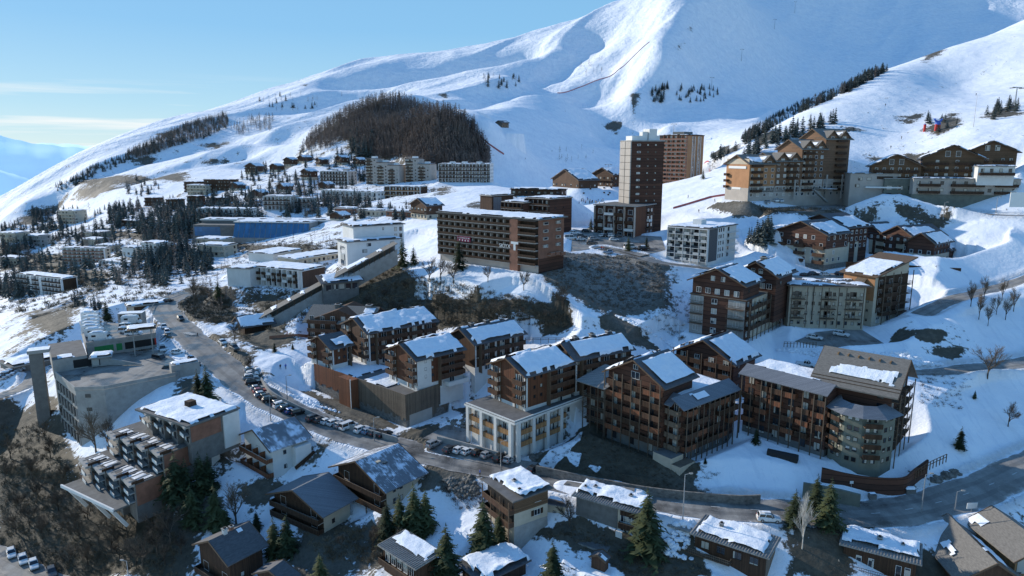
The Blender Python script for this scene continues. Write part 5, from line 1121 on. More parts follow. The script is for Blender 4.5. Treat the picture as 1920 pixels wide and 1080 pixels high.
WL = {'white': 'white', 'cream': 'cream', 'concrete': 'concrete', 'wood': 'wood_mid', 'red': 'brickred'}
LB = {'N1': 'small chalet among the spruces left of the white terrace row', 'N2': 'small chalet above the cream three-storey block', 'N3': 'small chalet above the wide brown flat-roofed house', 'N4': 'small chalet just left of the seven-storey white slab base', 'N5': 'low brown house above the long low white building', 'N6': 'cream house above the cream five-storey block', 'N7': 'brown house between the spruce groves on the left slope', 'N8': 'low cream terrace house above the chequered slab', 'L4': 'white stepped terrace house behind the dark gridded block', 'L4B': 'lower white terrace house in front of its taller twin', 'L5': 'cream two-tier house below the sports hall, upper tier', 'L5B': 'cream two-tier house below the sports hall, lower tier', 'L6': 'plain cream box house among spruces on the far left slope', 'L7': 'grey concrete terrace house on the far left slope', 'L7B': 'low cream house at the far left edge', 'L8': 'small brown house at the top of the village below the terraced slope', 'L8B': 'wide brown flat-roofed house at the top of the village', 'L8C': 'cream strip house under the wide brown flat-roofed one', 'L9A': 'brown flat-roofed house, leftmost of three among the spruces', 'L9B': 'brown flat-roofed house, middle of three among the spruces', 'L9C': 'narrow three-storey brown house, rightmost of three among the spruces', 'L10': 'brown chalet below the open snow slope at the village top', 'V1': 'chalet at the left tip of the larch wood', 'V2': 'chalet below the left tip of the larch wood', 'V3': 'chalet close under the larch wood edge', 'V4': 'dark chalet left of the seven-storey white slab', 'V5': 'chalet behind the seven-storey white slab', 'V6': 'chalet left of the three-step tower under the larches', 'V7': 'lone chalet highest left in the hamlet', 'Z1': 'low red kiosk building with a snow roof by the spruces', 'Z2': 'low cream shop with snow roof by the blue hall', 'Z3': 'low red shop row near the village square', 'Z4': 'tiny hut with thick snow roof beside the blue hall', 'Z5': 'open-fronted timber chalet with snow roof on the village square', 'Y1': 'wide ski school building with snow roof at the piste foot', 'Y2': 'brown gabled ski hall right of the ski school', 'Y3': 'long low piste café with flat snow roof', 'HUT': 'lone shingled hut on the shaded ski slope', 'L11': 'small cream house behind the cream five-storey block', 'L12': 'low cream house half hidden by spruces'}
for k, px, py, pyb, Y, yaw, W, D, kind in SMALL:
    ch = kind in ('chalet', 'ski'); root, b = start(k, 'chalet' if ch else 'house', LB[k], 'chalet' if ch else 'house'); m = WL.get(kind, 'wood_mid' if k != 'HUT' else 'wood_grey'); nf = max(1, int(b.z1 / 2.8))
    if ch:
        rs = b.d * .2; wall(b, m, 5, rise=rs, lower='cream' if kind == 'chalet' and k != 'HUT' else m, lz=b.z1 * .35); gable(b, rs, 'x', 1, 'slate', .4, (.03, .97, .04, .96) if k not in ('HUT',) else (.3, .8, .1, .5), sth=.5, irr=.4)
    else: wall(b, m, 5); flatroof(b, 'bitumen', .4, .5, True, .5, .3, .2, 'wood_dark' if kind == 'wood' else 'white')
    for q in range(nf):
        z = q * b.z1 / nf
        rows(b, 'y', spread(max(2, int(b.d / 3.2)), b.d, 1.5), [z + 1.5], 1.4, 1.3, 'frame_brown', 'plain', .1); rows(b, 'x', spread(2, b.w, 2.2), [z + 1.5], 1.1, 1.2, 'frame_brown', 'plain')
        if q or kind == 'wood': balcony(b, 'y', .3, b.d - .3, z, 1.3, .95, 'wood_dark' if kind in ('wood', 'chalet', 'ski') else m, 'pale')
# ================================================================ white hotel, gallery and hall
root, b = start('WH1', 'hotel', 'white hotel wing with three rows of small balconies and a brown end wall', 'hotel wing'); wall(b, 'white', 5); flatroof(b, 'bitumen', .35, .5, True, .4, .3, .2, 'white'); panel(b, 'x', .1, b.w, .5, b.z1, 'wood_mid')
for k in range(3):
    z = .1 + k * 2.45
    for i in range(8):
        t = b.d * .2 + i * b.d * .1; window(b, 'y', t, z + 1.2, 1.7, 1.7, 'frame_brown'); 
        if k: balcony(b, 'y', t - 1.2, t + 1.0, z, 1.1, .85, 'white' if (i * 7 + k) % 4 == 0 else 'wood_dark', 'white')
    window(b, 'y', b.d * .1, z + 1.3, 1.2, 1.2, 'frame_brown', 'plain')
fins(b, 'y', [b.d * (.15 + .1 * i) for i in range(9)], 0, b.z1, 1.1, 'white', .22)
root, b = start('WH0', 'hotel', 'blank white angular end block of the hotel with sloping snow roof', 'hotel wing'); wall(b, 'white', 6); flatroof(b, 'bitumen', .3, .3, True, .4, .4)
root, b = start('WH2', 'hotel', 'long low cream hotel wing with a row of small dark windows', 'hotel wing'); wall(b, 'cream', 6); flatroof(b, 'bitumen', .35, .5, True, .4, .2, .2, 'white'); rows(b, 'x', spread(10, b.w, 2), [.9], 1, 1.1, 'frame_brown', 'plain')
root, b = start('WH2B', 'hotel', 'low flat-roofed hotel wing under deep snow behind the balcony wing', 'hotel wing'); wall(b, 'white', 6); flatroof(b, 'bitumen', .35, .5, True, .4, .3, .2, 'white')
root, b = start('WH3', 'hotel', 'tall white hotel block with few windows beside the sloping gallery', 'hotel wing'); wall(b, 'white', 8); flatroof(b, 'bitumen', .4, .7, True, .45, .3, .2, 'darkconc'); rows(b, 'x', (8,), (b.z1 - 4.2,), 2, 1.3, 'frame_brown', 'plain'); rows(b, 'x', (10, 21), (b.z1 - 1.6,), 1.8, 1.2, 'frame_brown', 'plain'); panel(b, 'y', b.d * .3, b.d * .8, -2, b.z1 - 2, 'litglass', .06, 'glazing')
root, b = start('WH3B', 'hotel', 'upper white tier of the hotel with a curved snow roof', 'hotel wing'); wall(b, 'white', 4); flatroof(b, 'bitumen', .4, .7, True, .5, .5, .2, 'darkconc'); rows(b, 'x', (14,), (b.z1 - 1.5,), .6, 1, 'frame_brown', 'plain'); rows(b, 'x', (20, 22.5), (b.z1 - 2, b.z1 - 5), 1.2, 1.6, 'frame_brown'); 
# blue glazed sports hall
P = at_y(436, 446, 425); Q = at_y(577, 449, 420); f = FR['BH']; ln = (Q - P).xy.length; rz = math.atan2(Q.y - P.y, Q.x - P.x); zb = (P.z + Q.z) / 2
root = thing('sports_hall', 'sports hall with sloping blue glass front and long snowy roof', 'sports hall', (P.x, P.y, zb), rz)
mb = MB(); mb.sweep([(0, .3, -3), (0, 18, -3), (0, 18, 9.4), (0, 4.6, 9.4), (0, .3, .3)], (0, 0, 0), (ln, 0, 0), 'concrete'); mb.build('wall', root)
mb = MB(); n = 14
for i in range(n): mb.face([(ln * i / n + .15, .22, .45), (ln * (i + 1) / n - .15, .22, .45), (ln * (i + 1) / n - .15, 4.2, 9.1), (ln * i / n + .15, 4.2, 9.1)], 'blueglass')
mb.build('glass_front', root); mb = MB(); mb.box(-.6, ln + .6, 3.6, 18.4, 9.403, 9.9, 'white'); o = mb.build('roof', root); snow_sheet(o, (-.4, 3.8, 9.9), (ln + .8, 0, 0), (0, 14, 0), .5, .2, 3, 1.2)
mb = MB(); mb.box(-30, ln + 12, 18.6, 30, -4, 9, 'darkconc'); mb.box(-31, ln + 13, 18.5, 31, 9.003, 9.8, 'white'); w_ = mb.build('rear_hall', root); snow_sheet(w_, (-30.5, 19, 9.8), (ln + 43, 0, 0), (0, 11, 0), .5, .2, 8, 1.6)
mb = MB(); mb.box(-30, -3, 8, 18.4, -4, 7.2, 'darkconc'); mb.box(-29, -12, 7.9, 8, .3, 6, 'blueglass'); mb.build('entrance_wing', root)
mb = MB(); mb.box(ln + 1, ln + 9, 3, 12, -4, 6.5, 'white', 'snow'); mb.build('annex', root)
# sloping lift gallery
P0 = at_z(482, 612, 10); P1 = at_y(742, 470, 262); d = P1 - P0; ln = d.length; root = thing('lift_gallery', 'long sloping concrete gallery climbing from the road to the upper hotel', 'gallery', P0, math.atan2(d.y, d.x)); hl = d.xy.length; sl_ = d.z / hl
def gp(t, y, z): return Vector((t * hl, y, z + t * hl * sl_))
mb = MB(); mb.sweep([gp(0, -2, -5), gp(0, 2, -5), gp(0, 2, .2), gp(0, -2, .2)], (0, 0, 0), gp(1, 0, 0), 'concrete'); mb.build('base_wall', root)
mb = MB(); mb.sweep([gp(0, 1.8, .2), gp(0, 2, .2), gp(0, 2, 3), gp(0, 1.8, 3)], (0, 0, 0), gp(1, 0, 0), 'darkconc'); mb.sweep([gp(0, -2, .2), gp(0, -1.85, .2), gp(0, -1.85, .9), gp(0, -2, .9)], (0, 0, 0), gp(1, 0, 0), 'concrete'); mb.build('side_wall', root)
mb = MB(); mb.sweep([gp(0, -2.6, 2.9), gp(0, 2.4, 3.1), gp(0, 2.4, 3.3), gp(0, -2.6, 3.1)], (0, 0, 0), gp(1, 0, 0), 'shingle'); rf = mb.build('roof', root)
for i in range(26):
    mb = MB(); p = gp((i + .5) / 26, -1.9, .9); mb.box(p.x - .12, p.x + .12, p.y - .1, p.y + .1, p.z - .6, p.z + 2.1, 'timber'); mb.build('post', root)
for i, (a, e) in enumerate(((.1, .14), (.2, .24), (.3, .33), (.62, .78), (.86, .9))): snow_sheet(rf, gp(a, -2.4, 3.16), gp(e, 0, 0) - gp(a, 0, 0), (0, 4.4, .16), .3, .5, i)
st = Blk(root, 9, 8, -3, 4.2, hl * .44, -4.2); mb = MB(); mb.box(st.ox, st.ox + 13, -4.4, 2.4, hl * .44 * sl_ - 4, hl * .44 * sl_ + 3.6, 'darkconc'); mb.build('middle_station', root)
z_ = hl * .44 * sl_ + 3.6; mb = MB(); mb.sweep([(0, -5.4, z_), (0, 3, z_ + 1.8), (0, 3, z_ + 2.1), (0, -5.4, z_ + .3)], (st.ox - 1, 0, 0), (st.ox + 15, 0, 0), 'slate'); o = mb.build('station_roof', root); snow_sheet(o, (st.ox + .5, -5.2, z_ + .36), (14, 0, 0), (0, 8, 1.7), .5, .3, 2)
for i in range(5): mb = MB(); mb.box(st.ox + 1 + i * 2.4, st.ox + 2.8 + i * 2.4, -4.46, -4.4, z_ - 2.6, z_ - .6, 'glass'); mb.build('pane', root)
root, b = start('LS', 'lift_station', 'small timber lift station with snowy gable roof beside the road', 'lift station'); wall(b, 'wood_dark', 6, rise=2.2); gable(b, 2.2, 'x', 1.6, 'slate', .25, (.02, .98, .03, .95), sth=.4); panel(b, 'y', 1, b.d - 1, 0, b.z1 - .3, 'frame_brown', .05, 'timber_front'); rows(b, 'y', (2.5, 4.5, 6.5), [1.3], 1.2, 1.8, 'frame_brown')
# shingled block behind the lower residences
root, b = start('RL', 'apartment_block', 'brown block with wide bare grey shingle roof and stone stacks behind the residences', 'apartment block'); wall(b, 'wood_mid', 8, rise=4); o = gable(b, 3.6, 'y', 1.2, 'shingle', .3, (.02, .2, .3, .9), sth=.2, irr=.8, both=False)
for k in range(3): balcony(b, 'y', .4, b.d * .5, k * 2.8, 1.4, .95, 'wood_mid', 'timber'); rows(b, 'y', spread(6, b.d, 1.6), [k * 2.8 + 1.3], 1.3, 1.7, 'frame_white')
chimney(root, b.w * .45, b.d * .62, b.z1 + 3, 1.6, 1.4); chimney(root, b.w * .5, b.d * .12, b.z1 + 3, 1.6, 1.4); chimney(root, b.w * .6, b.d * .05, b.z1 + 2, 1.2, 1.2)
# ================================================================ parking deck and neighbours on the left
f_ = at_z(141, 731, 8); yw = math.atan2((at_z(330,703,8) - f_).y, (at_z(330,703,8) - f_).x)
root = thing('parking_garage', 'grey concrete parking garage with upper decks and tall lift tower beside the road', 'parking garage', (0, 0, 0))
P = [at_z(x, y, 8) for x, y in ((105,702),(141,731),(196,729),(330,703),(352,690),(300,655),(165,663),(100,690))]
mb = MB(); mb.prism([(p.x, p.y) for p in P], -12, 7.8, 'concrete', 'asphalt'); mb.build('lower_floors', root)
for i in range(4): 
    a, c = P[i], P[i+1]; mb = MB(); mb.bar((a.x, a.y, 8.35), (c.x, c.y, 8.35), .25, 'concrete', .9); mb.build('parapet', root)
a, c = P[0], P[1]; dv = (c - a); L_ = dv.length; u = dv.normalized(); nrm = Vector((u.y, -u.x, 0)); rz = math.atan2(u.y, u.x)
for k in range(4):
    mb = MB(); mb.box(.6, L_ - .6, -.06, 0, -9 + 1.2 + k * 3.8, -9 + 3.9 + k * 3.8, 'dark'); o = mb.build('opening', root, (a.x, a.y, 1.2 if False else 0), rz)
    for i in range(7): mb = MB(); mb.box(.4 + i * (L_ - .8) / 6 - .1, .4 + i * (L_ - .8) / 6 + .1, -.35, .0, -9 + 1 + k * 3.8, -9 + 4 + k * 3.8, 'concrete'); mb.build('mullion', root, (a.x, a.y, 0), rz)
for t, z in ((3, 6.2), (3, 2.4)): mb = MB(); mb.box(-.7, .7, -.05, 0, -.5, .5, 'glass'); q = P[1] + (P[2] - P[1]).normalized() * t; d = P[2] - P[1]; mb.build('window', root, (q.x, q.y, z), math.atan2(d.y, d.x))
# camper deck
U = [at_z(x, y, 12) for x, y in ((162,647),(292,628),(283,606),(150,606))]
mb = MB(); mb.prism([(p.x, p.y) for p in U], 7.9, 12, 'concrete', 'asphalt'); up = mb.build('upper_deck', root)
for i in (0, 1, 3): a, c = U[i], U[(i + 1) % 4]; mb = MB(); mb.bar((a.x, a.y, 12.4), (c.x, c.y, 12.4), .3, 'concrete', .8); mb.build('parapet', up)
a, c = U[0], U[1]; d = c - a; L_ = d.length; rz = math.atan2(d.y, d.x)
for x0, x1, m in ((2, 7.2, 'sign_green'), (8, 9.6, 'sign_green'), (10.4, 19, 'dark'), (19.5, L_ - .5, 'red')):
    x1 = min(x1, L_ - .3); mb = MB(); mb.box(x0, x1, -.06, 0, 8.8, 11, m); mb.build('shop_front', root, (a.x, a.y, 0), rz)
# left roof
V_ = [at_z(x, y, 11.5) for x, y in ((98,676),(163,666),(152,637),(90,645))]
mb = MB(); mb.prism([(p.x, p.y) for p in V_], 6, 11.5, 'concrete', 'bitumen'); o = mb.build('left_roof', root)
a, c = V_[0], V_[1]; d = c - a; mb = MB(); mb.box(5, 12, -.06, 0, 8.2, 10.6, 'dark'); mb.build('entrance', root, (a.x, a.y, 0), math.atan2(d.y, d.x)); snow_sheet(o, V_[0] + Vector((.6, .6, .02)), d * .55, (V_[3] - V_[0]) * .22, .2, .8, 3)
q = at_z(80, 762, -3.4); mb = MB(); mb.box(-1.5, 1.7, -1.6, 1.6, -6, 16.6, 'darkconc'); mb.box(-1.8, 3.6, -2, 2.2, 16.6, 17.6, 'concrete', 'snow'); mb.build('lift_tower', root, q, .5)
q = at_z(192, 683, 8); mb = MB(); mb.box(-2.4, 2.4, -2, 2, 0, 2.6, 'concrete'); mb.box(-2.2, -.2, -2.06, -2, .4, 2.2, 'glass'); mb.box(-3, 3, -2.6, 2.6, 2.6, 2.9, 'concrete'); o = mb.build('kiosk', root, q, .4); snow_sheet(o, (-2.9, -2.5, 2.9), (5.8, 0, 0), (0, 5, 0), .6, .3, 2)
mb = MB(); mb.sweep([(2.4, 0, 0), (2.4, 0, 2.2), (12, 0, .2), (12, 0, 0)], (0, -1.2, 0), (0, -.7, 0), 'concrete'); mb.build('ramp_wall', root, q, .05)
q = at_z(345, 694, 8); mb = MB(); mb.box(-3.5, 4, -2, 2, -3, 2.4, 'concrete'); o = mb.build('stair_house', root, q, .6); snow_sheet(o, (-3.2, -1.8, 2.4), (7, 0, 0), (0, 3.6, 0), .4, .4, 2)
q = at_z(268, 640, 12); mb = MB()
for x in (-2.5, 2.5):
    for y in (-2, 2): mb.box(x - .15, x + .15, y - .15, y + .15, -4, 4.3, 'concrete')
mb.box(-4, 4, -3, 3, 4.3, 4.6, 'timber'); o = mb.build('stair_canopy', root, q, .5); snow_sheet(o, (-4, -3, 4.6), (8, 0, 0), (0, 6, 0), .4, .3, 4)
q = at_z(248, 598, 12); mb = MB(); mb.box(-4, 4, -2, 2, -3, 2.5, 'concrete', 'snow'); mb.box(-3.4, -.5, -2.05, -2, .4, 2, 'dark'); mb.box(.5, 3.4, -2.05, -2, .4, 2, 'dark'); mb.build('rear_kiosk', root, q, .2)
root, b = start('GH', 'house', 'cream garage house with flat snow roof left of the road bend', 'house'); wall(b, 'cream', 5); flatroof(b, 'bitumen', .4, .6, True, .5); panel(b, 'y', .4, 5.6, 1.6, b.z1, 'wood_dark'); panel(b, 'x', 2, 7, 2, b.z1 - .3, 'wood_dark'); window(b, 'x', 1, 1.6, .8, 1)
root, b = start('LSH', 'storage_building', 'long low building under drifted snow beside the parked snow-covered cars', 'building'); wall(b, 'darkconc', 5); flatroof(b, 'bitumen', .4, .5, True, .6, .6); rows(b, 'x', spread(8, b.w, 3), [b.z1 - 1.2], 2, 1, 'frame_brown', 'plain')
# ================================================================ stepped terrace building
SN = [('SB1', 2, True), ('SB2', 2, False), ('SB3', 2, False)]
f0 = FR['SB1']; root = thing('terrace_building', 'stepped apartment building of three zigzag terraces with snowy top roof', 'apartment building', f0['o'], f0['yaw'])
def rel(f): d = f['o'] - f0['o']; c, s = math.cos(-f0['yaw']), math.sin(-f0['yaw']); return d.x * c - d.y * s, d.x * s + d.y * c, d.z
for key, nf, top in SN:
    f = FR[key]; ox, oy, oz = rel(f); n = 4; st = 1.5; dd = f['D'] / n; ww = f['W'] if not top else 13; fh = f['H'] / nf
    out = [(ox + ww, oy), (ox + ww, oy + f['D'])]
    for i in reversed(range(n)): out += [(ox + st * .0 + .9 * i * 0, oy + dd * (i + 1)), (ox + st, oy + dd * i + .01)] if False else [(ox, oy + dd * (i + 1)), (ox + st, oy + dd * i)]
    out = [(ox + ww, oy), (ox + ww, oy + f['D'])] + [p for i in reversed(range(n)) for p in ((ox + st, oy + dd * (i + 1)), (ox, oy + dd * i))]
    mb = MB(); mb.prism(out, oz - 5, oz + f['H'], 'darkconc', 'bitumen'); o = mb.build('storey', root)
    mb = MB(); mb.box(ox + .2, ox + ww * (.62 if top else .8), oy - .1, oy, oz + (.6 if top else -1), oz + f['H'] - .25, 'brickred'); mb.build('brick_panel', o)
    mb = MB(); mb.box(ox + ww * (.66 if top else .84), ox + ww, oy - .35, oy - .003, oz - 4, oz + f['H'] - .2, 'white'); mb.build('white_wall', o)
    for i in range(n):
        y0, y1 = oy + dd * i, oy + dd * (i + 1); p, q = Vector((ox, y0, 0)), Vector((ox + st, y1, 0)); d = q - p; rz = math.atan2(-d.y, -d.x)
        for k in range(nf):
            z = oz + k * fh
            mb = MB(); mb.box(.5, dd - .6, -.04, 0, .1, fh - .5, 'glass'); mb.box(1.2, 2.2, -.06, -.04, .1, fh - .6, 'frame_white'); mb.build('window', o, (q.x, q.y, z), rz)
            if k or not top: mb = MB(); mb.box(.2, dd - .3, -1.3, 0, -.15, .0, 'concrete'); mb.box(.2, dd * .45, -1.36, -1.3, -.2, .75, 'wood_dark'); mb.box(dd * .45, dd - .2, -1.38, -1.28, -.25, .6, 'white'); mb.build('balcony', o, (q.x, q.y, z), rz)
        mb = MB(); mb.box(ox - .6, ox + 2.2, y0 + .0, y0 + .1, oz + f['H'] - .1, oz + f['H'] + (.1 if top else .75), 'wood_dark'); mb.build('partition', o)
        if not top: mb = MB(); mb.box(ox - .2, ox + 4.5, y0 + .9, y0 + 1.1, oz + f['H'] + .5, oz + f['H'] + .75, 'pale'); mb.box(ox - .2, ox + 4.5, y0 + 2.9, y0 + 3.1, oz + f['H'] + .5, oz + f['H'] + .75, 'pale'); mb.build('pergola', o)
    mb = MB()
    for i in range(n): p, q = Vector((ox - .6, oy + dd * i, 0)), Vector((ox + st - .6, oy + dd * (i + 1), 0)); mb.bar((p.x, p.y, oz + f['H'] - .1), (q.x, q.y, oz + f['H'] - .1), 1.2, 'concrete', .5)
    mb.build('edge_beam', o)
    if top:
        mb = MB(); mb.box(ox - .8, ox + ww + .4, oy - .4, oy + f['D'] + .2, oz + f['H'] + .003, oz + f['H'] + .45, 'darkconc', 'bitumen'); r_ = mb.build('roof', o); snow_sheet(r_, (ox - .2, oy - .2, oz + f['H'] + .45), (ww + .3, 0, 0), (0, f['D'] - .3, 0), .45, .45, 5)
        mb = MB(); mb.sweep([(ox + 6, 0, oz + f['H'] + .3), (ox + 8.2, 0, oz + f['H'] + .3), (ox + 8.0, 0, oz + f['H'] + 2.2), (ox + 6.1, 0, oz + f['H'] + 2.2)], (0, oy + 9, 0), (0, oy + 10.8, 0), 'wood_dark'); mb.build('chimney', r_)
    else:
        for i in range(n): snow_sheet(o, (ox + 1.5, oy + dd * i + .6, oz + f['H']), (3.2, 0, 0), (0, dd - 1.5, 0), .2, 1.0, i + oz)
ox, oy, oz = rel(FR['SB3']); mb = MB(); mb.box(ox - 4.5, ox + .5, oy + 1, oy + 23, oz - .6, oz - .2, 'darkconc'); mb.bar((ox - 4.5, oy + 1, oz - .2), (ox - 4.5, oy + 23, oz - .2), .4, 'white', .7); mb.build('lower_terrace', root)
for y in (3, 10, 20): mb = MB(); mb.bar((ox - 4.2, oy + y, oz - .5), (ox - 1, oy + y, oz - 6), .7, 'white'); mb.build('strut', root)
# ================================================================ near chalets
def chalet(key, label, rise, roofm, wl='wood_dark', side='cream', rail='wood_dark', nf=2, snow=None, lz=0, stilts=0, shade=True, **kw):
    root, b = start(key, 'chalet', label, 'chalet'); wall(b, side, 6, rise=rise); 
    panel(b, 'y', .05, b.d - .05, 0, b.z1 + .1, wl, .06, 'boarding'); mb = MB(); mb.face([(-.07, .3, b.z1), (-.07, b.d - .3, b.z1), (-.07, b.d / 2, b.z1 + rise - .2)], wl); mb.build('gable_boarding', root)
    o = gable(b, rise, 'x', kw.get('over', 1.2), roofm, .2, snow, sth=kw.get('sth', .3), irr=.8, holes=kw.get('holes', 0), both=kw.get('both', True)); fh = b.z1 / nf
    for k in range(nf):
        z = k * fh
        for i in range(3): window(b, 'y', b.d * (i + .6) / 3.2, z + 1.25, 1.7, 1.9, 'frame_white' if i != 1 else 'frame_brown')
        balcony(b, 'y', .0, b.d, z, 1.5, 1, rail, 'pale' if k else 'timber')
        for i in range(1, 4):
            if rail == 'rust': mb = MB(); mb.box(-.05, .05, -1.5, 0, 0, 1.9, 'rust'); loc, rz = b.at('y', b.d * i / 4, z); mb.build('partition', root, loc, rz)
        rows(b, 'x', (b.w * .35,), [z + 1.5], .7, .9, 'frame_brown', 'plain'); 
    posts(b, 'y', (.3, b.d * .35, b.d * .68, b.d - .3), -5.5, 0, 1.4, 'frame_white' if stilts else 'timber', .18)
    return root, b, o
root, b, o = chalet('E', 'white chalet with red-brown balconies on thin stilts and frosted blue-grey roof', 2.9, 'frosted', 'white', 'white', 'rust', 2, None, stilts=1)
mb = MB(); mb.box(b.w * .55, b.w + .2, -1.8, -.003, .3, b.z1 - 1.2, 'white'); mb.build('stair_annex', root); mb = MB(); mb.bar((b.w * .5, -2, 1), (b.w + 1, -2, 3.4), .2, 'wood_dark', .9); mb.build('outdoor_stair', root)
root, b, o = chalet('G', 'biggest chalet below the road with dark gable, long balconies and patchy frosted tin roof', 3.6, 'frosted', 'wood_dark', 'cream', 'wood_dark', 2, None, over=1.6)
rows(b, 'x', (2.2, 4.2), (1.5, 4.2), .7, 1.1, 'frame_brown', 'plain'); mb = MB(); mb.box(-.5, .5, -.4, .4, 0, .2, 'glass'); mb.build('skylight', o, (4, b.d * .3, b.z1 + 2.5)); mb = MB(); mb.box(-.5, .5, -.4, .4, 0, .2, 'cream'); mb.build('skylight', o, (2.8, b.d * .35, b.z1 + 2.9))
panel(b, 'y', 1, b.d - 1, -4.5, -.6, 'wood_red', .08, 'garage_front')
root, b, o = chalet('F', 'dark chalet with bare grey tin roof just below the biggest one', 3.0, 'metal_grey', 'wood_dark', 'cream', 'wood_dark', 2, None, over=1.4)
root, b, o = chalet('H', 'dark log chalet with slate roof and white chimney at the bottom edge', 2.6, 'slate', 'wood_dark', 'wood_dark', 'wood_dark', 1, None, over=1.0)
chimney(root, 2.6, b.d * .5, b.z1 + 2.2, .8, 1.6, 'white'); chimney(root, 4.2, b.d * .52, b.z1 + 2.2, .7, 1.3, 'brickred'); snow_sheet(o, (4.2, b.d * .34, b.z1 + 2.1), (2.2, 0, 0), (0, 1.7, .8), .12, .6, 3)
def flatchalet(key, label, roofm, snow, nf, wl, side, lean=.0, margin=(1.6, .1, .1, .1), th=.75):
    """low-pitched single roof over a two-tone chalet; the roof leans towards its left-hand eave"""
    root, b = start(key, 'chalet', label, 'chalet'); wall(b, side, 6); fh = b.z1 / nf
    ov = .8; P = lambda u, v, z=0: Vector((-ov + u * (b.w + 2 * ov), -ov + v * (b.d + 2 * ov), b.z1 + .15 + lean * u + z))
    mb = MB(); mb.sweep([P(0, 0), P(1, 0), P(1, 0, .28), P(0, 0, .28)], (0, 0, 0), (0, b.d + 2 * ov, 0), roofm); o = mb.build('roof', root)
    mb = MB(); mb.box(.003, b.w - .003, .003, b.d - .003, b.z1, b.z1 + .14, 'timber'); mb.build('wall_plate', root)
    if roofm == 'ribbed':
        for i in range(int((b.d + 2 * ov) / .5)): mb = MB(); v = (i + .5) / int((b.d + 2 * ov) / .5); mb.bar(P(.0, v, .33), P(1, v, .33), .12, 'ribbed', .12); mb.build('roof_rib', o)
    m0, m1, m2, m3 = margin; u0, u1, v0, v1 = m0 / (b.w + 2 * ov), 1 - m1 / (b.w + 2 * ov), m2 / (b.d + 2 * ov), 1 - m3 / (b.d + 2 * ov)
    if snow: snow_sheet(o, P(u0, v0, .3), P(u1, v0) - P(u0, v0), P(u0, v1) - P(u0, v0), th, .75, (sum(map(ord, key)) % 17), .4, .5)
    return root, b, o, P
root, b, o, P = flatchalet('B', 'square chalet with brown boarded top floor and deep snow cap beside the road', 'bitumen', 1, 3, 'wood_brown', 'cream', .3)
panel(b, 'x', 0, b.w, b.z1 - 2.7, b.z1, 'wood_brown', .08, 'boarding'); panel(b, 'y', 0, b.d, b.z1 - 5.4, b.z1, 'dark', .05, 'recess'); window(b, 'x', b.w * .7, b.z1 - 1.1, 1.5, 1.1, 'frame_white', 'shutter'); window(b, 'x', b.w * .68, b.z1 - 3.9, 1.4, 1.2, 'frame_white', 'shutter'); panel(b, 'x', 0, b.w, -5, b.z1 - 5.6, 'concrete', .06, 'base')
for z in (b.z1 - 2.7, b.z1 - 5.4): balcony(b, 'y', 0, b.d, z, 1.3, 1, 'wood_mid', 'timber'); rows(b, 'y', spread(4, b.d, 1.5), [z + 1.4], 1.4, 1.8, 'frame_brown')
posts(b, 'y', (0, b.d / 3, b.d * .67, b.d), -4, b.z1, 1.3, 'timber', .16); chimney(root, 3.4, 5, b.z1, .7, 1.4); chimney(root, 2.2, 1.4, b.z1, .9, 1.2)
root, b, o, P = flatchalet('C', 'dark green-black chalet with ribbed roof edge and three snowy chimneys behind a tall spruce', 'ribbed', 1, 2, 'dark', 'cream', .35, (1.3, -.1, .3, .3))
panel(b, 'y', 0, b.d * .68, .2, b.z1, 'darkconc', .1, 'boarding'); panel(b, 'y', b.d * .72, b.d, b.z1 - 1.3, b.z1, 'wood_dark', .1)
for z in (1.4, 4.2): rows(b, 'y', (b.d * .78, b.d * .9), [z], 1.3, 1.5, 'frame_white')
balcony(b, 'y', b.d * .72, b.d, 2.7, 1, .9, 'wood_dark', 'timber'); 
for x, y in ((2.2, b.d * .93), (3.4, b.d * .8), (3.6, 3)): chimney(root, x, y, b.z1, .6, 1.4, 'stone')
mb = MB(); mb.box(-6, -1, b.d * .3, b.d * .75, -1.2, -.2, 'concrete', 'bitumen'); mb.box(-1.5, -1.2, b.d * .2, b.d * .3, -.2, 2, 'white'); mb.build('terrace', root)
root, b, o, P = flatchalet('D', 'long chalet with ribbed eave, snow-filled roof and single chimney beside the white car', 'ribbed', 1, 2, 'wood_dark', 'wood_dark', .3, (.9, .1, .8, .9), .5)
panel(b, 'x', .3, b.w, -4, b.z1 - .2, 'wood_grey', .08, 'boarding'); panel(b, 'y', .05, b.d * .5, -4.5, .9, 'white', .08, 'render'); rows(b, 'y', (b.d * .25,), [-.6], 1.2, 1, 'frame_brown'); balcony(b, 'y', -1.2, b.d * .55, 2.2, 1.6, .9, 'wood_grey', 'timber', 'bars'); rows(b, 'y', spread(4, b.d, 2), [b.z1 - 1.5], 1.5, 1.4, 'frame_brown'); chimney(root, 4, b.d * .72, b.z1 + .1, .65, 1.5)
sh = Blk(root, 4.5, 4.5, 0, b.z1 - .6, 1.6, b.d + .9); wall(sh, 'cream', 5, name='side_wing'); mb = MB(); mb.box(sh.ox - .8, sh.ox + 5, sh.oy - .0, sh.oy + 5, sh.z1 + .003, sh.z1 + .25, 'ribbed'); q = mb.build('side_roof', root); snow_sheet(q, (sh.ox + 1, sh.oy + .6, sh.z1 + .25), (3.6, 0, 0), (0, 3.6, 0), .3, .5, 3)
root, b, o, P = flatchalet('K', 'dark chalet with pale ribbed eave and two stubby chimneys sunk in blue-shaded roof snow', 'ribbed', 1, 2, 'wood_dark', 'wood_dark', .35, (1.5, .1, .5, .3), .6)
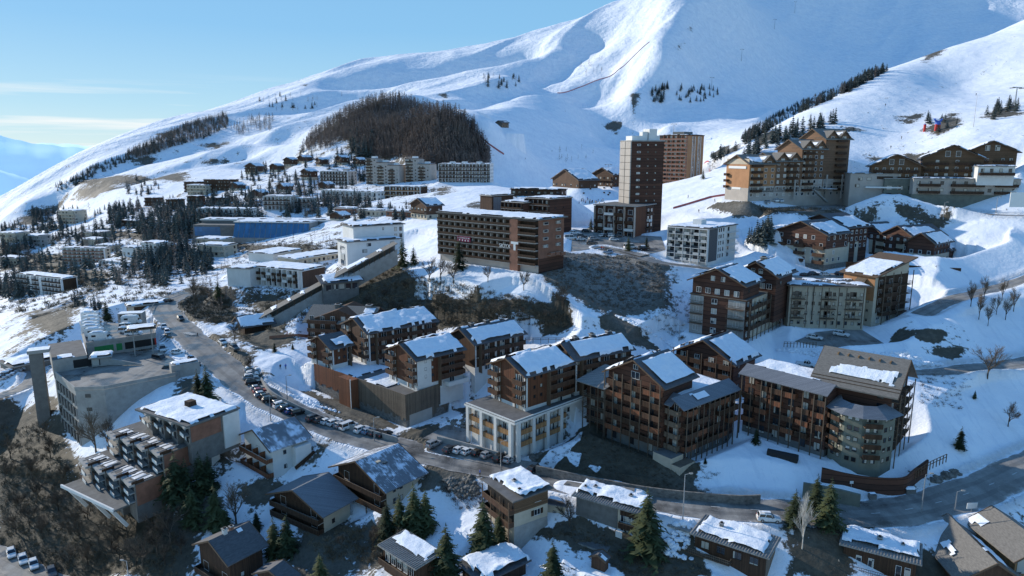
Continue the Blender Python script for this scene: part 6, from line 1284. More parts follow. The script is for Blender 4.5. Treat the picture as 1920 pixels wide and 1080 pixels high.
chimney(root, 3.2, b.d * .52, b.z1 + .1, .75, 1.5, 'stone'); chimney(root, 3.3, b.d * .2, b.z1 + .1, .5, 1.2, 'stone'); rows(b, 'y', (2.6, 4.6, 9, 10.4), [2.6], .8, 2.2, 'frame_white', 'plain'); balcony(b, 'y', .4, b.d - .4, 1.2, 1.6, 1, 'wood_dark', 'timber', 'bars')
mb = MB(); mb.tube((0, 0, 0), (0, -.25, .1), .1, .55, 'frame_white', 14); mb.bar((0, .1, -1.4), (0, 0, 0), .08, 'metal'); mb.build('satellite_dish', root, (-1.4, b.d + .6, 2.2))
root, b, o, P = flatchalet('J', 'chalet at the bottom edge with half-bare corrugated roof and tall dark windows', 'ribbed', 1, 2, 'wood_dark', 'wood_dark', .5, (2.6, -.1, .5, .2), .3)
rows(b, 'y', spread(5, b.d, 1.4), [b.z1 - 1.5], 1.2, 1.9, 'frame_white'); balcony(b, 'y', 0, b.d, b.z1 - 2.8, 1.2, 1, 'wood_dark', 'timber')
root, b, o, P = flatchalet('KB', 'low hut roof rounded by wind-packed snow at the bottom edge', 'slate', 1, 1, 'wood_dark', 'wood_dark', .3, (.9, .0, .2, .2), .9)
chimney(root, 3, 3.2, b.z1, .5, 1)
root, b = start('NC', 'chalet', 'chalet with pale grey shingled ridge roof and loose snow strips beside the chimney chalet', 'chalet'); b.d = 15; wall(b, 'wood_mid', 6, rise=3.4, ridge='y'); o = gable(b, 3.4, 'y', .9, 'shingle', .22, (.02, .6, .55, .99), 1, sth=.4, both=False); panel(b, 'x', 0, b.w, 0, b.z1, 'wood_pale', .06)
snow_sheet(o, (-.6, 8.5, b.z1 + .3), (1.6, 0, 1.0), (0, 6, 0), .2, .7, 4); snow_sheet(o, (.8, 5, b.z1 + 1.1), (1.5, 0, .95), (0, 4, 0), .2, .8, 6)
root, b = start('O', 'chalet', 'chalet with weathered grey roof and orange timber gable at the right edge', 'chalet'); wall(b, 'wood_pale', 6, rise=2.6, ridge='y'); gable(b, 2.6, 'y', .9, 'shingle', .22, (.75, .99, .1, .5), sth=.25, both=False); panel(b, 'x', .4, b.w - .4, 1, b.z1, 'glass', .06, 'glazing')
root, b = start('Q', 'shed', 'plain grey shed roof corner poking up at the bottom edge', 'shed'); wall(b, 'wood_dark', 5, rise=1.6); gable(b, 1.6, 'x', .7, 'slate', .2, None)
root, b = start('HU', 'shed', 'little brown garden shed with grey roof on the snow edge', 'shed'); wall(b, 'wood_mid', 4, rise=.7); gable(b, .7, 'x', .35, 'slate', .12, (.1, .5, .1, .9), sth=.1, irr=.5, both=False)
root, b = start('GS', 'garage', 'small cream garage with domed snow roof between the two road chalets', 'garage'); wall(b, 'cream', 5); flatroof(b, 'slate', .2, .4, True, .8, .3); window(b, 'y', b.d * .45, 1.4, .6, .8, 'frame_brown')
# ================================================================ roads and lots
def ribbon(key, m='asphalt', z=-.02):
    P, w = ROADS[key]; nx = 9; V = []; uvn = len(P)
    for i, p in enumerate(P):
        t = (P[min(i + 1, uvn - 1)] - P[max(i - 1, 0)]); t.z = 0; t.normalize(); s = Vector((t.y, -t.x, 0)); ww = w * (1 + .06 * math.sin(i * .9) + .04 * math.sin(i * 2.3))
        for k in range(nx): q = p + s * ww * (2 * k / (nx - 1) - 1); V.append((q.x, q.y, p.z + z + .05 * (1 - abs(2 * k / (nx - 1) - 1))))
    o = mesh_obj(key, V, grid_faces(uvn, nx)[:, ::-1].tolist(), m, smooth=True); at = o.data.attributes.new('across', 'FLOAT', 'POINT'); at.data.foreach_set('value', np.tile(np.linspace(-1, 1, nx), uvn).astype(np.float32)); o['kind'] = 'structure'; return o
for k in ROADS: ribbon(k)
for k, P in FLATS.items():
    if k == 'deck': continue
    o = mesh_obj(k, [tuple(p + Vector((0, 0, .0))) for p in P], [list(range(len(P)))], 'asphalt'); o['kind'] = 'structure'
simple('paint_line', (.62, .62, .6), .8, .25, 2)
def marks(name, L_):
    mb = MB()
    for (a, b, w) in L_:
        a, b = Vector(a), Vector(b); d = (b - a); d.z = 0; d.normalize(); s = Vector((d.y, -d.x, 0)) * w / 2; up = Vector((0, 0, .012)); mb.face([a - s + up, b - s + up, b + s + up, a + s + up], 'paint_line')
    o = mb.build(name); o['kind'] = 'structure'
P_, w_ = ROADS['main_road']; ml = []
for i in range(4, len(P_) - 3):
    if i % 3 == 0 and i < 44: t = (P_[i+1] - P_[i]).normalized(); ml.append((P_[i] + Vector((0, 0, .035)), P_[i] + t * 1.8 + Vector((0, 0, .035)), .14))
t0 = at_z(352, 627, 9.1)
for k in range(6): q = t0 + Vector((.8 * k, -.5 * k, .02)) - Vector((2.5, -1.5, 0)); ml.append((q, q + Vector((1.2, 1.6, 0)), .45))
marks('road_markings', ml)
# low walls
def lowwall(name, label, pts, h, m, cat='wall', w=.35, z0=-2, steps=4):
    P = smooth_line(world_line(pts), steps); mb = MB(); V = []
    root = None; i0 = len(mb.V)
    for i, p in enumerate(P):
        t = P[min(i + 1, len(P) - 1)] - P[max(i - 1, 0)]; t.z = 0; t.normalize(); s = Vector((t.y, -t.x, 0)) * w / 2
        mb.V += [tuple(p - s + Vector((0, 0, z0))), tuple(p - s + Vector((0, 0, h))), tuple(p + s + Vector((0, 0, h))), tuple(p + s + Vector((0, 0, z0)))]
    for i in range(len(P) - 1):
        a = i * 4; c = a + 4
        for k in range(4): mb.F.append([a + k, a + (k + 1) % 4, c + (k + 1) % 4, c + k]); mb.I.append(mb.mi(m))
    mb.F += [[0, 1, 2, 3], [len(mb.V) - 4 + k for k in (3, 2, 1, 0)]]; mb.I += [0, 0]
    return tag(mb.build(name), label, cat)
lowwall('retaining_wall', 'pale concrete retaining wall between the main road and the dark lawn', [(1005,886,-.3),(1100,906,-.1),(1200,925,0),(1290,936,0),(1380,943,.1),(1425,942,.3)], 1.7, 'stone')
lowwall('retaining_wall', 'low concrete kerb wall behind the second row of parked cars', [(820,826,.4),(870,838,.2),(940,858,0)], 1.2, 'concrete')
lowwall('retaining_wall', 'curving roadside kerb wall above the long row of parked cars', [(490,712,6),(510,738,5),(560,765,3.2),(620,790,1.5),(700,812,.8),(745,825,.5)], .7, 'concrete', w=.3)
lowwall('retaining_wall', 'long grey retaining wall under the lane of the chalet hotel', [(1660,396,44),(1740,408,43),(1830,416,42.5),(1990,424,42)], 3.6, 'greenwall', w=.5)
lowwall('retaining_wall', 'stone and boarded base wall below the cream-bayed residence', [(1585,507,28.5),(1650,510,28.5),(1740,517,28),(1800,520,28)], 3.2, 'wood_dark', w=.4)
lowwall('retaining_wall', 'green-brown timber wall across the snow at the side lane bend', [(1710,668,14),(1760,664,14.5),(1805,664,14.5)], 2, 'greenwall', w=.4)
lowwall('timber_wall', 'curved red-brown plank wall under the round stair bay', [(1540,893,3.0),(1590,905,2.2),(1640,912,2),(1692,912,2),(1712,897,2.6),(1738,878,3.5)], 2.0, 'cladding', w=.4)
lowwall('timber_wall', 'shadowed lower garage wall with snow-topped lintel beside the plank wall', [(1505,925,1.0),(1560,935,.6),(1612,948,.2)], 2.4, 'greenwall', w=.6)
def fence(label, pts, h=1.1, m='timber', n=10, rails=(.5, 1)):
    P = smooth_line(world_line(pts), 4); root = thing('fence', label, 'fence', P[0]); mb = MB()
    for i in range(len(P) - 1):
        for r in rails: mb.bar(P[i] - P[0] + Vector((0, 0, r * h)), P[i+1] - P[0] + Vector((0, 0, r * h)), .1, m)
    mb.build('rail', root); ln = [0]
    for i in range(len(P) - 1): ln.append(ln[-1] + (P[i+1] - P[i]).length)
    for k in range(n + 1):
        s = ln[-1] * k / n; i = min(len(P) - 2, max(j for j in range(len(ln)) if ln[j] <= s + 1e-6)); t = (s - ln[i]) / max(1e-6, ln[i+1] - ln[i]); q = P[i].lerp(P[i+1], min(1, t)) - P[0]
        mb = MB(); mb.box(-.07, .07, -.07, .07, -.6, h, m); mb.build('post', root, q)
fence('brown timber fence climbing the snow from the curved plank wall', [(1716,894,3),(1740,878,4),(1774,862,5)], 1.3)
fence('dark railing on the snow bank in front of the cream block', [(1470,647,15.5),(1500,648,15.5),(1530,648,15.5)], 1)
fence('wooden fence along the snowy path above the rear residences', [(985,640,15.5),(1060,640,15),(1130,645,15)], 1)
fence('roadside guard rail at the upper bend of the main road', [(282,588,10.4),(290,572,11),(308,560,11.7),(345,548,12.4)], .9, 'metal', 12, (.8, .95))
# ================================================================ vehicles
CM = {}
def loft(mb, secs, m):
    n = len(secs[0]); i0 = len(mb.V)
    for s in secs: mb.V += s
    for i in range(len(secs) - 1):
        a = i0 + i * n
        for k in range(n): mb.F.append([a + k, a + (k + 1) % n, a + n + (k + 1) % n, a + n + k]); mb.I.append(mb.mi(m))
    mb.F.append([i0 + k for k in range(n)]); mb.I.append(mb.mi(m)); mb.F.append([i0 + (len(secs) - 1) * n + k for k in range(n)]); mb.I.append(mb.mi(m))
def car_meshes(kind):
    if kind in CM: return CM[kind]
    S = {'hatch': (4.0, 1.74, 1.48), 'suv': (4.5, 1.84, 1.68), 'wagon': (4.6, 1.8, 1.5), 'van': (5.3, 1.95, 1.95), 'camper': (6.2, 2.2, 2.9), 'pickup': (5.2, 1.88, 1.8)}[kind]
    L_, W_, H_ = S; h = L_ / 2; w = W_ / 2; belt = .92 if kind in ('hatch', 'wagon') else 1.05; PM = 'paint white'
    def sec(x, zt, ww, zb=.26): return [(x, -ww * .94, zb), (x, -ww, zb + .25), (x, -ww, zt - .14), (x, -ww * .88, zt), (x, ww * .88, zt), (x, ww, zt - .14), (x, ww, zb + .25), (x, ww * .94, zb)]
    body = MB()
    if kind == 'camper':
        loft(body, [sec(-h, 2.6, w), sec(-h + .1, 2.85, w), sec(h - 2.1, 2.9, w), sec(h - 1.0, 2.75, w * .96), sec(h - .85, 2.2, w * .9)], PM); loft(body, [sec(h - 2.2, 1.95, w * .92), sec(h - 1, 1.5, w * .92), sec(h - .3, 1.0, w * .9), sec(h, .75, w * .8)], PM)
    else:
        hood = belt - .02; tail = belt + (.05 if kind != 'pickup' else 0)
        loft(body, [sec(-h, tail - .3, w * .86, .35), sec(-h + .12, tail, w * .95), sec(-h + .8, tail, w), sec(0, belt, w), sec(h * .42, hood, w), sec(h * .78, hood - .1, w * .97), sec(h - .12, hood - .2, w * .9), sec(h, hood - .42, w * .8, .34)], PM)
    gl = MB(); rf = MB()
    xr, xf = {'hatch': (-h + .2, h * .42), 'suv': (-h + .15, h * .42), 'wagon': (-h + .2, h * .38), 'van': (-h + .08, h * .62), 'camper': (h - 2.1, h - .9), 'pickup': (-h * .28, h * .45)}[kind]
    rr, rfx = {'hatch': (.45, .85), 'suv': (.3, .75), 'wagon': (.5, .85), 'van': (.12, .75), 'camper': (.1, .6), 'pickup': (.3, .75)}[kind]
    if kind != 'camper':
        def ring(x0, x1, z, ww): return [(x0, -ww, z), (x1, -ww, z), (x1, ww, z), (x0, ww, z)]
        loft(gl, [ring(xr, xf, belt - .03, w * .9), ring(xr + rr, xf - rfx, H_ - .06, w * .74)], 'cargllass')
        loft(rf, [ring(xr + rr * .9, xf - rfx * .9, H_ - .1, w * .77), ring(xr + rr + .05, xf - rfx - .08, H_, w * .7)], PM)
        for px_ in (xr + .35 * rr, (xr + xf) / 2 - .25, xf - rfx * .55):   # pillars
            for s in (-1, 1): rf.bar((px_, s * w * .895, belt), (px_ + (rr * .55 if px_ < 0 else -rfx * .25), s * w * .755, H_ - .07), .09, PM)
    else:
        gl.box(h - 1.05, h - .55, -w * .86, w * .86, 1.5, 2.0, 'cargllass'); gl.box(-h + 1, -h + 2.2, -w - .01, w + .01, 1.6, 2.2, 'cargllass'); rf.box(-h + .3, h - 1.4, -w * .9, w * .9, 2.88, 2.97, PM)
    if kind == 'pickup': body.box(-h + .1, xr - .05, -w * .9, w * .9, .5, .98, 'dark')
    wh = MB(); wh.tube((0, -.11, 0), (0, .11, 0), .33, .33, 'tyre', 14); wh.tube((0, -.115, 0), (0, .115, 0), .2, .2, 'metal', 10)
    hl = MB(); hl.box(-.06, .06, -.19, .19, -.07, .07, 'lamp_glass'); tl = MB(); tl.box(-.05, .05, -.14, .14, -.13, .13, 'tail_glass')
    mir = MB(); mir.box(-.08, .08, -.1, .1, -.07, .07, 'dark'); sn = MB(); CM[kind] = dict(body=body.mesh('body'), roof=rf.mesh('roof'), windows=gl.mesh('windows'), wheel=wh.mesh('wheel'), headlight=hl.mesh('headlight'), tail_light=tl.mesh('tail_light'), mirror=mir.mesh('mirror'), S=S, belt=belt, xf=xf)
    return CM[kind]
NAMES = {'hatch': 'parked_car', 'suv': 'parked_car', 'wagon': 'parked_car', 'van': 'parked_van', 'camper': 'camper_van', 'pickup': 'pickup_truck'}
CATS = {'van': 'van', 'camper': 'camper van', 'pickup': 'pickup truck'}
def snow_blob(root, x0, x1, w, z, th=.22):
    s = snow_sheet(root, (x0, -w, z), (x1 - x0, 0, 0), (0, 2 * w, 0), th, .1, random.random() * 40, .3, .25); return s
FARCAR = {}
def car(px, py, yaw, color, kind, label, group=None, snow=0, far=False, pos=None):
    p = pos or ground(px, py)
    if p is None: return
    m = car_meshes(kind); L_, W_, H_ = m['S']; h = L_ / 2; w = W_ / 2; PM = M['paint ' + color]
    root = thing(NAMES[kind], label, CATS.get(kind, 'car'), p + Vector((0, 0, .13)), R(yaw), group)
    def add(nm, me, loc=(0, 0, 0), rz=0):
        o = link(nm, me, root, loc, rz)
        if nm in ('body', 'roof'):
            for i in range(len(me.materials)):
                if me.materials[i] and me.materials[i].name == 'paint white': o.material_slots[i].link = 'OBJECT'; o.material_slots[i].material = PM
        return o
    add('body', m['body']); add('windows', m['windows']); add('roof', m['roof'])
    if not far:
        for x in (h * .62, -h * .6):
            for s in (-1, 1): add('wheel', m['wheel'], (x, s * (w - .1), .33))
        for s in (-1, 1):
            add('headlight', m['headlight'], (h - .16, s * w * .68, m['belt'] - .32)); add('tail_light', m['tail_light'], (-h + .08, s * w * .74, m['belt'] - .12)); add('mirror', m['mirror'], (m['xf'] - .45, s * (w + .06), m['belt'] + .06))
    else:
        for x in (h * .62, -h * .6): 
            for s in (-1, 1): add('wheel', m['wheel'], (x, s * (w - .1), .33))
    if snow:
        snow_blob(root, -h * .75, h * .25, w * .72, H_ + .0, .16 * snow)
        if snow > 1: snow_blob(root, h * .35, h * .92, w * .85, m['belt'] - .06, .1 * snow)
    return root
ORD = ['first', 'second', 'third', 'fourth', 'fifth', 'sixth', 'seventh', 'eighth', 'ninth', 'tenth', 'eleventh', 'twelfth']
def X4(x, y, ox, oy): return ox + x / 4, oy + y / 4
G1 = 'cars parked along the curving kerb wall'
clusters = [('uppermost batch', [(290,385,'silver','wagon',2),(290,415,'white','hatch',2),(280,442,'silver','wagon',1),(300,476,'black','suv',0)]),
 ('second batch', [(335,520,'silver','hatch',0),(352,542,'red','hatch',0),(372,566,'silver','wagon',0),(398,586,'black','hatch',0),(428,608,'black','suv',0)]),
 ('middle batch', [(488,632,'dark grey','hatch',0),(512,652,'white','suv',1),(552,672,'black','wagon',0),(592,690,'blue','hatch',0),(640,704,'black','suv',0)]),
 ('fourth batch', [(758,744,'dark grey','suv',0),(808,758,'brown','wagon',0),(860,768,'white','hatch',0),(912,778,'white','wagon',0),(958,796,'silver','hatch',0),(1016,808,'white','van',0)]),
 ('lowest batch', [(1115,832,'white','suv',0),(1165,842,'pale blue','hatch',0),(1213,856,'dark grey','hatch',0),(1285,868,'black','wagon',0)])]
yws = [28, 34, 42, 50, 52]
for ci, (cn, cs) in enumerate(clusters):
    for i, (x, y, c, k, s) in enumerate(cs):
        px, py = X4(x, y, 400, 602); car(px, py, yws[ci] + random.uniform(-2, 2), c, k, '%s %s, %s from the top in the %s along the kerb wall' % (c, {'hatch': 'small car', 'wagon': 'estate car', 'suv': 'tall car', 'van': 'van'}[k], ORD[i], cn), G1, s)
G2 = 'cars parked in front of the white-columned garage'
for i, (x, y, c, k) in enumerate([(55,950,'silver','suv'),(185,985,'dark grey','wagon'),(250,995,'white','hatch'),(312,1005,'white','hatch'),(388,1015,'black','hatch'),(458,1030,'silver','hatch'),(556,1050,'black','suv'),(632,1060,'silver','wagon'),(808,1138,'black','hatch')]):
    px, py = X4(x, y, 800, 600); car(px, py, 50 + random.uniform(-3, 3), c, k, '%s %s, %s from the left below the white-columned garage' % (c, {'hatch': 'small car', 'wagon': 'estate car', 'suv': 'tall car'}[k], ORD[i]), G2)
G3 = 'cars parked on the plaza by the tower'
for i, (x, y, c, k, yw_) in enumerate([(1080,985,'white','van',5),(1110,947,'white','wagon',0),(1160,995,'white','hatch',10),(1165,972,'dark grey','suv',0),(1200,932,'black','wagon',-10),(1240,1022,'brown','wagon',0),(1255,990,'silver','wagon',15),(1325,967,'white','hatch',20),(1352,968,'black','hatch',20),(1390,968,'white','suv',20),(1405,997,'white','hatch',5),(1440,970,'dark grey','hatch',20)]):
    px, py = X4(x, y, 800, 203); car(px, py, yw_, c, k, '%s %s, %s from the left on the plaza below the tower' % (c, {'hatch': 'small car', 'wagon': 'estate car', 'suv': 'tall car', 'van': 'van'}[k], ORD[i]), G3, far=True)
car(1182, 467, 15, 'white', 'van', 'white delivery van parked at the plaza exit road'); car(1140, 477, 170, 'pale blue', 'hatch', 'pale blue car on the plaza exit road beside the snow bank'); car(1207, 470, 10, 'black', 'suv', 'black car behind the white delivery van', None, 1, far=True)
G4 = 'cars parked below the stepped hotel'
for i, (x, y, c) in enumerate([(490,884,'silver'),(590,870,'white'),(650,868,'white'),(760,864,'silver'),(815,860,'black'),(862,858,'white'),(945,856,'white'),(1330,800,'black'),(1450,770,'dark grey'),(1540,790,'black'),(1640,770,'black')]):
    car(1360 + x / 6.353, 243 + y / 6.353, 100, c, 'suv' if i % 2 else 'hatch', '%s car, %s from the left in the lot below the stepped hotel' % (c, ORD[i]), G4, 1 if i > 6 else 0, far=True)
for i, (x, y, c) in enumerate([(520,738,'black'),(625,748,'white'),(790,772,'white'),(1040,804,'white')]): car(1620 + x / 6.353, 252 + y / 6.353, -8, c, 'wagon', '%s car, %s from the left on the lane under the chalet hotel' % (c, ORD[i]), 'cars on the lane under the chalet hotel', 0, far=True)
car(1527, 637, -35, 'white', 'wagon', 'white car on the left in the courtyard between snow piles'); car(1577, 631, -40, 'white', 'suv', 'white car on the right in the courtyard between snow piles')
for i, (x, y, c) in enumerate([(1525,517,'dark grey'),(1547,518,'white'),(1575,517,'black'),(1510,520,'black')]): car(x, y, 20, c, 'hatch', '%s car parked behind the flat-roofed cream block, %s placed' % (c, ORD[i]), 'cars behind the flat-roofed cream block', 1 if c == 'white' else 0)
car(1511, 688, -30, 'white', 'pickup', 'white pickup truck on the snowy back lot by the big shingle roof')
car(1441, 978, -8, 'white', 'suv', 'white car with snow on its roof standing on the main road', None, 1)
for i, (x, y, c) in enumerate([(22,1042,'white'),(44,1054,'white'),(64,1063,'white'),(98,1078,'dark grey')]): car(x, y, -50, c, 'wagon', '%s estate car, %s from the left on the valley road' % (c, ORD[i]), 'cars parked on the valley road')
car(316, 567, 75, 'black', 'wagon', 'black car driving at the upper bend of the main road'); car(339, 601, -50, 'black', 'suv', 'black car driving down the main road before the crossing'); car(308, 616, -60, 'white', 'hatch', 'white car, upper of two at the camper deck roadside'); car(314, 626, -60, 'white', 'hatch', 'white car, lower of two at the camper deck roadside', None, 1)
for x, y, yw_, c, k, lb, s in [(150,719,5,'white','van','white van alone on the lower parking deck',0),(300,677,-25,'black','van','black minivan on the parking deck near the stair house',0),(320,694,20,'black','wagon','black car beside the stair house on the deck',0),(334,664,10,'white','wagon','white car between the parking deck and the main road',0),(305,658,-60,'white','van','white van in shade at the camper deck ramp',1),(360,678,-50,'black','hatch','black car at the deck exit, upper of two',1),(370,687,-55,'black','hatch','black car at the deck exit, lower of two',0),(418,646,-45,'white','hatch','white car stopped beside the lift station',0),(440,657,-45,'dark grey','suv','dark car below the lift station at the roadside',0)]: car(x, y, yw_, c, k, lb, None, s)
GC = 'snowed-in camper vans on the upper deck'
for i, (x, y) in enumerate([(690,228),(700,257),(700,285),(695,310),(700,332),(725,355),(755,388)]): q = at_z(x / 4, 543 + y / 4, 11.9); car(0, 0, 14, 'white', 'camper', 'snow-covered camper van, %s from the back in the left row on the upper deck' % ORD[i], GC, 2.2, pos=q)
for i, (x, y) in enumerate([(990,258),(960,295),(955,325),(1005,345)]): q = at_z(x / 4, 543 + y / 4, 11.9); car(0, 0, 14, 'white', ['camper', 'van', 'van', 'van'][i], 'snow-covered van, %s from the back in the right row on the upper deck' % ORD[i], GC, 2, pos=q)
for i in range(9): car(56 - i * 7.0, 684 + i * 3.6, 20, 'silver', 'wagon', 'snowed-in car, %s from the right in the row left of the lift tower' % ORD[i], 'snowed-in cars left of the lift tower', 2.2)
# ================================================================ street lamps, pylons, signs, people
def lamp(px, py, top, label, arm=1, two=False):
    p = ground(px, py); d = ray(px, py); t = p.y / ray(px, top).y; h = CAMZ + ray(px, top).z * t - p.z
    root = thing('street_lamp', label, 'street lamp', p); mb = MB(); mb.tube((0, 0, -.5), (0, 0, h), .14, .07, 'metal', 8); mb.build('pole', root); mb = MB(); mb.bar((0, 0, h), (arm, 0, h + .25), .07, 'metal'); mb.build('arm', root); mb = MB(); mb.box(arm - .1, arm + .6, -.14, .14, h + .18, h + .36, 'concrete'); mb.box(arm, arm + .5, -.1, .1, h + .13, h + .178, 'lamp_glass'); mb.build('lamp_head', root)
for x, y, t, lb in [(508,790,744,'street lamp beside the road at the middle batch of parked cars'),(539,752,705,'street lamp on the snowy verge above the parked cars'),(702,828,784,'street lamp at the lowest batch of parked cars'),(939,882,828,'street lamp in front of the white-columned garage'),(1280,978,890,'tall street lamp beside the long chalet with the ribbed eave'),(1727,962,890,'street lamp at the fork right of the plank wall'),(1790,960,922,'short lamp post at the right road fork'),(1867,400,370,'lamp on the retaining wall under the chalet hotel'),(1768,412,380,'lamp post below the lane of the chalet hotel'),(1273,640,610,'lamp post on the snow bank beside the dark boarded block')]: lamp(x, y, t, lb, .9)
lamp(243, 1100, 1052, 'curved street lamp among bare trees at the bottom edge', -1.2)
def pylon(px, py, top, label):
    p = ground(px, py)
    if p is None: return
    h = CAMZ + ray(px, top).z * (p.y / ray(px, top).y) - p.z; root = thing('lift_pylon', label, 'ski lift pylon', p, R(20), 'chairlift pylons up the shaded face'); mb = MB(); mb.tube((0, 0, -1), (0, 0, h), .5, .3, 'metal', 8); mb.build('mast', root); mb = MB(); mb.box(-4, 4, -.3, .3, h - .5, h, 'metal'); mb.box(-4.4, -3.6, -1.6, 1.6, h - .9, h - .503, 'dark'); mb.box(3.6, 4.4, -1.6, 1.6, h - .9, h - .503, 'dark'); mb.build('crossarm', root)
for i, (x, y, t) in enumerate([(1334,168,145),(1390,115,92),(1452,55,36),(1490,25,3),(1162,-1,-2)][:4]): pylon(x, y, t, 'chairlift pylon, %s from the bottom on the shaded mountain face' % ORD[i])
for x, y, t, lb in [(1903,195,163,'lift pylon standing on the crest of the near right hill'),(1140,330,308,'small lift pylon behind the ski school'),(1262,272,232,'lift pylon behind the orange-ended tower')]: pylon(x, y, t, lb)
p = ground(1825, 238); h_ = CAMZ + ray(1825, 178).z * (p.y / ray(1825, 178).y) - p.z; mb = MB(); mb.tube((0, 0, -.5), (0, 0, h_), .16, .07, 'metal', 6); o = mb.build('mast', None, p); tag(o, 'thin bare mast beside the inflatable figure on the right hill', 'mast')
# chairs and skiers as small dark figures
def person_mesh(name, jacket, trousers, pose=0):
    J = [(0,0,.95),(0,0,1.2),(0,0,1.42),(0,0,1.5),(0,.02,1.62),(0,.03,1.74)]; Rr = [.16,.15,.15,.06,.1,.09]; E = [(0,1),(1,2),(2,3),(3,4),(4,5)]
    for s in (-1, 1):
        b = len(J); J += [(s*.2,0,1.4),(s*.26,.03+pose*.1*s,1.12),(s*.27,.12+pose*.14*s,.88),(s*.1,0,.9),(s*.11,.05-pose*.16*s,.48),(s*.12,-pose*.24*s,.08),(s*.12,.14-pose*.24*s,.04)]; Rr += [.075,.06,.045,.1,.075,.055,.05]
        E += [(2,b),(b,b+1),(b+1,b+2),(0,b+3),(b+3,b+4),(b+4,b+5),(b+5,b+6)]
    me = bpy.data.meshes.new(name); me.from_pydata(J, E, []); o = bpy.data.objects.new('tmp', me); COL.objects.link(o); md = o.modifiers.new('s', 'SKIN'); me.skin_vertices[0].data[0].use_root = True
    for i, r in enumerate(Rr): me.skin_vertices[0].data[i].radius = (r, r * .85)
    sb = o.modifiers.new('b', 'SUBSURF'); sb.levels = 1; bpy.context.view_layer.update(); r = bpy.data.meshes.new_from_object(o.evaluated_get(bpy.context.evaluated_depsgraph_get())); bpy.data.objects.remove(o); r.materials.clear()
    for m in (jacket, trousers, 'skin', 'dark'): r.materials.append(M[m])
    for p in r.polygons: z = p.center.z; p.material_index = 1 if z < .9 else 0 if z < 1.5 else (3 if z > 1.68 or p.center.y < -.02 else 2); p.use_smooth = True
    return r
PM_ = [person_mesh('person', j, t, ps) for j, t, ps in (('red', 'dark', 1), ('dark', 'dark', 1), ('blueplastic', 'dark', .5), ('white', 'blueplastic', 0), ('yellow', 'dark', 0))]
def person(px, py, k, label, yaw=0, group=None, s=1): 
    p = ground(px, py)
    if p is None: return
    o = link('person', PM_[k], None, p + Vector((0, 0, .1)), R(yaw)); o.scale = (s, s, s); tag(o, label, 'person', group)
person(371, 633, 1, 'person in dark clothes walking across the road near the crossing', 120); person(526, 694, 1, 'person in black standing at the path, nearer to the parked cars', 30); person(536, 693, 2, 'person in a blue jacket at the path, farther from the parked cars', 200)
person(900, 894, 2, 'person in blue walking on the road edge above the square chalet', 90); person(539, 632, 0, 'person in red by the net fence below the gallery', 60)
for i, (x, y, k) in enumerate([(1128,470,0),(1132,470,0),(1136,471,1),(1328,470,3)]): person(x, y, k, ['person in red on the plaza road, left of a pair', 'person in red on the plaza road, right of a pair', 'person in dark clothes beside the red pair on the plaza road', 'person in white on the road beside the white gridded block'][i], 40 * i)
for i in range(26):
    person(random.uniform(1085, 1135), random.uniform(375, 384), random.choice([0, 1, 1, 2, 4]), 'skier standing in the crowd at the foot of the piste', random.uniform(0, 360), 'skiers at the foot of the piste', 1)
for i, (x, y) in enumerate([(1035,285),(1100,330),(1190,225),(985,300),(1690,262),(1670,280),(1600,245),(1760,290),(1310,400),(1340,380),(1290,372),(1060,210),(1660,200),(1830,180)]): person(x, y, 1, 'tiny skier coming down the open snow', i * 25, 'skiers scattered on the pistes', 1.1)
for i in range(16): 
    x, y = random.uniform(1085, 1160), random.uniform(340, 368); p = ground(x, y)
    if p is None: continue
    mb = MB(); mb.box(-.5, .5, -.5, .5, 0, .75, 'wood_mid'); mb.tube((0, 0, .7), (0, 0, 2.4), .04, .04, 'metal', 5); o = mb.build('cafe_table', None, p); tag(o, 'small terrace table of the piste café', 'table', 'terrace tables of the piste café')
def net(pts, label, h=2.2, m='red'):
    P = [ground(*p) for p in pts]; P = [p for p in P if p]; mb = MB(); V = P[0]
    for a, b in zip(P[:-1], P[1:]):
        n = max(2, int((b - a).length / 6))
        for k in range(n):
            s, e = a.lerp(b, k / n), a.lerp(b, (k + 1) / n); s = Vector((s.x, s.y, hz(s.x, s.y))); e = Vector((e.x, e.y, hz(e.x, e.y))); mb.face([s - V, e - V, e - V + Vector((0, 0, h)), s - V + Vector((0, 0, h))], m)
    o = mb.build('safety_net', None, V); tag(o, label, 'safety net')
net([(868,232),(890,252),(915,272),(945,291)], 'red safety net running down beside the larch wood', 1.8, 'netred'); net([(1045,175),(1085,165),(1130,148),(1180,115),(1218,80)], 'long red safety net up the sunny spur', 1.7, 'netred'); net([(1255,335),(1330,322),(1375,312)], 'red net along the piste below the stepped hotel', 1.2, 'netred'); net([(1262,392),(1330,372),(1372,366)], 'low red net across the groomed run', 1.0, 'netred'); net([(505,636),(560,632),(590,630)], 'thin net fence above the road behind the parked cars', 1.0, 'brickred')
p = ground(1757, 245); root = thing('inflatable_figure', 'blue and red inflatable figure on the right ski slope', 'inflatable', p, R(20)); mb = MB()
for s in (-1, 1): mb.tube((s * 1.2, 0, -.3), (s * .8, 0, 3.4), .8, .9, 'red', 10)
mb.build('leg', root); mb = MB(); mb.tube((0, 0, 3.2), (0, 0, 5.6), 1.5, 1.3, 'blueplastic', 12); mb.tube((-1.2, 0, 5), (-3, 0, 6.4), .6, .5, 'blueplastic', 8); mb.tube((1.2, 0, 5), (3, 0, 6.4), .6, .5, 'blueplastic', 8); mb.build('torso', root)
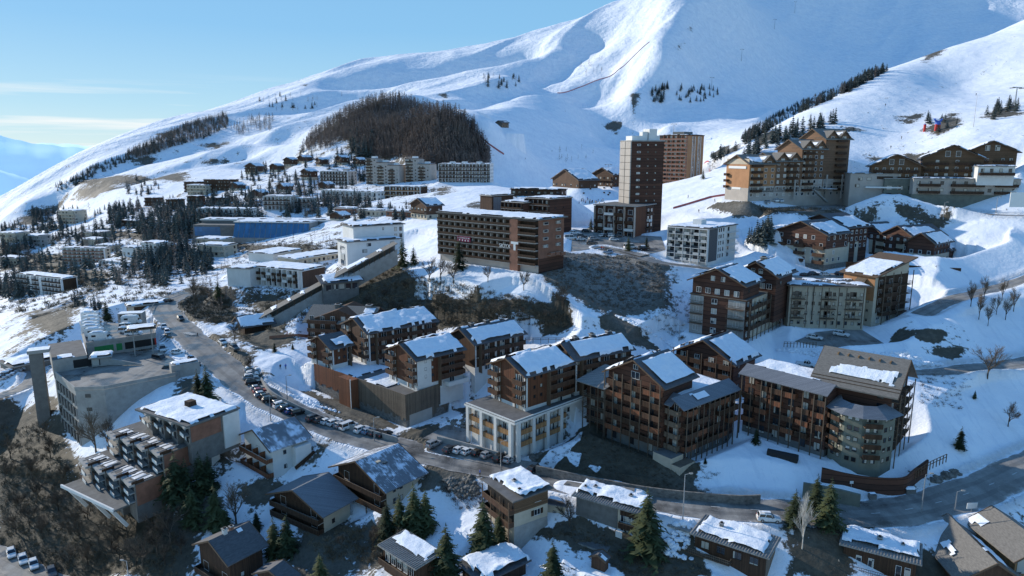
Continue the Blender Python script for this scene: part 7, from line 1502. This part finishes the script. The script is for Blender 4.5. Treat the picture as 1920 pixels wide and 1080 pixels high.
p = ground(1733, 247); mb = MB(); mb.tube((0, 0, -.3), (0, 0, 4), .7, .7, 'red', 10); mb.tube((0, 0, 4), (0, 0, 4.6), .7, .2, 'blueplastic', 10); o = mb.build('inflatable_column', None, p); tag(o, 'red inflatable column left of the blue inflatable figure', 'inflatable')
for px, py, lb, m, w_, h_ in [(1821,962,'white rectangular sign at the right road fork','frame_white',2.2,1.2),(1596,916,'small white sign on the shadowed garage wall','frame_white',.8,.6)]:
    p = ground(px, py); root = thing('road_sign', lb, 'sign', p, R(5)); mb = MB(); mb.box(-w_/2, w_/2, -.04, .04, .9, .9 + h_, m); mb.build('board', root); mb = MB(); mb.box(-.05, .05, .045, .1, -.4, 1.2, 'metal'); mb.build('post', root)
p = at_z(1912, 388, 52); mb = MB(); mb.box(-4, 4, -.15, .15, 0, 5, 'frame_white'); o = mb.build('billboard', None, p + Vector((0, -1, 0)), R(-10)); tag(o, 'large white panel at the right edge below the chalet hotel', 'sign')
p = ground(1467, 858); mb = MB(); mb.sweep([(-3.2, -.9, -.3), (-3.2, .9, -.3), (-3.2, .75, .9), (-3.2, .3, 1.25), (-3.2, -.3, 1.25), (-3.2, -.75, .9)], (0, 0, 0), (6.4, 0, 0), 'dark'); o = mb.build('covered_trailer', None, p, R(-32)); tag(o, 'long dark tarpaulin-covered object lying on the garden snow', 'covered trailer')
for px, py, lb, s in [(1635,936,'snow-topped bin beside the garage entrance',1),(1706,925,'snow-topped bins right of the plank wall',1.4)]:
    p = ground(px, py); root = thing('waste_bin', lb, 'bin', p); mb = MB(); mb.box(-.7 * s, .7 * s, -.5, .5, 0, 1.1, 'darkconc'); mb.build('body', root); snow_sheet(root, (-.8 * s, -.6, 1.1), (1.6 * s, 0, 0), (0, 1.2, 0), .45, .15, s, .2)
# ================================================================ trees
def spruce_mesh(seed, H=1.0, detail=True):
    """unit-height spruce: whorls of drooping boughs with hanging twigs"""
    r = random.Random(seed); mb = MB(); lv = 26 if detail else 9; nb = 9 if detail else 6
    for i in range(lv):
        t = i / lv; z = .07 + .9 * t ** .92; rad = (.2 * (1 - t) ** .85 + .012) * r.uniform(.8, 1.1)
        for k in range(nb if t < .8 else 5):
            a = 6.2832 * (k + r.random() * .8) / nb + i * 1.3; L_ = rad * r.uniform(.55, 1.2); c, s = math.cos(a), math.sin(a); dr = L_ * r.uniform(.25, .55); w = L_ * (.2 if detail else .5)
            P0 = Vector((c * .005, s * .005, z)); P1 = Vector((c * L_ * .55, s * L_ * .55, z - dr * .35)); P2 = Vector((c * L_, s * L_, z - dr * .8)); sd_ = Vector((-s, c, 0))
            if detail:
                for a_, b_, wa, wb in ((P0, P1, w * .5, w), (P1, P2, w, w * .12)): mb.face([a_ - sd_ * wa, a_ + sd_ * wa, b_ + sd_ * wb, b_ - sd_ * wb], 'needles')
                for q in range(4):
                    u = r.uniform(.3, .98); B = P0.lerp(P2, u); e = 1 if q % 2 else -1; ln = L_ * r.uniform(.22, .42); mb.face([B, B + sd_ * e * ln + Vector((c, s, 0)) * ln * .6 - Vector((0, 0, ln * .45)), B + Vector((c, s, 0)) * ln * .45 - Vector((0, 0, ln * .2))], 'needles')
            else: mb.face([P0 + Vector((0, 0, .05)), P2 + sd_ * w, P2 - Vector((c, s, 0)) * L_ * .1 - Vector((0, 0, .02)), P2 - sd_ * w], 'needles_hazed')
    mb.face([(-.008, 0, .93), (.008, 0, .93), (0, 0, 1.0)], 'needles' if detail else 'needles_hazed'); mb.face([(0, -.008, .93), (0, .008, .93), (0, 0, 1.0)], 'needles' if detail else 'needles_hazed')
    if not detail: mb.tube((0, 0, -.03), (0, 0, .5), .014, .008, 'bark', 4)
    m = bpy.data.meshes.new('crown'); m.from_pydata(mb.V, [], mb.F)
    for x in mb.m: m.materials.append(M[x])
    m.polygons.foreach_set('material_index', mb.I); m.update(); return m
def bare_mesh(seed, mat='twigs', depth=5, spread=.5, thick=.02, up=.5):
    r = random.Random(seed); tr, cr = MB(), MB()
    def grow(p, d, L_, rad, lev):
        q = p + d * L_; (tr if lev < 2 else cr).tube(p, q, rad, rad * .65, 'bark' if lev < 2 and mat != 'birch' else mat, 5 if lev < 2 else 3)
        if lev >= depth: return
        n = 3 if lev > 0 else 4
        for k in range(n):
            e = (d + Vector((r.gauss(0, spread), r.gauss(0, spread), r.gauss(up * .35, .25)))).normalized(); grow(p.lerp(q, r.uniform(.45, 1)), e, L_ * r.uniform(.55, .82), rad * .58, lev + 1)
        grow(q, (d + Vector((r.gauss(0, .15), r.gauss(0, .15), .1))).normalized(), L_ * .75, rad * .62, lev + 1)
    grow(Vector((0, 0, -.02)), Vector((0, 0, 1)), .3, thick, 0)
    zmax = max(v[2] for v in cr.V); 
    for b in (tr, cr): b.V = [(x / zmax, y / zmax, z / zmax) for x, y, z in b.V]
    return tr.mesh('trunk'), cr.mesh('crown')
def larch_far(seed):
    r = random.Random(seed); mb = MB(); mb.tube((0, 0, -.03), (0, 0, 1), .012, .003, 'larch', 3)
    for i in range(26): a = r.random() * 6.283; z = r.uniform(.18, .95); L_ = .17 * (1.08 - z) * r.uniform(.7, 1.4); c, s = math.cos(a), math.sin(a); w = .016; mb.face([(0, 0, z - .01), (c * L_ - s * w, s * L_ + c * w, z + .02), (c * L_ * 1.1, s * L_ * 1.1, z - .03), (c * L_ + s * w, s * L_ - c * w, z - .01)], 'larch')
    m = bpy.data.meshes.new('larch_tree'); m.from_pydata(mb.V, [], mb.F); m.materials.append(M['larch']); m.update(); return m
SPN = [spruce_mesh(i) for i in range(5)]; SPF = [spruce_mesh(20 + i, detail=False) for i in range(5)]; BR = [bare_mesh(i + 3) for i in range(4)]; BIR = bare_mesh(44, 'birch', 5, .28, .011, 1.3); LF = [larch_far(i) for i in range(6)]
tk = MB(); tk.tube((0, 0, -.04), (0, 0, .9), .016, .003, 'bark', 7); TRK = tk.mesh('trunk')
def hpx(p, px, top): return CAMZ + ray(px, top).z * (p.y / ray(px, top).y) - p.z
def tree(px, py, top, label, kind='spruce', group=None, wide=1.0, seed=None):
    p = ground(px, py)
    if p is None: return
    h = max(1.2, hpx(p, px, top)); s = random.randrange(100) if seed is None else seed; root = thing({'spruce': 'spruce_tree', 'bare': 'bare_tree', 'birch': 'birch_tree'}[kind], label, 'tree', p, random.random() * 6, group)
    if kind == 'spruce': a, b = TRK, SPN[s % 5]
    elif kind == 'bare': a, b = BR[s % 4]
    else: a, b = BIR
    root.scale = (h * wide, h * wide, h); link('trunk', a, root); link('crown', b, root)
for x, y, t, lb in [(390,754,682,'tall dark spruce on the road edge above the terrace building'),(373,752,690,'slightly shorter spruce left of the tall one at the road edge'),(334,952,842,'spruce rising in front of the lowest brick panel, leftmost of the clump'),(352,948,856,'spruce second from the left beside the terrace building'),(378,930,845,'spruce behind the clump near the white side wall'),(394,922,848,'spruce rightmost behind the clump beside the terrace building'),(406,993,906,'lone slim spruce right of the clump below the terrace building'),
  (516,1046,968,'yellow-green spruce right of the log chalet'),(540,1042,962,'dark spruce twin behind the yellow-green one'),(482,995,956,'small spruce left of the bare-roofed chalet'),(726,1014,936,'spruce leftmost in front of the biggest chalet'),(750,1004,924,'spruce second from left in front of the biggest chalet'),(777,1006,903,'tallest spruce in front of the biggest chalet'),(798,998,914,'spruce rightmost in front of the biggest chalet'),(838,1092,978,'large spruce right of the half-bare corrugated roof'),(601,1094,1034,'spruce tip at the bottom edge under the bare-roofed chalet'),
  (906,1050,930,'big dark spruce left of the square snow-capped chalet'),(936,1030,958,'smaller spruce leaning on the square chalet corner'),(1036,1092,1010,'spruce between the snow patches near the little shed'),(1210,1040,910,'tall yellow-green spruce at the corner of the dark green chalet'),(1528,965,886,'small dark spruce behind the birch'),(1552,992,893,'bushy dark spruce right of the birch'),(1488,985,915,'low spruce left of the birch beside the white car'),(1417,832,800,'round little spruce in the snowy garden'),(1322,870,856,'tiny conifer at the garden edge'),(1799,843,798,'lone spruce on the right snow slope'),(1827,748,731,'tiny sapling on the right snow slope'),
  (755,500,441,'spruce beside the top of the sloping gallery'),(776,497,458,'smaller spruce next to the gallery top'),(861,505,440,'spruce in front of the long brown balcony block'),(1108,430,405,'spruce between the brown blocks and the tower podium'),(1178,470,440,'spruce on the plaza, left of a pair'),(1212,466,440,'spruce on the plaza, right of a pair'),(545,415,398,'spruce behind the sports hall'),(1268,338,308,'dark spruce at the foot of the orange tower'),(1318,336,315,'spruce right of the orange tower base'),(1456,375,342,'slim spruce in front of the stepped hotel'),(1540,372,338,'broad spruce below the hotel stair, left'),(1554,370,344,'broad spruce below the hotel stair, right'),(515,660,640,'tiny fir on the snow bank above the parked cars, left'),(549,655,642,'tiny fir on the snow bank above the parked cars, right'),(201,602,558,'spruce between the garage house and the camper deck'),(410,560,520,'spruce beside the white angular hotel block')]: tree(x, y, t, lb, 'spruce', wide=1.4)
for x, y, t, lb in [(318,930,850,'spruce at the left front of the clump under the brick panel'),(362,985,905,'spruce at the bottom of the clump below the terrace building'),(425,1010,945,'dark spruce between the bare tree and the clump')]: tree(x, y, t, lb, 'spruce', wide=1.4)
for x, y, t, lb in [(443,985,892,'bare tree on the snow between the white chalet and the log chalet'),(302,1015,946,'greyish bare tree on the dark slope, upper of two'),(268,1064,992,'pale bare tree on the dark slope, lower of two'),(1851,712,642,'leaning bare tree above the side lane'),(180,848,765,'bare tree in front of the parking garage, left'),(205,842,778,'bare tree in front of the parking garage, right'),(1068,990,930,'small bare tree between the garage and the dark green chalet'),(805,535,480,'bare tree left in the row before the brown balcony block'),(826,530,478,'second bare tree in the row before the brown balcony block'),(850,535,488,'third bare tree in the row before the brown balcony block'),(915,530,495,'bare bush-like tree under the brown balcony block'),(982,545,505,'bare tree under the brick end of the balcony block'),(1056,585,530,'bare tree on the bank edge below the plaza'),(365,580,515,'dark bare tree on the bank above the road'),(440,640,600,'bare shrub tree beside the lift station'),(1890,800,752,'thin bare tree at the right edge slope'),(470,700,662,'roadside bare shrub by the uppermost parked cars'),(745,1045,985,'reddish bare tree right of the bare-roofed chalet'),(700,1030,985,'bare shrub under the biggest chalet'),(640,1030,1000,'bare pinkish bush by the bare-roofed chalet'),(130,790,748,'bare tree under the parking garage corner')]: tree(x, y, t, lb, 'bare', wide=1.0)
tree(1504, 1030, 912, 'pale leafless birch standing before the dark spruces beside the road', 'birch', wide=.9)
for i, (x, y, t) in enumerate([(60,900,850),(95,860,815),(40,960,915),(110,960,912),(150,1010,965),(200,985,940),(225,1050,1000),(80,1010,965),(165,1060,1015),(310,1060,1010),(120,905,868),(20,860,820),(285,985,945),(340,1040,995),(240,1010,945),(270,980,915),(320,1020,950),(185,1020,968),(140,1000,950),(70,940,893),(30,1000,955),(255,1060,1005),(130,1060,1018),(210,1030,985),(295,1040,985),(10,900,862),(85,825,785),(55,985,945),(165,975,935),(230,960,920)]): tree(x, y, t, 'leafless shrub-like tree on the brown slope at the lower left', 'bare', 'leafless trees on the lower left slope', 1.15)
for i, (x, y) in enumerate([(660,585),(690,570),(720,560),(760,545),(800,560),(840,575),(880,580),(930,585),(980,590),(1020,600),(740,585),(790,595),(870,600),(950,605)]): tree(x, y, y - random.uniform(14, 26), 'leafless bush on the dark bank under the balcony block', 'bare', 'leafless bushes on the dark bank', 1.6)
for i, (x, y) in enumerate([(1835,600),(1852,612),(1868,590),(1885,600),(1900,585),(1820,575),(1845,560),(1878,565)]): tree(x, y, y - random.uniform(40, 55), 'thin leafless young tree on the snowy bank by the hill lane', 'bare', 'young leafless trees by the hill lane', .7)
def inpoly(x, y, P):
    c = False
    for i in range(len(P)):
        a, b = P[i], P[i-1]
        if (a[1] > y) != (b[1] > y) and x < (b[0] - a[0]) * (y - a[1]) / (b[1] - a[1]) + a[0]: c = not c
    return c
def blocked(p):
    for f in FR.values():
        dx, dy = p.x - f['o'].x, p.y - f['o'].y
        if abs(dx) + abs(dy) > 90: continue
        c, s = math.cos(f['yaw']), math.sin(f['yaw']); lx, ly = dx * c + dy * s, -dx * s + dy * c
        if -2 < lx < f['W'] + 1 and -2 < ly < f['D'] + 1: return True
    for P, w in ROADS.values():
        if any((p - q).xy.length < w + 1 for q in P[::3]): return True
    return False
def points(P, n, seed=0):
    r = random.Random(seed); xs = [p[0] for p in P]; ys = [p[1] for p in P]; out = []; tries = 0
    while len(out) < n and tries < n * 30:
        tries += 1; x, y = r.uniform(min(xs), max(xs)), r.uniform(min(ys), max(ys))
        if not inpoly(x, y, P): continue
        p = ground(x, y)
        if p is not None and not blocked(p): out.append(p)
    return out
NS = {'s': 0, 'l': 0}; LIM = {'s': 245, 'l': 270}; REST = []
def grove(P, n, h0, h1, label, group, kinds='s', seed=0, name='spruce_tree'):
    r = random.Random(seed)
    for p in points(P, n, seed):
        k = r.choice(kinds); h = r.uniform(h0, h1); NS[k] += 1
        if NS[k] > LIM[k]: REST.append((p, k, h)); continue
        me = SPF[r.randrange(5)] if k == 's' else LF[r.randrange(6)]
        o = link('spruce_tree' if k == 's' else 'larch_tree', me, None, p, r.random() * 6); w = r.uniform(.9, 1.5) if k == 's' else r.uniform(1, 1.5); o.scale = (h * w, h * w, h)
        tag(o, label + (' (needled)' if False else ''), 'tree', group)
def woods(P, n, h0, h1, name, label, kinds='l', seed=0, m='larch', cluster=False):
    """a wood that reads as one mass: one object"""
    r = random.Random(seed); V = []; F = []; I = []; mats = ['larch', 'needles_hazed']
    src = {}
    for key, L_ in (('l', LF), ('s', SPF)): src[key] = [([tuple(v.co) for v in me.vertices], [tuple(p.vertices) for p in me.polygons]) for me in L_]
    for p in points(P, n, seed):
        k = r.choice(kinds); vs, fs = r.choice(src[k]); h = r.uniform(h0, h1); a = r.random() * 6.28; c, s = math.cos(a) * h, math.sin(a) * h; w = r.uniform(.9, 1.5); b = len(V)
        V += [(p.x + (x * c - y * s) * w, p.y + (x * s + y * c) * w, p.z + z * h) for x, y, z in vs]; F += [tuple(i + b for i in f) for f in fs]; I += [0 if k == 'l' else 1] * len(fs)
    o = mesh_obj(name, V, F, mats, fm=I); o['kind'] = 'stuff'; o['label'] = label; o['category'] = 'wood'
HILL = [(562,288),(590,250),(640,215),(690,192),(745,186),(790,200),(850,215),(890,240),(917,290),(921,316),(880,318),(810,318),(760,300),(700,300),(655,270),(640,265),(610,280)]
woods(HILL, 4800, 9, 14.5, 'larch_wood', 'brown winter larch wood on the round hill above the towers', 'lllllllll', 1)
woods([(655,262),(690,255),(720,300),(660,296)], 90, 10, 16, 'larch_wood', 'loose lower edge of the larch wood above the seven-storey slab', 'lls', 2)
woods([(235,292),(300,258),(360,232),(425,214),(430,240),(380,262),(330,275),(262,300)], 1500, 6, 10.5, 'larch_wood', 'brown wood along the left skyline ridge', 'lllllls', 3)
woods([(430,240),(480,222),(515,225),(510,245),(440,255)], 110, 8, 14, 'larch_wood', 'sparse brown trees right of the skyline wood', 'll', 4)
woods([(100,352),(180,312),(240,290),(250,300),(180,330),(110,365)], 170, 4.5, 8, 'conifer_belt', 'ragged conifers along the lower left skyline', 'ssl', 5)
grove([(1390,300),(1430,270),(1480,245),(1560,220),(1568,238),(1500,258),(1450,285),(1400,305)], 46, 7, 12, 'spruce in the row behind the stepped hotel', 'spruces behind the stepped hotel', 's', 7)
grove([(1330,295),(1370,275),(1385,280),(1345,305)], 12, 5, 9, 'small spruce left of the stepped hotel on the brown bank', 'small spruces left of the stepped hotel', 's', 8)
grove([(1395,430),(1455,428),(1462,455),(1440,470),(1400,460)], 20, 6, 9, 'dark spruce between the white gridded block and the gabled block', 'spruces right of the white gridded block', 's', 17)
for i, (P, n, h0, h1, kd, where) in enumerate([
 ([(200,395),(330,385),(420,395),(425,440),(330,450),(210,430)], 264, 8, 14, 'sssl', 'on the wooded bank above the sports hall approach'),
 ([(60,400),(140,395),(150,430),(60,440)], 92, 8, 13, 'ssl', 'around the plain cream box house'),
 ([(0,425),(60,430),(60,560),(0,560)], 101, 7, 12, 'ssl', 'at the left edge terraces'),
 ([(270,440),(350,440),(360,500),(280,505)], 101, 7, 12, 'ssl', 'between the white terrace houses and the cream two-tier house'),
 ([(330,470),(400,485),(400,510),(330,530)], 48, 6, 10, 'ss', 'below the cream two-tier house'),
 ([(100,440),(200,440),(210,470),(110,470)], 48, 6, 10, 'ssl', 'above the cream five-storey block'),
 ([(270,470),(330,500),(300,540),(275,525)], 48, 6, 10, 'ss', 'right of the dark gridded block'),
 ([(360,380),(480,375),(490,420),(380,415)], 96, 8, 13, 'ssl', 'behind the long low white building'),
 ([(480,350),(600,355),(690,372),(700,400),(560,405),(490,395)], 136, 7, 12, 'sl', 'before the white terrace row'),
 ([(480,310),(560,330),(600,345),(590,365),(500,350),(440,345)], 44, 6, 11, 'ss', 'among the upper chalets'),
 ([(560,285),(640,285),(680,310),(650,320),(570,315)], 26, 7, 12, 'sl', 'in the hamlet under the larch wood'),
 ([(660,320),(690,320),(690,345),(655,350)], 8, 8, 12, 's', 'beside the three-step tower'),
 ([(820,318),(870,322),(870,345),(825,345)], 7, 7, 10, 's', 'in front of the long gridded slab'),
 ([(230,335),(300,340),(300,365),(240,370)], 30, 6, 10, 'sl', 'on the lower terraced slope'),
 ([(130,560),(200,570),(190,590),(140,580)], 13, 3, 5, 's', 'on the snow above the camper deck'),
 ([(600,375),(800,400),(790,415),(640,415)], 39, 5, 9, 's', 'around the village square huts'),
 ([(380,540),(440,560),(440,590),(390,580)], 17, 4, 7, 'l', 'on the dark bank above the road bend')]): grove(P, n, h0, h1, 'tree in the grove ' + where, 'grove ' + where, kd, 30 + i)
woods([(1385,264),(1420,235),(1500,192),(1600,151),(1655,128),(1663,134),(1600,170),(1540,195),(1470,225),(1440,246),(1400,270)], 620, 5.5, 9.5, 'spruce_belt', 'dense dark spruce belt climbing the right ridge', 'ssssl', 6)
grove([(1220,170),(1255,165),(1255,190),(1225,195)], 26, 9, 14, 'spruce in the small left thicket on the shaded face', 'left thicket on the shaded face', 's', 9)
grove([(1262,168),(1350,165),(1345,185),(1300,195),(1270,188)], 34, 8, 13, 'scattered spruce in the right thicket on the shaded face', 'right thicket on the shaded face', 's', 10)
grove([(900,148),(965,138),(980,160),(960,172),(910,165)], 26, 9, 16, 'larch of the isolated clump high on the sunny flank', 'isolated clump on the sunny flank', 'lls', 11)
grove([(1080,120),(1130,108),(1150,130),(1100,150)], 16, 8, 14, 'sparse larch beside the long red net', 'sparse larches beside the long red net', 'l', 12)
grove([(480,190),(560,172),(600,190),(640,180),(670,170),(600,210),(520,215)], 34, 7, 13, 'single larch scattered on the sunny skyline slope', 'larches scattered on the skyline slope', 'lls', 13)
grove([(1040,275),(1120,275),(1115,305),(1050,312)], 12, 6, 9, 'leafless shrub on the shaded ski basin', 'shrubs on the shaded ski basin', 'l', 14)
grove([(1720,215),(1775,225),(1800,232),(1760,250),(1738,240)], 12, 4, 7, 'dark bush by the inflatable figure', 'bushes by the inflatable figure', 's', 15)
grove([(1845,215),(1905,190),(1918,205),(1855,228)], 18, 5, 8, 'dark conifer on the brown patch near the right edge crest', 'conifers near the right edge crest', 's', 16)
woods([(0,430),(120,395),(330,385),(480,350),(690,365),(700,410),(430,420),(420,470),(340,540),(180,540),(0,560)], 520, 4.5, 11, 'village_trees', 'scattered small spruces and larches all over the village slope', 'ssl', 71)
woods([(430,455),(620,450),(640,480),(560,500),(470,490),(420,520),(380,560),(360,540)], 90, 2.5, 6, 'village_trees', 'low larches and shrubs on the banks around the white hotel', 'll', 72)
r_ = random.Random(99); V_, F_, I_ = [], [], []
for p, k, h in REST:
    me = (SPF if k == 's' else LF)[r_.randrange(5)]; b_ = len(V_); w_ = r_.uniform(.9, 1.4); V_ += [(p.x + v.co.x * h * w_, p.y + v.co.y * h * w_, p.z + v.co.z * h) for v in me.vertices]; F_ += [tuple(b_ + i for i in q.vertices) for q in me.polygons]; I_ += [0 if k == 'l' else 1] * len(me.polygons)
if V_: o = mesh_obj('far_trees', V_, F_, ['larch', 'needles_hazed'], fm=I_); o['kind'] = 'stuff'; o['label'] = 'small distant trees scattered over the upper slopes'; o['category'] = 'wood'
# ================================================================ scrub, rubble and snow heaps
def scrub(P, n, s0, s1, name, label, m='scrub', seed=0):
    r = random.Random(seed); V = []; F = []
    for p in points(P, n, seed):
        s = r.uniform(s0, s1)
        for k in range(20):
            a = r.random() * 6.283; e = r.uniform(.3, 1.45); d = Vector((math.cos(a) * math.cos(e), math.sin(a) * math.cos(e), math.sin(e))) * s * r.uniform(.6, 1.25); o = Vector((r.gauss(0, .45), r.gauss(0, .45), -.05)) * s; w = d.orthogonal().normalized() * s * r.uniform(.02, .055); b = len(V)
            V += [tuple(p + o - w), tuple(p + o + w), tuple(p + o + d + w * .4), tuple(p + o + d * .7 - w * 1.6)]; F.append((b, b + 1, b + 2, b + 3))
    o = mesh_obj(name, V, F, m); o['kind'] = 'stuff'; o['label'] = label; o['category'] = 'scrub'
scrub([(640,572),(700,518),(750,492),(790,524),(870,540),(1000,560),(1060,592),(1066,610),(1050,616),(830,612),(800,600),(700,588)], 1500, .5, 1.3, 'scrub', 'dark leafless scrub covering the bank below the balcony block')
scrub([(0,800),(60,800),(112,832),(138,905),(160,955),(250,962),(300,960),(330,1000),(330,1080),(110,1080),(60,1050),(0,1030)], 900, .3, .9, 'scrub', 'brown scrub on the steep slope at the lower left', seed=1)
scrub([(1030,486),(1110,478),(1215,482),(1250,510),(1240,560),(1190,585),(1120,572),(1080,545),(1020,530)], 420, .4, 1.1, 'scrub', 'grey twigs on the rubble bank under the plaza', 'twigs', 2)
scrub([(330,560),(372,536),(430,560),(440,602),(402,606),(352,592)], 260, .6, 1.5, 'scrub', 'scrub on the road cut left of the gallery', seed=3)
scrub([(560,985),(740,990),(735,1060),(600,1050)], 240, .35, .9, 'scrub', 'scrub between the lower chalets', seed=4)
scrub([(905,1010),(1080,990),(1290,1010),(1330,1080),(1180,1080),(1060,1006)], 420, .25, .6, 'scrub', 'winter weeds on the lawn under the road chalets', seed=5)
scrub([(1000,872),(1090,805),(1140,800),(1240,862),(1330,872),(1358,890),(1308,906),(1352,932),(1000,884)], 420, .2, .5, 'scrub', 'short dead weeds on the dark lawn', seed=6)
scrub([(1420,392),(1500,390),(1560,392),(1640,392),(1640,405),(1500,404),(1440,402)], 160, .7, 1.6, 'scrub', 'scrub on the bank under the stepped hotel', seed=7)
scrub([(0,440),(330,440),(330,560),(0,590)], 900, .7, 2.0, 'scrub', 'scattered bushes on the snow among the left-hand houses', seed=8)
scrub([(430,450),(640,455),(600,600),(450,640)], 600, .5, 1.5, 'scrub', 'scattered bushes around the white hotel', seed=9)
scrub([(1270,500),(1300,560),(1280,640),(1200,600)], 110, .4, 1.1, 'scrub', 'bushes poking through snow left of the dark boarded block', seed=10)
scrub([(1720,700),(1830,700),(1800,770),(1730,760)], 90, .3, .8, 'scrub', 'twigs sticking out of the snow bank right of the shingle roof', 'twigs', 11)
scrub([(820,900),(905,905),(915,950),(860,955)], 130, .3, .8, 'scrub', 'twigs on the dirty snow heap by the square chalet', 'twigs', 12)
def rubble(P, n, s0, s1, label, seed=0, m='rubble', name='rubble'):
    r = random.Random(seed); V = []; F = []
    t = (1 + 5 ** .5) / 2; ic = [Vector(v).normalized() for v in [(-1,t,0),(1,t,0),(-1,-t,0),(1,-t,0),(0,-1,t),(0,1,t),(0,-1,-t),(0,1,-t),(t,0,-1),(t,0,1),(-t,0,-1),(-t,0,1)]]; fi = [(0,11,5),(0,5,1),(0,1,7),(0,7,10),(0,10,11),(1,5,9),(5,11,4),(11,10,2),(10,7,6),(7,1,8),(3,9,4),(3,4,2),(3,2,6),(3,6,8),(3,8,9),(4,9,5),(2,4,11),(6,2,10),(8,6,7),(9,8,1)]
    for p in points(P, n, seed):
        s = r.uniform(s0, s1) ; b = len(V); q = [r.uniform(.6, 1.3) for _ in range(3)]
        V += [(p.x + v.x * s * q[0] * r.uniform(.75, 1.2), p.y + v.y * s * q[1] * r.uniform(.75, 1.2), p.z + v.z * s * q[2] * .7) for v in ic]; F += [tuple(b + i for i in f) for f in fi]
    o = mesh_obj(name, V, F, m); o['kind'] = 'stuff'; o['label'] = label; o['category'] = 'rubble'
rubble([(985,845),(1045,800),(1050,815),(1000,865)], 200, .25, .7, 'boulders at the corner of the white-columned garage', 1)
rubble([(840,790),(905,770),(905,800),(850,815)], 120, .25, .6, 'boulders beside the wooden garage wall', 2)
rubble([(830,900),(880,890),(905,925),(860,935)], 160, .25, .8, 'dirty rubble in the heap by the road', 3)
rubble([(1735,900),(1790,882),(1800,890),(1760,905)], 90, .3, .8, 'boulder wall right of the plank wall', 4)
rubble([(1440,940),(1500,935),(1500,950),(1440,955)], 90, .15, .4, 'loose stones on the verge before the birch', 5)
rubble([(480,720),(580,750),(640,775),(600,765),(500,735)], 140, .2, .7, 'ploughed snow lumps along the kerb wall', 6, 'snow', 'ploughed_snow'); rubble([(1440,655),(1700,662),(1780,690),(1560,672)], 300, .3, 1.0, 'ploughed snow lumps below the courtyard', 7, 'snow', 'ploughed_snow'); rubble([(1270,978),(1300,975),(1300,1050),(1240,1040)], 90, .3, .9, 'ploughed snow lumps beside the long chalet', 8, 'snow', 'ploughed_snow')
rubble([(1150,590),(1250,640),(1270,655),(1180,600)], 150, .25, .8, 'avalanche lumps running down the gully', 9, 'snow', 'ploughed_snow')
rubble([(1030,486),(1110,478),(1215,482),(1250,510),(1240,560),(1190,585),(1120,572),(1080,545),(1020,530)], 900, .12, .5, 'loose grey stones on the bank under the plaza', 12)
# far ranges across the valley, haze painted in as pale blue colour and glow
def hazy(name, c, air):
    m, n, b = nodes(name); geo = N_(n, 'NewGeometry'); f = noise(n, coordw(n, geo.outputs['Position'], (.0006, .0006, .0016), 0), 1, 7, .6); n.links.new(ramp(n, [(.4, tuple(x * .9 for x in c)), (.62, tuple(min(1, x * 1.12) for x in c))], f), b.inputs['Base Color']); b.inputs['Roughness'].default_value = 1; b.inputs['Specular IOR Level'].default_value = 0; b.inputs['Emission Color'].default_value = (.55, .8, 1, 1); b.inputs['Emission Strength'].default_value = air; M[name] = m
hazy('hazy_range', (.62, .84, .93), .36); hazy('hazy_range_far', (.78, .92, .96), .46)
def mountain_range(name, dist, prof, m, seed):
    X = np.linspace(-60, 10, 240); V = []; pz = np.interp(X, [a for a, _ in prof], [b for _, b in prof])
    for k in range(26):
        t = k / 25; d = dist * (1 - .34 * (1 - t)); x = np.sin(np.radians(X)) * d; y = np.cos(np.radians(X)) * d; top = CAMZ + np.tan(np.radians(pz)) * dist + fbm(X * 60, np.full(X.shape, seed * 50.), 120, 5, True) * dist * .011
        z = -700 + (top + 700) * t ** .8 + fbm(x, y, dist * .06, 5) * dist * .03 * math.sin(math.pi * t); V.append(np.stack([x, y, z], -1))
    o = mesh_obj(name, np.concatenate(V).tolist(), grid_faces(26, 240).tolist(), m, smooth=True); o['kind'] = 'structure'
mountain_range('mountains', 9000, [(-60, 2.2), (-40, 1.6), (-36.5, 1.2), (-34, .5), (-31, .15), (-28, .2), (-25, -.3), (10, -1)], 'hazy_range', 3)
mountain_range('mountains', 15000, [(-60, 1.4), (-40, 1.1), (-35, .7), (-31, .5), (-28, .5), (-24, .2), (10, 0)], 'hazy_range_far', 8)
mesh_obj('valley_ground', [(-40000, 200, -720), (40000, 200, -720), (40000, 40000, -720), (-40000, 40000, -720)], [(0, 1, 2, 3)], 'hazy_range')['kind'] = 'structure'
